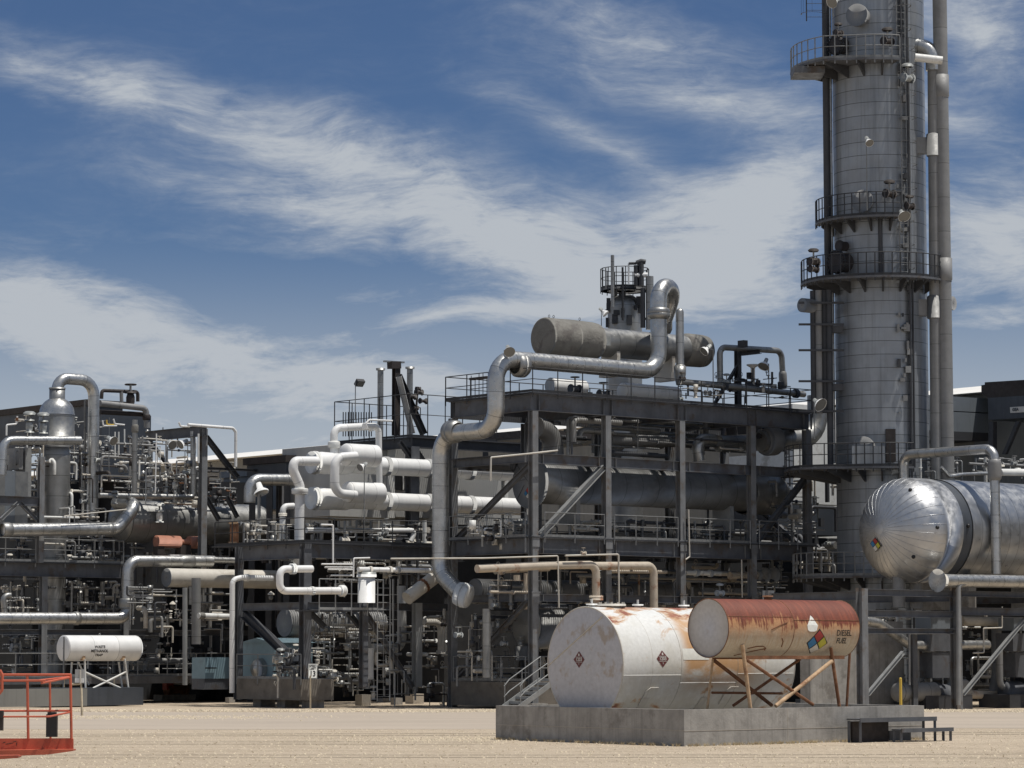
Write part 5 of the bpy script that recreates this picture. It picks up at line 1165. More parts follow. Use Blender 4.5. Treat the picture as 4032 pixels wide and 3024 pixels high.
# ================================================================ FAR RIGHT COOLER, DUCT, ROOF
root=thing('air_cooler','dark brown and black cooler housing with white name plate at right edge','cooler',Pz(3960,2720))
bd=-4; P0=lambda x,y:pt(('a',22.0),zz(3750,1480,5.184),x,y)
f5=zz(3750,1480,5.184); f5.s=5.184
bR=S.ab(pt(('d',150),f5,740,900))
fr=lambda x,y: pt(('a',bR[0]),f5,x,y)
def poly_slab(m,pts,th,nrm=AU):
    n=len(pts); m.add(pts+[p+nrm*th for p in pts],[tuple(range(n)),tuple(reversed(range(n,2*n)))]+[(i,i+n,(i+1)%n+n,(i+1)%n) for i in range(n)])
m=MB(); poly_slab(m,[fr(590,190),fr(590,340),fr(720,450),fr(2600,330),fr(2600,10),fr(660,130),fr(660,180)],5); m.build('fan_ring','dark_brown',root)
m=MB(); poly_slab(m,[fr(720,450),fr(735,900),fr(2600,790),fr(2600,330)],4.8); m.build('plenum','cooler',root)
m=MB(); poly_slab(m,[fr(735,930),fr(735,1600),fr(830,1600),fr(830,930)],.3); poly_slab(m,[fr(1290,930),fr(1010,1600),fr(1080,1600),fr(1370,930)],.2); m.build('leg','steel_dark',root)
m=MB(); poly_slab(m,[fr(1183,640)-AU*.03,fr(1190,757)-AU*.03,fr(1800,725)-AU*.03,fr(1800,600)-AU*.03],.02); sg=m.build('name_plate','sticker',root)
c=fr(1300,690)-AU*.06; sc_=(fr(1300,640)-fr(1300,740)).length
text_mesh('GEA',sc_*.85,'cooler',lambda x,y:c-AV*x+ZZ*y-AV*0,sg,'lettering',.01)
bx=S.ab(pt(('d',152),f5,40,500))[1]; du=lambda x,y: pt(('b',bx),f5,x,y)
root=thing('duct','large blue-grey sheet metal duct right of the tower','duct',du(300,1300))
m=MB(); poly_slab(m,[du(-600,380),du(-600,685),du(1500,745) if False else du(740,750),du(740,465)],3,AV); poly_slab(m,[du(-600,700),du(-600,1105),du(740,1175),du(740,770)],3,AV); m.build('casing','duct_blue',root)
m=MB(); poly_slab(m,[du(-600,1105),du(-600,1310),du(1200,1330),du(1200,1185)],3,AV); m.build('under_frame','steel_dark',root)
m=MB(); poly_slab(m,[du(740,930),du(740,1900),du(2600,1900),du(2600,930)],1,AV); m.build('side_casing','duct_blue',root)
# ================================================================ FAR BACKGROUND
def sb(zf,x0,y0,x1,y1,pl): # two px corners -> (b0,b1,z0,z1) or (a..)
    p=pt(pl,zf,x0,y0); q_=pt(pl,zf,x1,y1); return S.ab(p),S.ab(q_)
hB=pt(('a',35),ID,4032,1477).z
root=thing('building','very long pale-roofed process hall far behind the whole plant','building',S.w(35,20))
m=MB(); m.sbox(S,35.3,69,-45,110,0,hB-.78); m.build('wall','wall_grey',root); m=MB(); a_=[S.w(34.4,-46,hB-.75),S.w(34.4,112,hB-.75),S.w(39,112,hB+.1),S.w(39,-46,hB+.1),S.w(70,112,hB-.75),S.w(70,-46,hB-.75)]; m.add(a_,[(0,3,2,1),(3,5,4,2),(0,1,4,5)]); m.build('roof','roof_white',root)
def cooler(label,a,x0,y0,x1,depth,ybot,mat='cooler',legs=True,zf=ID,name='air_cooler',cap='dark_brown'):
    """box whose long side runs along v; left px x0, right px x1, y0 = top at x1, ybot = bottom at x1"""
    p1=pt(('a',a),zf,x1,y0); p0=pt(('a',a),zf,x0,y0); pb=pt(('a',a),zf,x1,ybot)
    b1=S.ab(p1)[1]; b0=S.ab(p0)[1]; zt_,zb_=p1.z,pb.z
    root=thing(name,label,'cooler',S.w(a,(b0+b1)/2))
    m=MB(); m.sbox(S,a,a+depth,b1,b0,zb_,zt_-.35); m.build('plenum',mat,root)
    m=MB(); m.sbox(S,a-.15,a+depth+.15,b1-.15,b0+.15,zt_-.34,zt_); m.build('rim',cap,root)
    if legs:
        for b in (b1+.2,(b0+b1)/2,b0-.2):
            m=MB(); m.bar(S.w(a+.2,b,0),S.w(a+.2,b,zb_),.3,.3); m.build('leg','steel_dark',root)
    return root
cooler('wide dark blue-grey cooler housing behind the dome-topped vessel at far left',5,-260,1573,342,2.4,1745)
cooler('black ragged-topped cooler housing left of the white exchangers',1,973,1792,1128,6,1866)
cooler('long dark cooler housing low behind the cooler with ragged top',6,880,1822,1320,8,1990,'duct_blue',cap='duct_blue')
cooler('dark housing seen under the top deck through the first bay',14,1690,1690,2120,6,1722,'cooler')
# white/cream process casing in the middle
def panelbox(name,label,cat,pl,zf,x0,y0,x1,y1,th,mat,extra=None):
    """box facing the viewer on plane b=const (along u)"""
    p=pt(pl,zf,x0,y0); q_=pt(pl,zf,x1,y1); a0,b,_=S.ab(p); a1=S.ab(q_)[0]
    root=thing(name,label,cat,S.w((a0+a1)/2,b,q_.z)); m=MB(); m.sbox(S,a0,a1,b,b+th,q_.z,p.z); m.build('casing',mat,root); return root,(a0,a1,b,q_.z,p.z)
r_,bx=panelbox('process_casing','big pale grey casing behind the white exchangers','casing',('b',17),ID,1300,1752,1545,2040,4,'casing')
m=MB(); m.sbox(S,bx[1]-.35,bx[1]+.05,bx[2]-.12,bx[2]-.02,bx[3],bx[4]+.25); m.build('corner_strip','white_dirty',r_)
r_,bx=panelbox('process_casing','pale grey casing with dark window right of the white risers','casing',('b',17.6),ID,1545,1760,1705,2040,4,'casing')
p=pt(('b',17.5),z31,385,1305); q_=pt(('b',17.5),z31,580,1465); m=MB(); a0=S.ab(p)[0]; a1=S.ab(q_)[0]; m.sbox(S,a0,a1,17.5,17.58,q_.z,p.z); w_=m.build('window','black',r_)
m=MB(); m.sbox(S,a0+(a1-a0)*.62,a0+(a1-a0)*.68,17.42,17.5,q_.z,p.z); m.build('frame','white_dirty',w_)
r_,bx=panelbox('process_casing','pale panelled casing seen through left bay of tall frame','casing',('b',16),ID,1770,1840,2080,2075,4,'casing')
for x in (1985,): 
    p=pt(('b',15.9),ID,x,1840); q_=pt(('b',15.9),ID,x+14,2075); m=MB(); m.sbox(S,S.ab(p)[0],S.ab(q_)[0],15.85,15.95,q_.z,p.z); m.build('corner_strip','white_dirty',r_)
# added near-black blocks that paint the deep shade low behind everything
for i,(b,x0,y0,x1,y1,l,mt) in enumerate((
  (34,-120,1960,300,2760,'added black block painting deep shade behind left deck','shade_black'),(33,250,1880,560,2760,'added black block painting deep shade behind small white tank','shade_black'),
  (30,520,1880,960,2760,'added black block painting deep shade behind the grey horizontal drum','shade_black'),(26,880,2060,1330,2770,'added black block painting deep shade behind the blue cabinets','shade_black'),
  (21,1250,2080,1800,2770,'added black block painting deep shade behind the white filter','shade_black'),(15,1750,2110,2450,2780,'added black block painting deep shade behind nearest bay of tall frame','shade_black'),
  (10,2380,2090,3420,2790,'added black block painting deep shade behind far bays of tall frame','shade_black'),(2,3300,2250,4300,2790,'added black block painting deep shade behind the low frame','shade_black'))):
    panelbox('dark_backing_block',l,'machinery',('b',b),ID,x0,y0,x1,y1,5,mt)
panelbox('dark_backing_block','black boxy housing behind the brown headers of the left rack','machinery',('b',31),ID,400,1625,592,1900,3,'cooler')
panelbox('dark_backing_block','dark blue-grey housing between tower and shiny vessel','machinery',('b',4),ID,3050,1985,3330,2110,4,'cooler')
r_,bx=panelbox('process_casing','pale panelled casing behind the tower foot at right edge','casing',('b',-2),ID,3560,1880,4400,2260,4,'wall_grey')
r_,bx=panelbox('process_casing','white casing glimpsed through gap just left of the tower','casing',('b',9),ID,3120,1590,3330,1990,3,'white_dirty')
r_,bx=panelbox('process_casing','white casing glimpsed in third and fourth bay of tall frame','casing',('b',12),ID,2990,1790,3300,2120,3,'white_dirty')
# ================================================================ LEFT PLANT
BL=24
# dome-topped vessel with looped pipe
c=pt(('b',26),z11,620,600); rU=wpx(c,70); rLw=wpx(c,55)
zf_=lambda y:pt(('b',26),z11,620,y).z
root=thing('column_vessel','dome-topped insulated upright vessel at left with looped pipe','vessel',V((c.x,c.y,0)))
m=MB(); ax0=V((c.x,c.y,0))
m.lathe(ax0,ZZ,[(0,rLw*.8),(zf_(2050),rLw*.8),(zf_(1420),rLw*1.0),(zf_(1190),rLw*1.02),(zf_(1110),rLw),(zf_(1000),rU*.72),(zf_(960),rU),(zf_(640),rU)],44); m.build('shell','galv_dull',root)
m=MB(); h=zf_(470)-zf_(640); m.lathe(ax0,ZZ,[(zf_(640)-.05,rU*1.02)]+[(zf_(625)+h*math.sin(PI/2*i/9),rU*math.cos(PI/2*i/9)*.98+.001) for i in range(10)],44); m.build('dome','galv_bright',root)
m=MB(); rn=wpx(c,31); m.lathe(ax0,ZZ,[(zf_(500),rn),(zf_(365),rn),(zf_(365),rn*1.06),(zf_(350),rn*1.06),(zf_(350),.001)],26); m.build('neck','galv_dull',root)
rl=wpx(c,23); zc_=zf_(245); a2=pt(('b',26),z11,1022,400)
pipe('big shiny inverted-U pipe looping from dome-topped vessel down to ground',('b',26),z11,[],0,'galv_bright',wpts=[X(ax0,zf_(380)),X(ax0,zc_),X(a2,zc_),X(a2,pt(('b',26),z12,1010,405).z)],rm=rl,bend=1.7,n=24)
pipe('slim dark pipe hugging the left side of the looped pipe',('b',26.5),z11,[(925,480),(925,1900)],12,'pipe_grey')
for (x,y) in ((470,780),(320,770)):
    p=pt(('b',25.2),z11,x,y); valve(p,ZZ,.32,'valve_grey','pale flanged valve beside the dome-topped vessel',group='valves beside the dome vessel',wheel=False)
pipe('fat shiny horizontal pipe crossing the dome-topped vessel, bending down at left edge',('b',24.2),z11,[(870,925),(40,925),(20,1300)],50,'galv_bright',bend=1.2)
p=pt(('b',24.2),z11,870,925); 
pipe('thickest shiny pipe low at left kinking up to the grey drum',('b',23),z12,[(45,515),(1275,505),(1500,225),(1260,225,('b',24.6))],72,'galv_bright',bend=.7,fl=[(0,.02,1.12,.5),(0,.93,1.03,.3)],flmat='galv_dull',n=24)
pipe('shiny thin pipe running right from looped pipe then up',('b',23.5),z12,[(1080,140),(2105,160),(2100,-560)],30,'galv',bend=.6)
pipe('thin pale handrail-like pipe slanting above the thickest shiny pipe',('b',22.6),z12,[(700,365),(1380,292)],7,'cream')
pipe('thin pale pipe behind slanting pipe left of the looped pipe',('b',25),z12,[(460,375),(860,385)],14,'white_dirty')
# grey horizontal drum
p=pt(('b',26.5),z12,1120,415); horiz_vessel('pressure_vessel','long grey horizontal drum in the shade behind salmon actuator','vessel',p,1.0,1.0,'galv_dull') if False else None
p=pt(('b',25.5),ID,480,2052); q_=pt(('b',25.5),ID,1010,2052); rD=wpx(p,84)
horiz_vessel('pressure_vessel','long grey horizontal drum in shade behind the salmon actuator','vessel',p,(q_-p).dot(AU),rD,'galv_dull',head0=.45,head1=.55,saddles=(1.5,9),smat='steel')
valve(pt(('b',24.2),z12,1735,370),ZZ,.3,'white_dirty','white floodlight-shaped valve in front of the grey horizontal drum',wheel=False)
# salmon actuator
p=pt(('b',23.2),z12,1700,640); rA=wpx(p,24); root=thing('actuator','salmon pink double-drum actuator on left deck','actuator',p-ZZ*rA)
e=lambda x:(pt(('b',23.2),z12,x,640)-p).dot(AU)
m=MB(); m.lathe(p,AU,[(0,.001),(0,rA),(e(1950),rA),(e(1960),rA*.55),(e(1960),.001)],24); m.build('spring_drum','salmon',root)
m=MB(); m.lathe(p,AU,[(e(1950),rA*.5),(e(2060),rA*.5)],14); m.build('coupling','salmon',root)
m=MB(); m.lathe(p,AU,[(e(2055),.001),(e(2055),rA*1.02),(e(2160),rA*1.02),(e(2180),rA*.85),(e(2180),.001)],24); m.build('piston_drum','salmon',root)
m=MB(); m.box6(p+AU*e(2000)-ZZ*.45,AU*.3,AV*.2,ZZ*.3); m.build('bracket','dark_brown',root); m=MB(); m.box6(p+AU*e(1730)-ZZ*.45,AU*.2,AV*.2,ZZ*.2); m.build('bracket','dark_brown',root)
# elbowed pipe in front of left deck
pipe('shiny pipe stepping down at left from deck level to the left edge',('b',21.5),z12,[(2300,860),(1392,855),(1388,1480),(-200,1478)],63,'galv_bright',bend=1.0,fl=[(1,.74,1.45,.55),(0,.30,1.12,.8),(2,.36,1.14,.3)],flmat='galv_dull',n=22)
pipe('galvanised pipe running right above the flat-ended cylinder',('b',22),z12,[(1840,815),(2330,830)],34,'galv_bright')
pipe('galvanised pipe continuing right under left deck edge to black column',('b',21.6),z22,[(-30,835),(640,850)],36,'galv_bright')
p=pt(('b',21),z12,1810,1035); q_=pt(('b',21),z22,1085,1010); rC=wpx(p,37)
root=thing('pressure_vessel','long pale flat-ended cylinder under the left deck','vessel',p-ZZ*rC); m=MB(); m.lathe(p,AU,[(.02,rC),((q_-p).dot(AU),rC)],36); m.build('shell','cream',root)
m=MB(); m.lathe(p,AU,[(0,.001),(0,rC*.98),(.02,rC)],36); m.build('end_plate','pipe_grey',root)
# small elbow at left edge
pipe('small hooked grey pipe at the left edge below deck',('b',22.5),z12,[(60,1480),(30,1225),(110,1230)],32,'galv_dull',bend=.8)
# left deck frame
root=thing('steel_structure','dark steel deck frame at far left with railing','steel frame',S.w(-9,BL)); LF=root
zd=pt(('b',BL),z12,600,880).z; zdb=pt(('b',BL),z12,600,1030).z; aL0=S.ab(pt(('b',BL),z12,-300,900))[0]; aL1=S.ab(pt(('b',BL),z12,1320,900))[0]
for b in (BL,BL+6): beam(root,S.w(aL0,b,(zd+zdb)/2),S.w(aL1,b,(zd+zdb)/2),.3,zd-zdb-.02)
deck(root,S,aL0,aL1+.2,BL-.25,BL+6.2,zd+.05)
railing(root,[S.w(aL0,BL-.2,zd+.05),S.w(aL1,BL-.2,zd+.05)],1.1,1.6)
for x in (170,492):
    p=pt(('b',BL),ID,x,2400); a_=S.ab(p)[0]
    for b in (BL,BL+6): column(root,S.w(a_,b,0),S.w(a_,b,zdb),.3)
pB=pt(('b',BL),z13,600,150).z; pB2=pt(('b',BL),z13,600,210).z
beam(root,S.w(aL0,BL+.1,(pB+pB2)/2),S.w(aL1+8,BL+.1,(pB+pB2)/2),.25,pB-pB2)
# ground level railing and beams
zg=pt(('b',BL-1),z13,600,670).z
railing(root,[S.w(aL0,BL-1.2,1.3),S.w(aL1+7,BL-1.2,1.3)],1.1,1.7)
m=MB(); m.sbox(S,aL0,aL1+7.5,BL-1.3,BL+5,.95,1.3); m.build('lower_deck','steel',root)
# steelwork behind: upper left
root=thing('steel_structure','open dark steel portal with slanting braces above the left deck','steel frame',pt(('b',24),ID,800,2700))
a_u=S.ab(pt(('b',22.5),ID,800,1900))[0]
cR=pt(('b',22.5),z21,278,830); aR=S.ab(cR)[0]
cLft=pt(('a',aR),z11,1618,900); bLf=S.ab(cLft)[1]
column(root,S.w(aR,22.5,zd-3),X(cR,pt(('b',22.5),z21,278,800).z),.32); column(root,S.w(aR,bLf,zd-3),X(S.w(aR,bLf),cR.z-.2),.32)
beam(root,S.w(aR,bLf+.3,cR.z+.05),S.w(aR,22.2,cR.z+.05),.28,.5)
brace(root,pt(('b',22.5),z21,310,890),pt(('b',22.5),z21,650,1330),.24,'steel_dark'); brace(root,pt(('a',aR),z11,1650,960),pt(('a',aR),z11,1860,1230),.18,'steel_dark')
z_r=pt(('b',22.5),z21,500,1235).z
beam(root,S.w(aR,22.5,z_r),S.w(aR+4.6,22.5,z_r),.2,.12,'steel_dark'); column(root,S.w(aR+4.6,22.5,zd-3),S.w(aR+4.6,22.5,z_r),.22,'steel')
brace(root,pt(('b',22.5),z22,310,170),pt(('b',22.5),z22,450,410),.2,'steel_dark'); brace(root,pt(('b',22.5),z22,530,150),pt(('b',22.5),z22,650,380),.18,'steel_dark')
pipe('white pipe arching over the open portal and dropping at right',('b',22),z21,[(110,752),(600,790),(632,830),(630,1210)],17,'white',bend=1.2,n=12)
pipe('short curled white pipe end left of the arching white pipe',('b',22.2),z21,[(12,725),(30,770),(125,775)],11,'white',bend=.8)
pipe('thin white upright pipe on the open portal',('b',22),z11,[(1703,850),(1690,1500)],7,'white')
pipe('pale upright pipe left of the open portal column',('b',22.4),z11,[(1470,700),(1465,1500)],30,'galv_dull',fl=[(0,.12,1.3,.4)])
pipe('slim pale upright pipe beside portal column on the right',('b',22),z21,[(225,850),(225,1170)],11,'white_dirty')
for i,(b0,h0,fc,l) in enumerate((((1812,1160),(1860,960),V((.5,-.7,-.4)),'left floodlight of the pair in front of the open portal'),((2042,1160),(1990,950),V((-.6,-.6,-.5)),'right white-faced floodlight of the pair by the open portal'),((1185,1210),(1215,915),V((.6,-.6,-.4)),'white floodlight at left among thin white drop pipes'))):
    floodlight(l,('b',22.3),z11,b0,h0,face=fc,r=.24)
# piping cage top-left (z11 1100-1650)
pipe('brown looped manifold pipe on top of the left rack',('b',27),z11,[(1105,470),(1110,380),(1500,395),(1500,500)],20,'dark_brown',bend=.6)
pipe('brown header pipe bending down at right end of left rack top',('b',26.5),z11,[(1090,520),(1590,575),(1600,790)],34,'pipe_grey',bend=.8,fl=[(1,.45,1.35,.3)],flmat='dark_brown')
pipe('second brown header pipe below the first on left rack top',('b',26.8),z11,[(1090,615),(1560,640)],26,'dark_brown')
pipe('short brown upright between loops on left rack top',('b',27),z11,[(1320,390),(1325,540)],20,'pipe_grey')
valve(pt(('b',26.9),z11,1420,480),ZZ,.4,'dark_brown','dark valve under the manifold on top of left rack')
for i,(pts,l) in enumerate((([(1115,705),(1125,765),(1270,765)],'leftmost small white elbow pipe under the brown headers'),([(1235,690),(1250,745),(1355,755)],'rightmost small white elbow pipe under the brown headers'))):
    pipe(l,('b',25),z11,pts,9,'white',bend=.8)
pipe('small yellowish elbow pipe between two white ones',('b',25),z11,[(1160,700),(1165,750),(1240,755)],8,'yellow',bend=.8)
for x,y0,y1 in ((1252,830,1140),(1292,830,1120),(1355,800,1060)):
    pipe('thin white drop pipe among the left rack pipework',('b',25),z11,[(x,y0),(x,y1)],8,'white_dirty',group='thin white drop pipes in left rack')
pipe('white hooked pipe with rusty tip at far left top',('b',25.5),z11,[(70,870),(72,755),(180,745),(188,660)],10,'white',bend=.8,fl=[(2,.6,1.4,.1)],flmat='rust')
root=thing('enclosure','grey panelled instrument enclosure at left edge under fat pipe','enclosure',pt(('b',25.4),z11,100,1800))
for (x0,y0,x1,y1,mt) in ((0,1240,50,1900,'galv_dull'),(52,1250,170,1900,'duct_blue'),(172,1260,300,1900,'galv_dull'),(-200,1070,100,1190,'galv_dull'),(215,1000,255,1240,'pipe_grey'),(285,1000,340,1700,'steel_light')):
    p=pt(('b',25.4),z11,x0,y0); q_=pt(('b',25.4),z11,x1,y1); m=MB(); m.sbox(S,S.ab(p)[0],S.ab(q_)[0],25.4+rnd(0,.05),26.5,q_.z,p.z); m.build('panel',mt,root)
# tower legs support under vessel (steel)
root=thing('steel_structure','dark steel posts and V braces under the fat pipe at left edge','steel frame',pt(('b',23.4),ID,160,2700))
p=pt(('b',23.6),z12,440,400); column(root,X(p,zd),X(p,pt(('b',23.6),z11,440,1100).z),.26)
p0=pt(('b',23.6),z12,-100,190); p1=pt(('b',23.6),z12,420,190); beam(root,p0,X(p1,p0.z),.2,.45)
brace(root,pt(('b',23.6),z12,220,220),pt(('b',23.6),z12,400,410),.16); brace(root,pt(('b',23.6),z12,190,220),pt(('b',23.6),z12,10,400),.16,'steel_light')
# small white tank on its stand
c=pt(('b',17.5),zz(200,2480,5.53),275,400); zq=zz(200,2480,5.53); zq.s=5.53
rw=wpx(c,50.5); q_=pt(('b',17.5),zq,1830,400); Lw=(q_-c).dot(AU)
root=thing('methanol_tank','small clean white horizontal tank on white cross-braced stand at left','tank',V((c.x,c.y,0)))
m=MB(); m.lathe(c,AU,[(0,rw),(Lw,rw)],56,x0=ZZ); sh=m.build('shell','white',root)
m=MB(); m.lathe(c,AU,[(-.04,.001),(-.04,rw*.9),(0,rw)],48); m.build('end_plate','white',root); m=MB(); m.lathe(c+AU*Lw,AU,[(0,rw),(.08,rw*.96),(.14,rw*.8),(.18,.001)],48); m.build('end_plate','white',root)
def wm(t0,y0):
    def f(x,y):
        p=PI/2-y0/rw-y/rw; return c+AU*(t0+x)+ZZ*(math.cos(p)*(rw+.012))-AV*(math.sin(p)*(rw+.012))
    return f
tt=(pt(('b',17.5-rw),zq,1075,360)-c).dot(AU)
text_mesh('WASTE',.17,'ink',wm(tt,.06),root,'lettering',.004); text_mesh('METHANOL',.17,'ink',wm(tt-.02,-.13),root,'lettering',.006); text_mesh('TRAP',.17,'ink',wm(tt-.02,-.33),root,'lettering',.006)
bf2,bb2=17.5-.5,17.5+.55
for (p0,p1,b) in (((738,640),(755,1275),bf2),((1610,630),(1690,1275),bf2),((460,700),(425,1275),bb2),((1480,700),(1560,1275),bb2)):
    m=MB(); m.tube([pt(('b',b),zq,*p0),pt(('b',b),zq,*p1)],.045,8); m.build('leg','white_dirty',root)
for (p0,p1,b) in (((755,925),(1530,1275),bf2),((1640,915),(915,1275),bf2),((600,700),(830,1200),bb2)):
    m=MB(); m.tube([pt(('b',b),zq,*p0),pt(('b',b),zq,*p1)],.045,8); m.build('brace','white_dirty',root)
m=MB(); f0=pt(('a',S.ab(c)[0]-.06),zq,287,150); m.tube([f0,X(f0,f0.z-4.2)],.035,6); m.build('sight_pipe','rail',root)
m=MB(); m.torus(c+AU*1.9+ZZ*(rw+.03),AU,.06,.02,10,4); m.build('cap','valve_grey',root)
for x in (730,1600): m=MB(); q_=pt(('b',bf2),zq,x,620); m.box6(q_+AV*.12,AU*.07,AV*.1,ZZ*.1); m.build('leg_bracket','rust_light',root)
root=thing('skid_base','dark steel skid box under the small white tank','skid',Pz(400,2760))
p=pt(('b',16.8),z13,565,790); q_=pt(('b',16.8),z13,1560,930); m=MB(); m.sbox(S,S.ab(p)[0]-0.2,S.ab(q_)[0],16.8,19,0.05,p.z); m.build('box','cooler',root)
m=MB(); m.sbox(S,S.ab(p)[0]-3.2,S.ab(p)[0]+1.6,16.4,16.75,.05,p.z-.02); m.build('end_panel','wall_grey',root)
# marker posts and panel
p=Pz(323,2818); root=thing('sign_post','grey control panel on slim post in front of small white tank','sign',p)
m=MB(); t_=Pd(*z13(885,745),p.y); m.tube([V((p.x,p.y,0)),V((t_.x,p.y,t_.z)),Pd(*z13(780,745),p.y),],.05,8); m.build('post','wood',root)
m=MB(); a=Pd(*z13(820,585),p.y); b=Pd(*z13(915,680),p.y); m.boxw((a.x,p.y-.05,b.z),(b.x,p.y+.05,a.z)); m.build('panel','casing',root); m=MB(); b2=Pd(*z13(915,730),p.y); m.boxw((a.x,p.y-.06,b2.z),(b.x,p.y+.06,b.z-.004)); m.build('panel','white',root,label='white lower part'); m=MB(); a3=Pd(*z13(875,590),p.y-.1); b3=Pd(*z13(875,740),p.y-.1); m.tube([a3,b3],.035,6); m.build('conduit','cream',root)
for (x,y0,y1,l,w) in ((253,2676,2775,'pale leaning wooden marker stake seen through the orange basket',.07),(452,2666,2778,'thin tan marker stake in front of small white tank stand',.055)):
    p=Pz(x,y1); t_=Pd(x-3,y0,p.y); m=MB(); m.bar(V((p.x,p.y,-.05)),t_,w,w); m.build('marker_stake','wood',None,l,'stake')
# ---- middle frame M1
aM=-6.3
root=thing('steel_structure','dark steel deck frame in the centre with massive black corner columns','steel frame',S.w(aM,10)); 
bq0=S.ab(pt(('a',aM),z22,670,800))[1]; bq1=S.ab(pt(('a',aM),z23,1385,500))[1]
zM=pt(('a',aM),z22,670,700).z; zMb_=pt(('a',aM),z22,670,855).z
for b in (bq0,bq1): column(root,S.w(aM,b,.3),S.w(aM,b,zM),.3 if b==bq0 else .4,'steel'); 
beam(root,S.w(aM,bq0-.3,(zM+zMb_)/2),S.w(aM,bq1+.2,(zM+zMb_)/2),.3,zM-zMb_)
beam(root,S.w(aM,bq1,(zM+zMb_)/2),S.w(aM+9,bq1,(zM+zMb_)/2),.3,zM-zMb_-.05)
deck(root,S,aM-.3,aM+9,bq1-.3,bq0+1.8,zM+.06)
railing(root,[S.w(aM-.2,bq0+1.7,zM+.06),S.w(aM-.2,bq1-.2,zM+.06),S.w(aM+8,bq1-.2,zM+.06)],1.1,1.5,'rail_dark')
zb0=pt(('a',aM),z22,800,1315).z; zb1=pt(('a',aM),z22,800,1395).z
beam(root,S.w(aM,bq0-.3,(zb0+zb1)/2),S.w(aM,bq1+.2,(zb0+zb1)/2),.25,zb0-zb1); beam(root,S.w(aM,bq1-.2,(zb0+zb1)/2),S.w(aM+8.5,bq1-.2,(zb0+zb1)/2),.25,zb0-zb1)
brace(root,pt(('a',aM),z22,720,1430),pt(('a',aM),z23,1165,600),.34,'steel_dark')
brace(root,pt(('b',bq1),z23,1440,165),pt(('b',bq1),z23,1600,330),.2,'steel_dark'); brace(root,pt(('b',bq1),z23,1850,160),pt(('b',bq1),z23,1985,330),.2,'steel_dark')
for (x,w) in ((2020,.2),): p=pt(('b',bq1-1.5),z23,x,1060); column(root,X(p,.9),X(p,zb0),.3,'steel')
p=pt(('b',bq1-1.5),z33,668,1000); column(root,X(p,.9),X(p,zb0),.34,'steel_light'); 
brace(root,pt(('b',bq1-1.4),z33,110,170),pt(('b',bq1-1.4),z33,620,990),.2,'steel')
zr=pt(('b',bq1-1.6),z22,1900,1050).z
p=pt(('b',bq1-2),z22,1540,1385); q_=pt(('b',bq1-2),z32,300,1385); deck(root,S,S.ab(p)[0],S.ab(q_)[0],bq1-2,bq1-.2,p.z)
railing(root,[S.w(S.ab(p)[0],bq1-2,p.z),S.w(S.ab(q_)[0],bq1-2,p.z)],1.35,1.0,'steel_light')
root=thing('ladder','grey caged ladder standing in front of white filter','ladder',S.w(aM+4,bq1-2))
p=pt(('b',bq1-2.2),z33,304,1080); ladder(root,X(p,.3),X(p,pt(('b',bq1-2.2),z32,304,1050).z),.7,'steel_light',True)
p=pt(('b',bq1-2.3),z33,435,490); m=MB()
P=[pt(('b',bq1-2.3),z32,405,1050),pt(('b',bq1-2.3),z33,405,490)]; m.tube(P,.03,6); P=[pt(('b',bq1-2.3),z32,462,1050),pt(('b',bq1-2.3),z33,462,490)]; m.tube(P,.03,6); m.build('side_rails','steel_light',root)
# skid plinth under blue cabinet
root=thing('plinth','equipment plinth below the blue cabinets, its shadow painted in as dark tan','plinth',S.w(aM,12)); 
zp0=pt(('a',aM-.6),z23,700,890).z; b0=S.ab(pt(('a',aM-.6),z23,640,1000))[1]; b1=S.ab(pt(('a',aM-.6),z23,1340,1000))[1]
m=MB(); m.sbox(S,aM-.6,aM+1.2,b1,b0,.35,zp0); m.build('block','block_shade_brown',root)
for b_ in (b1+.6,(b0+b1)/2,b0-.6): m=MB(); m.sbox(S,aM+.1,aM+.9,b_-.3,b_+.3,0,.35); m.build('foot','concrete',root)
railing(root,[S.w(aM-.6,b0,zp0),S.w(aM-.6,b1,zp0)],1.1,1.9)
# blue cabinets
p=pt(('a',aM+.8),z23,702,500); q_=pt(('a',aM+.8),z23,1040,720); root=thing('cabinet','tall pale blue enclosure with pitched top on the tan plinth','cabinet',S.w(aM+.8,12,zp0)); ba,bb_=S.ab(p)[1],S.ab(q_)[1]
m=MB(); m.sbox(S,aM+.8,aM+3,bb_,ba,zp0,p.z); m.build('body','blue_paint',root)
m=MB(); mid=(ba+bb_)/2; m.add([S.w(aM+.7,bb_-.1,p.z),S.w(aM+.7,ba+.1,p.z),S.w(aM+.7,mid,p.z+.22),S.w(aM+3.1,bb_-.1,p.z),S.w(aM+3.1,ba+.1,p.z),S.w(aM+3.1,mid,p.z+.22)],[(0,1,2),(3,5,4),(0,2,5,3),(2,1,4,5),(0,3,4,1)]); m.build('roof','blue_paint',root)
m=MB(); c_=pt(('a',aM+.6),z23,870,760); m.lathe(c_-ZZ*.1,-AU,[(-.3,.5),(.05,.46),(.2,.3),(.26,.001)],20); m.build('dished_cover','galv',root)
root=thing('cabinet','low pale blue double cabinet left of white upright pipe','cabinet',pt(('b',15.5),z23,430,930)); 
p=pt(('b',15.5),z23,300,660); q_=pt(('b',15.5),z23,425,890); w2=pt(('b',15.5),z23,560,890)
m=MB(); m.sbox(S,S.ab(p)[0],S.ab(q_)[0],15.5,16.6,q_.z,p.z); m.build('door','blue_paint',root); m=MB(); m.sbox(S,S.ab(q_)[0]+.02,S.ab(w2)[0],15.5,16.6,q_.z,p.z); m.build('door','blue_paint',root); m=MB(); m.sbox(S,S.ab(p)[0],S.ab(w2)[0],15.55,16.6,q_.z-.5,q_.z-.005); m.build('base','steel',root)
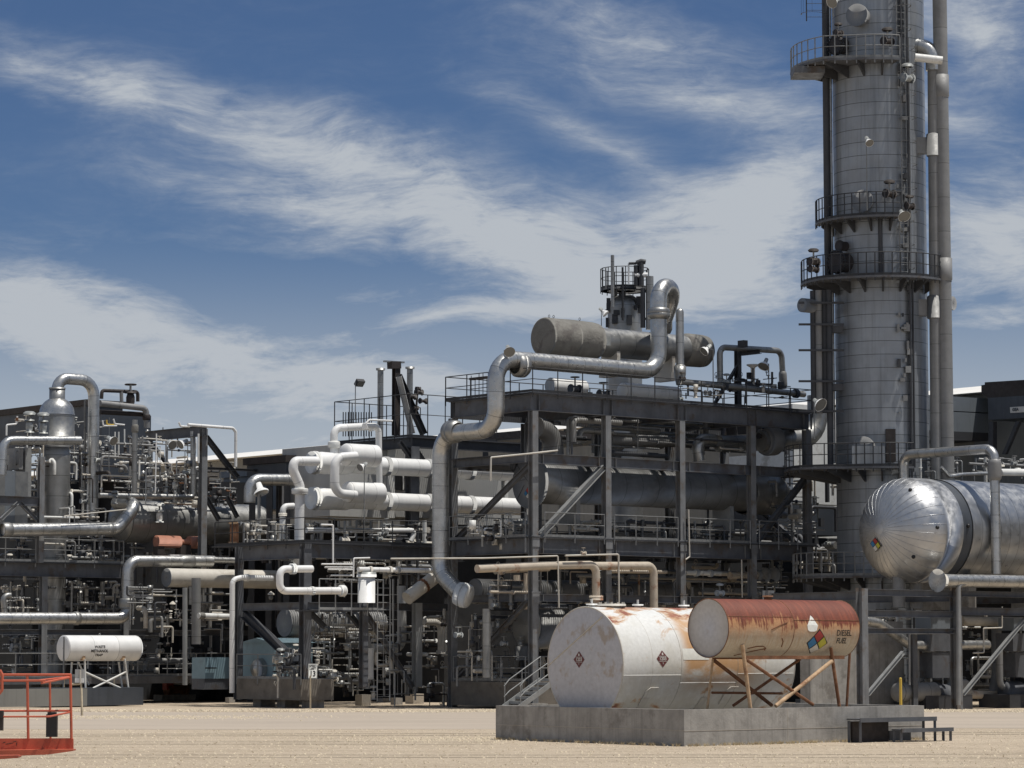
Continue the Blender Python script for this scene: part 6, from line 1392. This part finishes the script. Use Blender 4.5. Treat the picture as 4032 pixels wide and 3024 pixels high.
m=MB(); e=pt(('b',15.4),z23,360,775); m.box6(e,AU*.3,AV*.03,ZZ*.03); m.build('handle','black',root)
# flat-ended drum low centre
p=pt(('b',13.5),z22,1165,1530); rE=wpx(p,55); 
horiz_vessel('drum','big flat-ended grey drum low in the centre behind black column','drum',p,5.5,rE,'pipe_grey',head0=0,head1=.3,saddles=(1,4),smat='steel')
# white upright pipe far front
pw=pt(('b',14.6),z22,594,1100)
pipe('tall white pipe rising from ground left of the black column and bending right',('b',12.2),z22,[(1030,1042),(690,1035),(594,1060),(590,2290)],29,'white',bend=1.6,fl=[(0,.82,1.35,.25)],flmat='white_dirty',n=18)
# white C loops
pipe('white C-shaped pipe with flange joints running right to white filter',('b',6.2),z22,[(1460,940),(1110,942),(1110,1180),(1810,1178)],40,'white',bend=1.0,fl=[(0,.6,1.5,.2),(2,.5,1.15,.12),(2,.97,1.6,.3)],flmat='white_dirty',n=18)
p=pt(('b',6.0),z22,2055,1100); rf_=wpx(p,34); root=thing('filter','white upright filter pot behind black railing in the centre','filter',X(p,pt(('b',6.0),z22,2055,1310).z))
z0=pt(('b',6.0),z22,2055,1310).z; z1=pt(('b',6.0),z22,2055,1030).z; m=MB(); m.lathe(X(p,0),ZZ,[(z0,.001),(z0,rf_),(z1,rf_),(z1,rf_*1.15),(z1+.12,rf_*1.15),(z1+.12,.001)],24); m.build('shell','white',root); m=MB(); m.lathe(X(p,0),ZZ,[(z1+.125,.001),(z1+.125,rf_*1.12),(z1+.22,rf_*1.12),(z1+.22,.001)],24); m.build('cover','valve_grey',root)
pipe('white horizontal pipe right of the white filter to the thick pipe',('b',5.9),z32,[(30,945),(880,960)],27,'white',fl=[(0,.15,1.4,.1),(0,.4,1.5,.12),(0,.5,1.5,.12)],flmat='cream')
pipe('white horizontal pipe in the shade under white exchangers',('b',14),z22,[(1400,520),(1850,522)],30,'white')
pipe('second white horizontal pipe in shade under white exchangers, right',('b',13),z32,[(-50,525),(620,520),(640,560),(600,640)],26,'white',bend=1)
pipe('small white elbow pipe dropping behind the big white riser',('b',15.5),z22,[(1260,255),(1145,260),(1140,620)],34,'white',bend=.8,fl=[(1,.25,1.4,.12)],flmat='cream')
pipe('thin white drop pipe from deck to white manifold',('b',7.0),z22,[(1560,458),(1690,462),(1690,880)],10,'white',bend=.5)
pipe('thin white pipe loop above the white filter',('b',5.8),z22,[(2090,820),(1915,825),(1912,1030)],9,'white',bend=1)
for i,y in enumerate((888,922,945,1010)):
    pipe('thin white horizontal pipe of the manifold left of white filter',('b',6.4+i*.1),z22,[(1565+i*35,y),(1900,y+2)],9,'white',group='thin white manifold pipes left of the filter')
# white exchangers
bW=14.2
pU=pt(('b',bW),z21,1470,1165); rW=wpx(pU,42)
for (nm,y,x0,yy,x1) in (('upper white shell exchanger with ragged insulated end above the C-shaped pipes',1165,1470,1165,2030),('lower white shell exchanger with flanged end below the upper one',1555,1470,1555,2060)):
    p=pt(('b',bW),z21,x0,yy); q_=pt(('b',bW),ID,x1,0); LL=(q_-p).dot(AU)
    root=thing('heat_exchanger',nm,'heat exchanger',p-ZZ*rW)
    m=MB(); m.lathe(p,AU,[(-.1,.001),(-.1,rW*1.05),(.02,rW*1.05),(.02,rW*.95),(.06,rW*.95),(.06,rW*1.1),(.18,rW*1.1),(.18,rW*.98)],36); m.build('end_flange','white_dirty',root)
    m=MB(); m.lathe(p,AU,[(.18,rW*.98),(.5,rW*1.06),(1.1,rW*1.02),(1.2,rW*.98),(1.9,rW*1.02),(2.2,rW*.84)],36); m.build('channel','white',root)
    m=MB(); m.lathe(p,AU,[(2.2,rW*.84),(LL,rW*.84)],36); m.build('shell','white',root)
    m=MB()
    for t in (4.2,6.8,9.4): m=MB(); m.lathe(p,AU,[(t,rW*.84),(t+.02,rW*.93),(t+.25,rW*.93),(t+.27,rW*.84)],30); m.build('band','casing',root)
p=pt(('b',12.6),z21,1950,1085); horiz_vessel('exchanger_channel','ragged white insulated channel head above the C pipe','exchanger end',p-AU*.6,1.7,.53,'white',head0=.5,head1=.1)
p=pt(('b',12.6),z21,1950,1490); horiz_vessel('exchanger_channel','ragged white insulated channel head at foot of the C pipe','exchanger end',p-AU*.5,1.9,.5,'white',head0=.5,head1=.1)
pipe('thick white S-bend riser in front of the white exchangers',('b',13),z21,[(1520,1150),(1265,1150),(1255,1250),(1330,1420),(1322,1900),(1320,2330)],52,'white',bend=.9,fl=[(3,.12,1.75,.32)],flmat='white_dirty',n=20)
pipe('white C-shaped pipe joining upper and lower channel heads',('b',12),z21,[(1940,1095),(1710,1110),(1708,1500),(1935,1520)],50,'white',bend=1.4,n=20)
pipe('white riser pipe with flange and elbow running right above the exchangers',('b',14.5),z21,[(1700,1150),(1700,790),(2110,770),(2120,820)],42,'white',bend=1.2,fl=[(0,.5,1.6,.35)],flmat='white_dirty',n=18)
pipe('white elbow pipe dropping right to a square flange in the centre',('b',13.4),z31,[(90,770),(250,765),(262,1600)],35,'white',bend=1.0,fl=[(1,.93,1.9,.5)],flmat='cream',n=18)
pipe('thin bent white pipe hooked over the white elbow',('b',13.2),z31,[(400,712),(150,700),(110,740),(130,800)],11,'white',bend=.8)
pipe('shiny elbow pipe rising behind the grey drum toward white riser',('b',19),z21,[(1300,1355),(785,1350),(782,1600)],64,'galv_bright',bend=1.0,n=20)
root=thing('light_post','stubby grey post with white floodlight hood near grey drum','floodlight',pt(('b',17.5),z22,885,640)); m=MB(); m.tube([pt(('b',17.5),z22,885,640),pt(('b',17.5),z22,885,120)],wpx(pt(('b',17.5),z22,885,300),7),10); m.build('pole','steel_light',root)
m=MB(); c_=pt(('b',17.4),z22,900,75); m.lathe(c_,V((.3,-.3,-.9)),[(-.35,.001),(-.35,.12),(-.05,.16),(.12,.36),(.2,.38),(.2,.3)],16); m.build('hood','white',root)
# pale vessels between
pipe('tapered grey duct standing below the flat-ended cylinder',('b',19.5),z22,[(200,1040),(200,1560),(200,1760)],50,'pipe_grey')
pipe('grey square pillar left of the tapered grey duct',('b',19),z23,[(78,-100),(78,960)],27,'steel_light')
pipe('pale horizontal pipe left of the tall white pipe',('b',18.5),z22,[(225,1450),(565,1460)],32,'white_dirty',fl=[(0,.1,1.15,.3)])
# orange-brown beige rack with thin conduit
root=thing('junction_rack','small rusty orange rack of tubing on the centre deck','rack',pt(('a',aM),z22,630,640)); m=MB()
for i in range(6): p=pt(('a',aM+.3),z22,575+i*16,440); m.tube([p,p-ZZ*1.0],.03,5)
m.build('tubing','rust',root); m=MB(); p=pt(('a',aM+.3),z22,560,440); q_=pt(('a',aM+.3),z22,650,440); m.bar(p,q_,.06,.1); m.bar(p-ZZ*.9,q_-ZZ*.9,.06,.06); m.build('frame','rust_light',root)
# upper mid platform with masts
root=thing('steel_structure','dark platform with tall mast and slanting struts above white exchangers','steel frame',S.w(-2,17)); 
aP=S.ab(pt(('b',15),z31,620,900))[0]
p0=pt(('d',140),z31,-230,960); p1=pt(('d',140),z31,300,900); p2=pt(('d',140),z31,890,870)
# two-sided deck: left wing along v then right wing along u
pc=pt(('b',14.5),z31,620,880); aC,bC,zC=S.ab(pc)
bLft=S.ab(pt(('a',aC),z31,-230,960))[1]
deck(root,S,aC,aC+7,bC,bLft,zC); 
for b in (bC,bLft): beam(root,S.w(aC,b,zC-.3),S.w(aC+7,b,zC-.3),.25,.5,'steel_dark')
beam(root,S.w(aC,bC,zC-.3),S.w(aC,bLft,zC-.3),.25,.5,'steel_dark')
railing(root,[S.w(aC+5.5,bLft,zC),S.w(aC,bLft,zC),S.w(aC,bC+.2,zC),S.w(aC+5.5,bC+.2,zC)],2.1,1.2,'rail_dark')
column(root,S.w(aC,bC,zd),S.w(aC,bC,zC-.5),.5,'steel'); 
mp=pt(('b',bC+2),z31,440,870); mt_=pt(('b',bC+2),z31,440,90); m=MB(); m.ibeam(mp,X(mp,mt_.z),.32,.28,up=AV); m.build('mast','dark_brown',root)
m=MB(); m.bar(pt(('b',bC+2),z31,310,62),pt(('b',bC+2),z31,525,75),.16,.08); m.build('mast_head','galv',root); m=MB(); m.bar(pt(('b',bC+2),z31,370,105),pt(('b',bC+2),z31,470,105),.4,.35); m.build('mast_cap','dark_brown',root)
m=MB(); m.ibeam(pt(('b',bC+1.8),z31,465,215),pt(('b',bC+1.8),z31,745,860),.28,.28); m.build('strut','steel_dark',root); m=MB(); m.ibeam(pt(('b',bC+1.4),z31,470,230),pt(('b',bC+1.4),z31,620,850),.28,.28); m.build('strut','casing',root,label='slanting strut, sunlight painted in as pale colour')  # second strut takes the pale casing colour as painted-in sunlight
brace(root,pt(('b',bC),z31,480,940),pt(('b',bC),z31,600,1110),.2,'steel_dark'); brace(root,pt(('b',bC),z31,670,1050),pt(('b',bC),z31,830,1290),.22,'steel_dark')
p=pt(('a',aC),z31,630,1480); column(root,X(S.w(aC,bC),zd-1),S.w(aC,bC,zd),.5,'steel')
for (x,y,l) in ((272,150,'left pale grey vent stack behind the dark mast'),(592,135,'right pale grey vent stack behind the dark mast')):
    a=Pd(*z31(x,y),168); r_=wpx(a,12); root=thing('vent_stack',l,'stack',V((a.x,a.y,0)),None); m=MB(); m.tube([V((a.x,a.y,3)),a],r_,16); m.build('stack','galv_dull',root); m=MB(); m.lathe(a,ZZ,[(-.05,r_),(-.05,r_*1.5),(.06,r_*1.55),(.06,.001)],18); m.build('lip','galv_dull',root)
c=pt(('b',bC+1.5),z31,660,420); root=thing('valve_tree','spiky dark valve tree right of the mast','valve',c-ZZ*2)
m=MB(); m.tube([pt(('b',bC+1.5),z31,655,640),pt(('b',bC+1.5),z31,680,340)],.06,6); m.build('stem','dark_brown',root)
for (x,y,s_) in ((690,400,.2),(610,445,.22),(735,495,.2),(655,570,.14),(680,360,.13)):
    m=MB(); p=pt(('b',bC+1.5),z31,x,y); m.lathe(p,AU,[(-s_,.001),(-s_,s_*.8),(-s_*.3,s_*.4),(s_*.3,s_*.4),(s_,s_*.8),(s_,.001)],10); m.build('fitting','dark_brown',root)
floodlight('green-backed floodlight on tall thin pole left of dark mast',('b',17.5),z21,(1932,700),(1975,290),face=V((.45,-.6,-.7)),kind='box')
floodlight('white floodlight on thin pole in front of casing under C pipe',('b',11.2),z22,(2028,620),(2010,-180),face=V((-.5,-.6,-.4)),kind='dome',r=.2)
floodlight('white floodlight on post beside thick grey column in centre',('b',8.5),z32,(560,1320),(500,640),face=V((-.5,-.6,-.6)),kind='box')
# railing clump on top platform left (thin bars)
m=MB(); 
for i in range(12):
    p=pt(('b',bC+3),z21,1800+i*28,880); m.bar(p,p+ZZ*1.2,.05,.05)
m.build('guard_bars','rail_dark',None,'row of thin dark upright bars behind white pipe on the platform','bars',kind='stuff')
# large elbow duct behind ladder
pipe('big pale curved duct behind the ladder low in the centre',('b',bq1+.5),z33,[(500,-120),(505,560),(180,560)],50,'casing',bend=1.2,n=20)
pipe('white conical vessel with tan base left of ladder',('b',bq1-.8),z33,[(160,900),(160,560)],38,'white_dirty')
pipe('cream mottled pipe slanting up behind the thick pipe foot',('b',bL+1.5),z32,[(560,1260),(850,1040)],75,'cream',fl=[(0,.62,1.1,.12)],flmat='rust')
pipe('tan long pipe under second deck between front columns',('b',1.5),z32,[(1560,950),(2100,925)],42,'rustpipe',fl=[(0,.05,1.35,.15)])
pipe('brown long pipe just under second deck of tall frame',('b',-.2),z32,[(820,860),(2000,815)],10,'rustpipe') if False else None
# speed limit sign
p=Pz(1222,2791); root=thing('speed_sign','small white speed limit sign on a tan wooden post','sign',p)
m=MB(); t_=Pd(1222,2660,p.y); m.bar(V((p.x,p.y+.06,-.05)),V((t_.x,p.y+.06,t_.z)),.09,.06); m.build('post','wood',root)
a=Pd(1214,2614,p.y); b=Pd(1247,2671,p.y); zq0=b.z
SP=lambda x,y,z: V((x,y+(z-zq0)*.24+ (x-a.x)*.5,z))
def qd(m,x0,x1,z0,z1,y): m.add([SP(x0,y,z0),SP(x1,y,z0),SP(x1,y,z1),SP(x0,y,z1)],[(0,1,2,3)])
m=MB(); x0,x1=a.x,b.x; m.add([SP(x0,p.y-.01,b.z),SP(x1,p.y-.01,b.z),SP(x1,p.y-.01,a.z),SP(x0,p.y-.01,a.z),SP(x0,p.y+.01,b.z),SP(x1,p.y+.01,b.z),SP(x1,p.y+.01,a.z),SP(x0,p.y+.01,a.z)],[(0,1,2,3),(7,6,5,4),(0,4,5,1),(1,5,6,2),(2,6,7,3),(3,7,4,0)]); sg=m.build('plate','sign_white',root)
cx=(a.x+b.x)/2; h=a.z-b.z
for (tx,f,s_,bo_) in (('SPEED',.84,.145,.004),('LIMIT',.65,.145,.004),('13',.30,.34,.012)):
    text_mesh(tx,s_*h/.66,'ink',lambda x,y,f=f:SP(cx+x*.82,p.y-.018,b.z+h*f+y),sg,'lettering',bo_)
m=MB()
for (x0,x1,z0,z1) in ((a.x+.012,b.x-.012,b.z+.012,b.z+.022),(a.x+.012,b.x-.012,a.z-.022,a.z-.012),(a.x+.012,a.x+.02,b.z+.022,a.z-.022),(b.x-.02,b.x-.012,b.z+.022,a.z-.022)): qd(m,x0,x1,z0,z1,p.y-.014)
m.build('border','ink',sg)
# concrete blocks along the front
for i,(zf,x0,y0,x1,y1,l,mt) in enumerate(((z23,1930,1065,2100,1185,'cubic concrete footing block right of speed limit sign','concrete_pale'),(z23,1460,1110,1590,1190,'small concrete block right behind the sign post','concrete_pale'),(z23,1235,1110,1410,1170,'flat concrete block left of the sign post','concrete'),(z33,540,1055,740,1165,'large concrete footing block under pale steel column','concrete_pale'),(z33,380,1100,510,1175,'small mossy concrete block between footing blocks','concrete'),(z33,230,1105,375,1150,'dark concrete ladder footing','concrete'),(z23,140,1040,560,1120,'long low concrete kerb under low blue cabinet','concrete'),(z23,515,1095,620,1155,'brown concrete block at foot of white upright pipe','concrete'),(z23,1605,985,1805,1035,'pale slab end in the dark under centre frame','casing'))):
    x_,y_=zf(x1,y1); p=Pz(x_,min(2786,max(2752,y_))) ; a=Pd(*zf(x0,y0),p.y); b=Pd(*zf(x1,y1),p.y)
    w=(b.x-a.x)/2; m=MB(); zt_=max(.12,a.z); m.box6(V(((a.x+b.x)/2,p.y+w*.6,zt_/2-.03)),AU*(w*.72),AV*(w*.72),ZZ*(zt_/2+.03)); m.build('concrete_block',mt,None,l,'concrete block')
p=Pz(*z13(1900,925)); root=thing('valve_station','low rusty red valve on concrete pad at ground left of centre','valve',p)
valve_=MB(); valve_.lathe(p+ZZ*.55,AU,[(-.5,.001),(-.5,.3),(-.3,.3),(-.2,.2),(.4,.2),(.5,.32),(.7,.32),(.7,.001)],14); valve_.build('body','rust',root)
m=MB(); m.box6(p+ZZ*.15,AU*1.0,AV*.4,ZZ*.15); m.build('pad','concrete',root); m=MB(); m.box6(p+ZZ*.9+AU*.9,AU*1.1,AV*.3,ZZ*.1); m.build('slab','white_dirty',root)
m=MB(); m.box6(p+ZZ*.9-AU*.4,AU*.2,AV*.2,ZZ*.35); m.build('bonnet','red_paint',root)
# ================================================================ DENSE PIPEWORK
random.seed(21)
CL=[]
def clutter(bs,x0,y0,x1,y1,n,label,group,mats,rr=(.04,.13),hv=.5,nv=0,vlab=None,ln=(40,200)):
    n0=n; n=int(n*2.4)
    for i in range(n):
        b=rnd(*bs); x=rnd(x0,x1); y=rnd(y0,y1); r=rnd(*rr)*rnd(.6,1.2)*(1 if i<n0 else .6); L=rnd(*ln); mt=random.choice(mats); t=random.random()
        if t<hv:
            xa=max(x0,x-L/2); xb=min(x1,x+L/2)
            if xb-xa<15: continue
            p=pt(('b',b),ID,xa,y); q_=pt(('b',b),ID,xb,y); q_.z=p.z; P=[p,q_]
            if random.random()<.4: P.append(q_+ZZ*rnd(-1.2,1.0))
            if random.random()<.25: P.insert(0,p+ZZ*rnd(-1,.8))
        elif t<hv+.38:
            ya=max(y0,y-L/2); yb=min(y1,y+L/2)
            if yb-ya<15: continue
            p=pt(('b',b),ID,x,ya); q_=pt(('b',b),ID,x,yb); q_.x,q_.y=p.x,p.y; P=[p,q_]
            if random.random()<.35: P.insert(0,p+AU*rnd(-.9,.9))
        else:
            p=pt(('b',b),ID,x,y); P=[p,p-AV*rnd(.4,1.4)]; 
            if random.random()<.6: P.append(P[-1]-ZZ*rnd(.4,1.2))
        m=MB(); m.tube(fillet(P,r*2.2,3),r,8)
        # welded flanges belong to the same run
        if random.random()<.5 and (P[1]-P[0]).length>.8:
            d=(P[1]-P[0]).normalized(); c=P[0].lerp(P[1],rnd(.25,.75)); m.lathe(c,d,[(-.04,r),(-.04,r*1.7),(.04,r*1.7),(.04,r)],10)
        if random.random()<.6:
            c=P[0].lerp(P[-1],rnd(0,1)); s__=rnd(.05,.13)
            if random.random()<.5: m.torus(c+ZZ*s__*2,ZZ if random.random()<.5 else AV,s__,.015,10,4); m.tube([c,c+ZZ*s__*2],.02,5)
            else: m.box6(c,AU*s__,AV*s__*.7,ZZ*s__*rnd(.8,1.6))
        sz=sum((b_-a_).length for a_,b_ in zip(P,P[1:]))*r/P[0].y; CL.append((sz,m,mt,label,group))
    for i in range(nv):
        p=pt(('b',bs[0]+rnd(0,.6)),ID,rnd(x0,x1),rnd(y0,y1)); valve(p,random.choice((AU,AU,ZZ)),rnd(.1,.2),random.choice(('valve_grey','cream','dark_brown','steel_light')),vlab,vlab and ('valves: '+group),wheel=random.random()<.55)
DM=['pipe_grey','steel_dark','galv_dull','steel','pipe_grey','cream']
LM=['galv','cream','white_dirty','pipe_grey','galv_dull','dark_brown']
clutter((25,28),5,2290,470,2430,26,'small pipe in the dark piping under the far left deck','piping under the far left deck',DM,nv=5,vlab='small valve in the dark piping under the far left deck')
clutter((25,29),5,2110,470,2220,16,'small pipe in the shade behind the far left deck railing','piping behind the far left railing',DM,nv=6,vlab='small valve in the shade behind the far left deck railing')
clutter((24.5,29),10,2490,900,2650,34,'small pipe in dark ground-level piping behind small white tank','ground-level piping behind the white tank',DM,nv=12,vlab='small valve in dark ground-level piping behind small white tank')
clutter((23,27),400,1720,770,1990,34,'thin pipe in the tangled upper rack right of looped pipe','tangled upper left rack piping',LM,rr=(.03,.09),hv=.35,nv=8,vlab='small valve in the tangled upper rack right of looped pipe')
clutter((24,27),640,1850,930,1990,30,'thin rusty or dark pipe in the crowded rack below the open portal','crowded rack below the open portal',['dark_brown','rust','dark_brown','steel_dark','cream','rail'],rr=(.03,.08),hv=.6,nv=9,vlab='small dark valve in the crowded rack below the open portal',ln=(30,120))
clutter((25.5,28),480,2090,930,2230,18,'small dark pipe below the grey drum and salmon actuator','piping below the grey drum',DM,nv=6,vlab='small valve below the grey drum and salmon actuator')
clutter((20,24),500,2310,920,2480,18,'small pipe in shade below the flat-ended cylinder','piping below the flat-ended cylinder',DM,nv=6,vlab='small valve in shade below the flat-ended cylinder')
clutter((8.5,11),1075,2560,1190,2670,18,'small pipe among the dark machinery right of the blue enclosure','machinery right of the blue enclosure',DM,rr=(.04,.1),nv=9,vlab='small valve among dark machinery right of the blue enclosure',ln=(20,80))
clutter((9,12),1220,2400,1430,2740,34,'thin pipe in the shaded centre bay right of the speed sign','shaded centre bay right of speed sign',LM,rr=(.03,.08),hv=.4,nv=12,vlab='small valve in shaded centre bay right of the speed sign',ln=(30,140))
clutter((7,10),1430,2430,1760,2740,30,'thin pipe behind the ladder at ground level in the centre','piping behind the centre ladder',LM,rr=(.03,.09),hv=.4,nv=12,vlab='small valve behind the ladder at ground level in the centre',ln=(30,140))
clutter((14,17),960,2060,1290,2210,20,'small pipe in the shade behind the centre deck railing','piping behind centre deck railing',DM,nv=6,vlab='small valve in the shade behind the centre deck railing')
clutter((12,15),1290,2050,1700,2300,36,'small pipe in the shade beneath the white exchangers','piping beneath the white exchangers',DM+['white_dirty'],rr=(.04,.11),nv=12,vlab='small valve in the shade beneath the white exchangers')
clutter((1.5,4.5),1840,2050,2090,2120,18,'small pale pipe on second deck left of the front column','piping on second deck at its left end',['cream','white_dirty','pipe_grey','steel_light'],rr=(.03,.09),nv=8,vlab='small valve on second deck left of front column',ln=(20,80))
clutter((1.5,4.8),2130,2050,3120,2160,26,'small dark pipe on the second deck of the tall frame','piping on the second deck',DM,rr=(.04,.12),nv=8,vlab='small valve on the second deck of the tall frame')
clutter((1.0,5),2130,1640,3100,1790,20,'dark pipe slung between top and middle beams of tall frame','piping below the top deck',DM,rr=(.05,.16),hv=.8,nv=5,vlab='small valve slung below the top deck of tall frame',ln=(80,300))
clutter((1.0,5),1930,2230,3100,2400,36,'dark pipe in the bottom bay of the tall frame','piping in the bottom bay',DM+['rustpipe'],rr=(.04,.15),hv=.65,nv=12,vlab='small valve in the bottom bay of the tall frame',ln=(60,260))
clutter((2,6),1800,2420,2150,2680,24,'thin pipe at ground level left of the short stair','ground-level piping by the stair',DM,rr=(.03,.1),hv=.4,nv=10,vlab='small valve at ground level left of the short stair',ln=(30,140))
clutter((.2,1.5),2650,1490,3120,1570,10,'small pipe fitting line on the top deck right half','small lines on the top deck',['steel_dark','rail_dark','cream'],rr=(.03,.06),hv=.4,nv=9,vlab='small dark valve on the top deck right half',ln=(20,70))
clutter((.8,3),3000,1850,3290,2250,26,'dark pipe in the gap between tall frame and tower','piping between frame and tower',DM,rr=(.05,.16),hv=.4,nv=8,vlab='small valve in the gap between tall frame and tower',ln=(40,200))
clutter((-8.5,-6),3400,2400,4030,2760,44,'small pipe among the pumps under the huge shiny vessel','piping among the pumps',LM,rr=(.04,.14),hv=.5,nv=16,vlab='small valve among the pumps under the huge shiny vessel',ln=(30,160))
clutter((-7,-4),3620,1800,4030,1900,16,'small pipe above the huge shiny vessel in front of casings','piping above the shiny vessel',['rail','white_dirty','steel_dark','pipe_grey'],rr=(.03,.09),nv=6,vlab='small valve above the huge shiny vessel in front of casings')
clutter((26.5,29),60,1650,430,1860,20,'thin pipe between the dome-topped vessel and dark cooler','thin pipes around dome vessel',LM,rr=(.02,.06),hv=.3,nv=5,vlab='small valve between the dome-topped vessel and dark cooler')
clutter((25.5,27),60,1760,390,2080,26,'slim pipe beside the lower body of the dome-topped vessel','slim pipes beside lower dome vessel',LM,rr=(.03,.09),hv=.3,nv=6,vlab='small valve beside the lower body of dome-topped vessel')
CL.sort(key=lambda t:-t[0]); NI=205
for sz,m,mt,label,group in CL[:NI]: m.build('pipe',mt,None,label,'pipe',group)
allm=MB(); names=sorted(set(t[2] for t in CL[NI:]))
for sz,m,mt,label,group in CL[NI:]: allm.add(m.v,m.f,True,[u or [(.3,.3)]*len(f) for u,f in zip(m.uv,m.f)],names.index(mt))
allm.build('small_piping',names,None,'mass of thin tangled tubing filling the shaded depths of the plant','piping',kind='stuff')
# bright little lamps in the shade
for (zf,x,y,b,l) in ((z12,1880,1345,23,'small round lamp hanging in shade below flat-ended cylinder'),(z22,1015,1240,15,'small round lamp left of white C-shaped pipe'),(z32,1525,960,.5,'small round lamp hung under second deck by tan pipe'),(z22,760,1525,16,'small flat lamp low in shade left of flat-ended drum'),(z13,570,280,24.5,'small box lamp in the shade left of small white tank'),(z13,300,280,24.5,'small box lamp in the shade behind orange basket')):
    p=pt(('b',b),zf,x,y); root=thing('bulkhead_lamp',l,'lamp',p); m=MB(); m.lathe(p+ZZ*.12,-ZZ,[(-.12,.03),(0,.16),(.05,.16)],12); m.build('hood','cream',root); m=MB(); m.ball(p-ZZ*.04,.12,10); m.build('globe','lamp_glass',root)
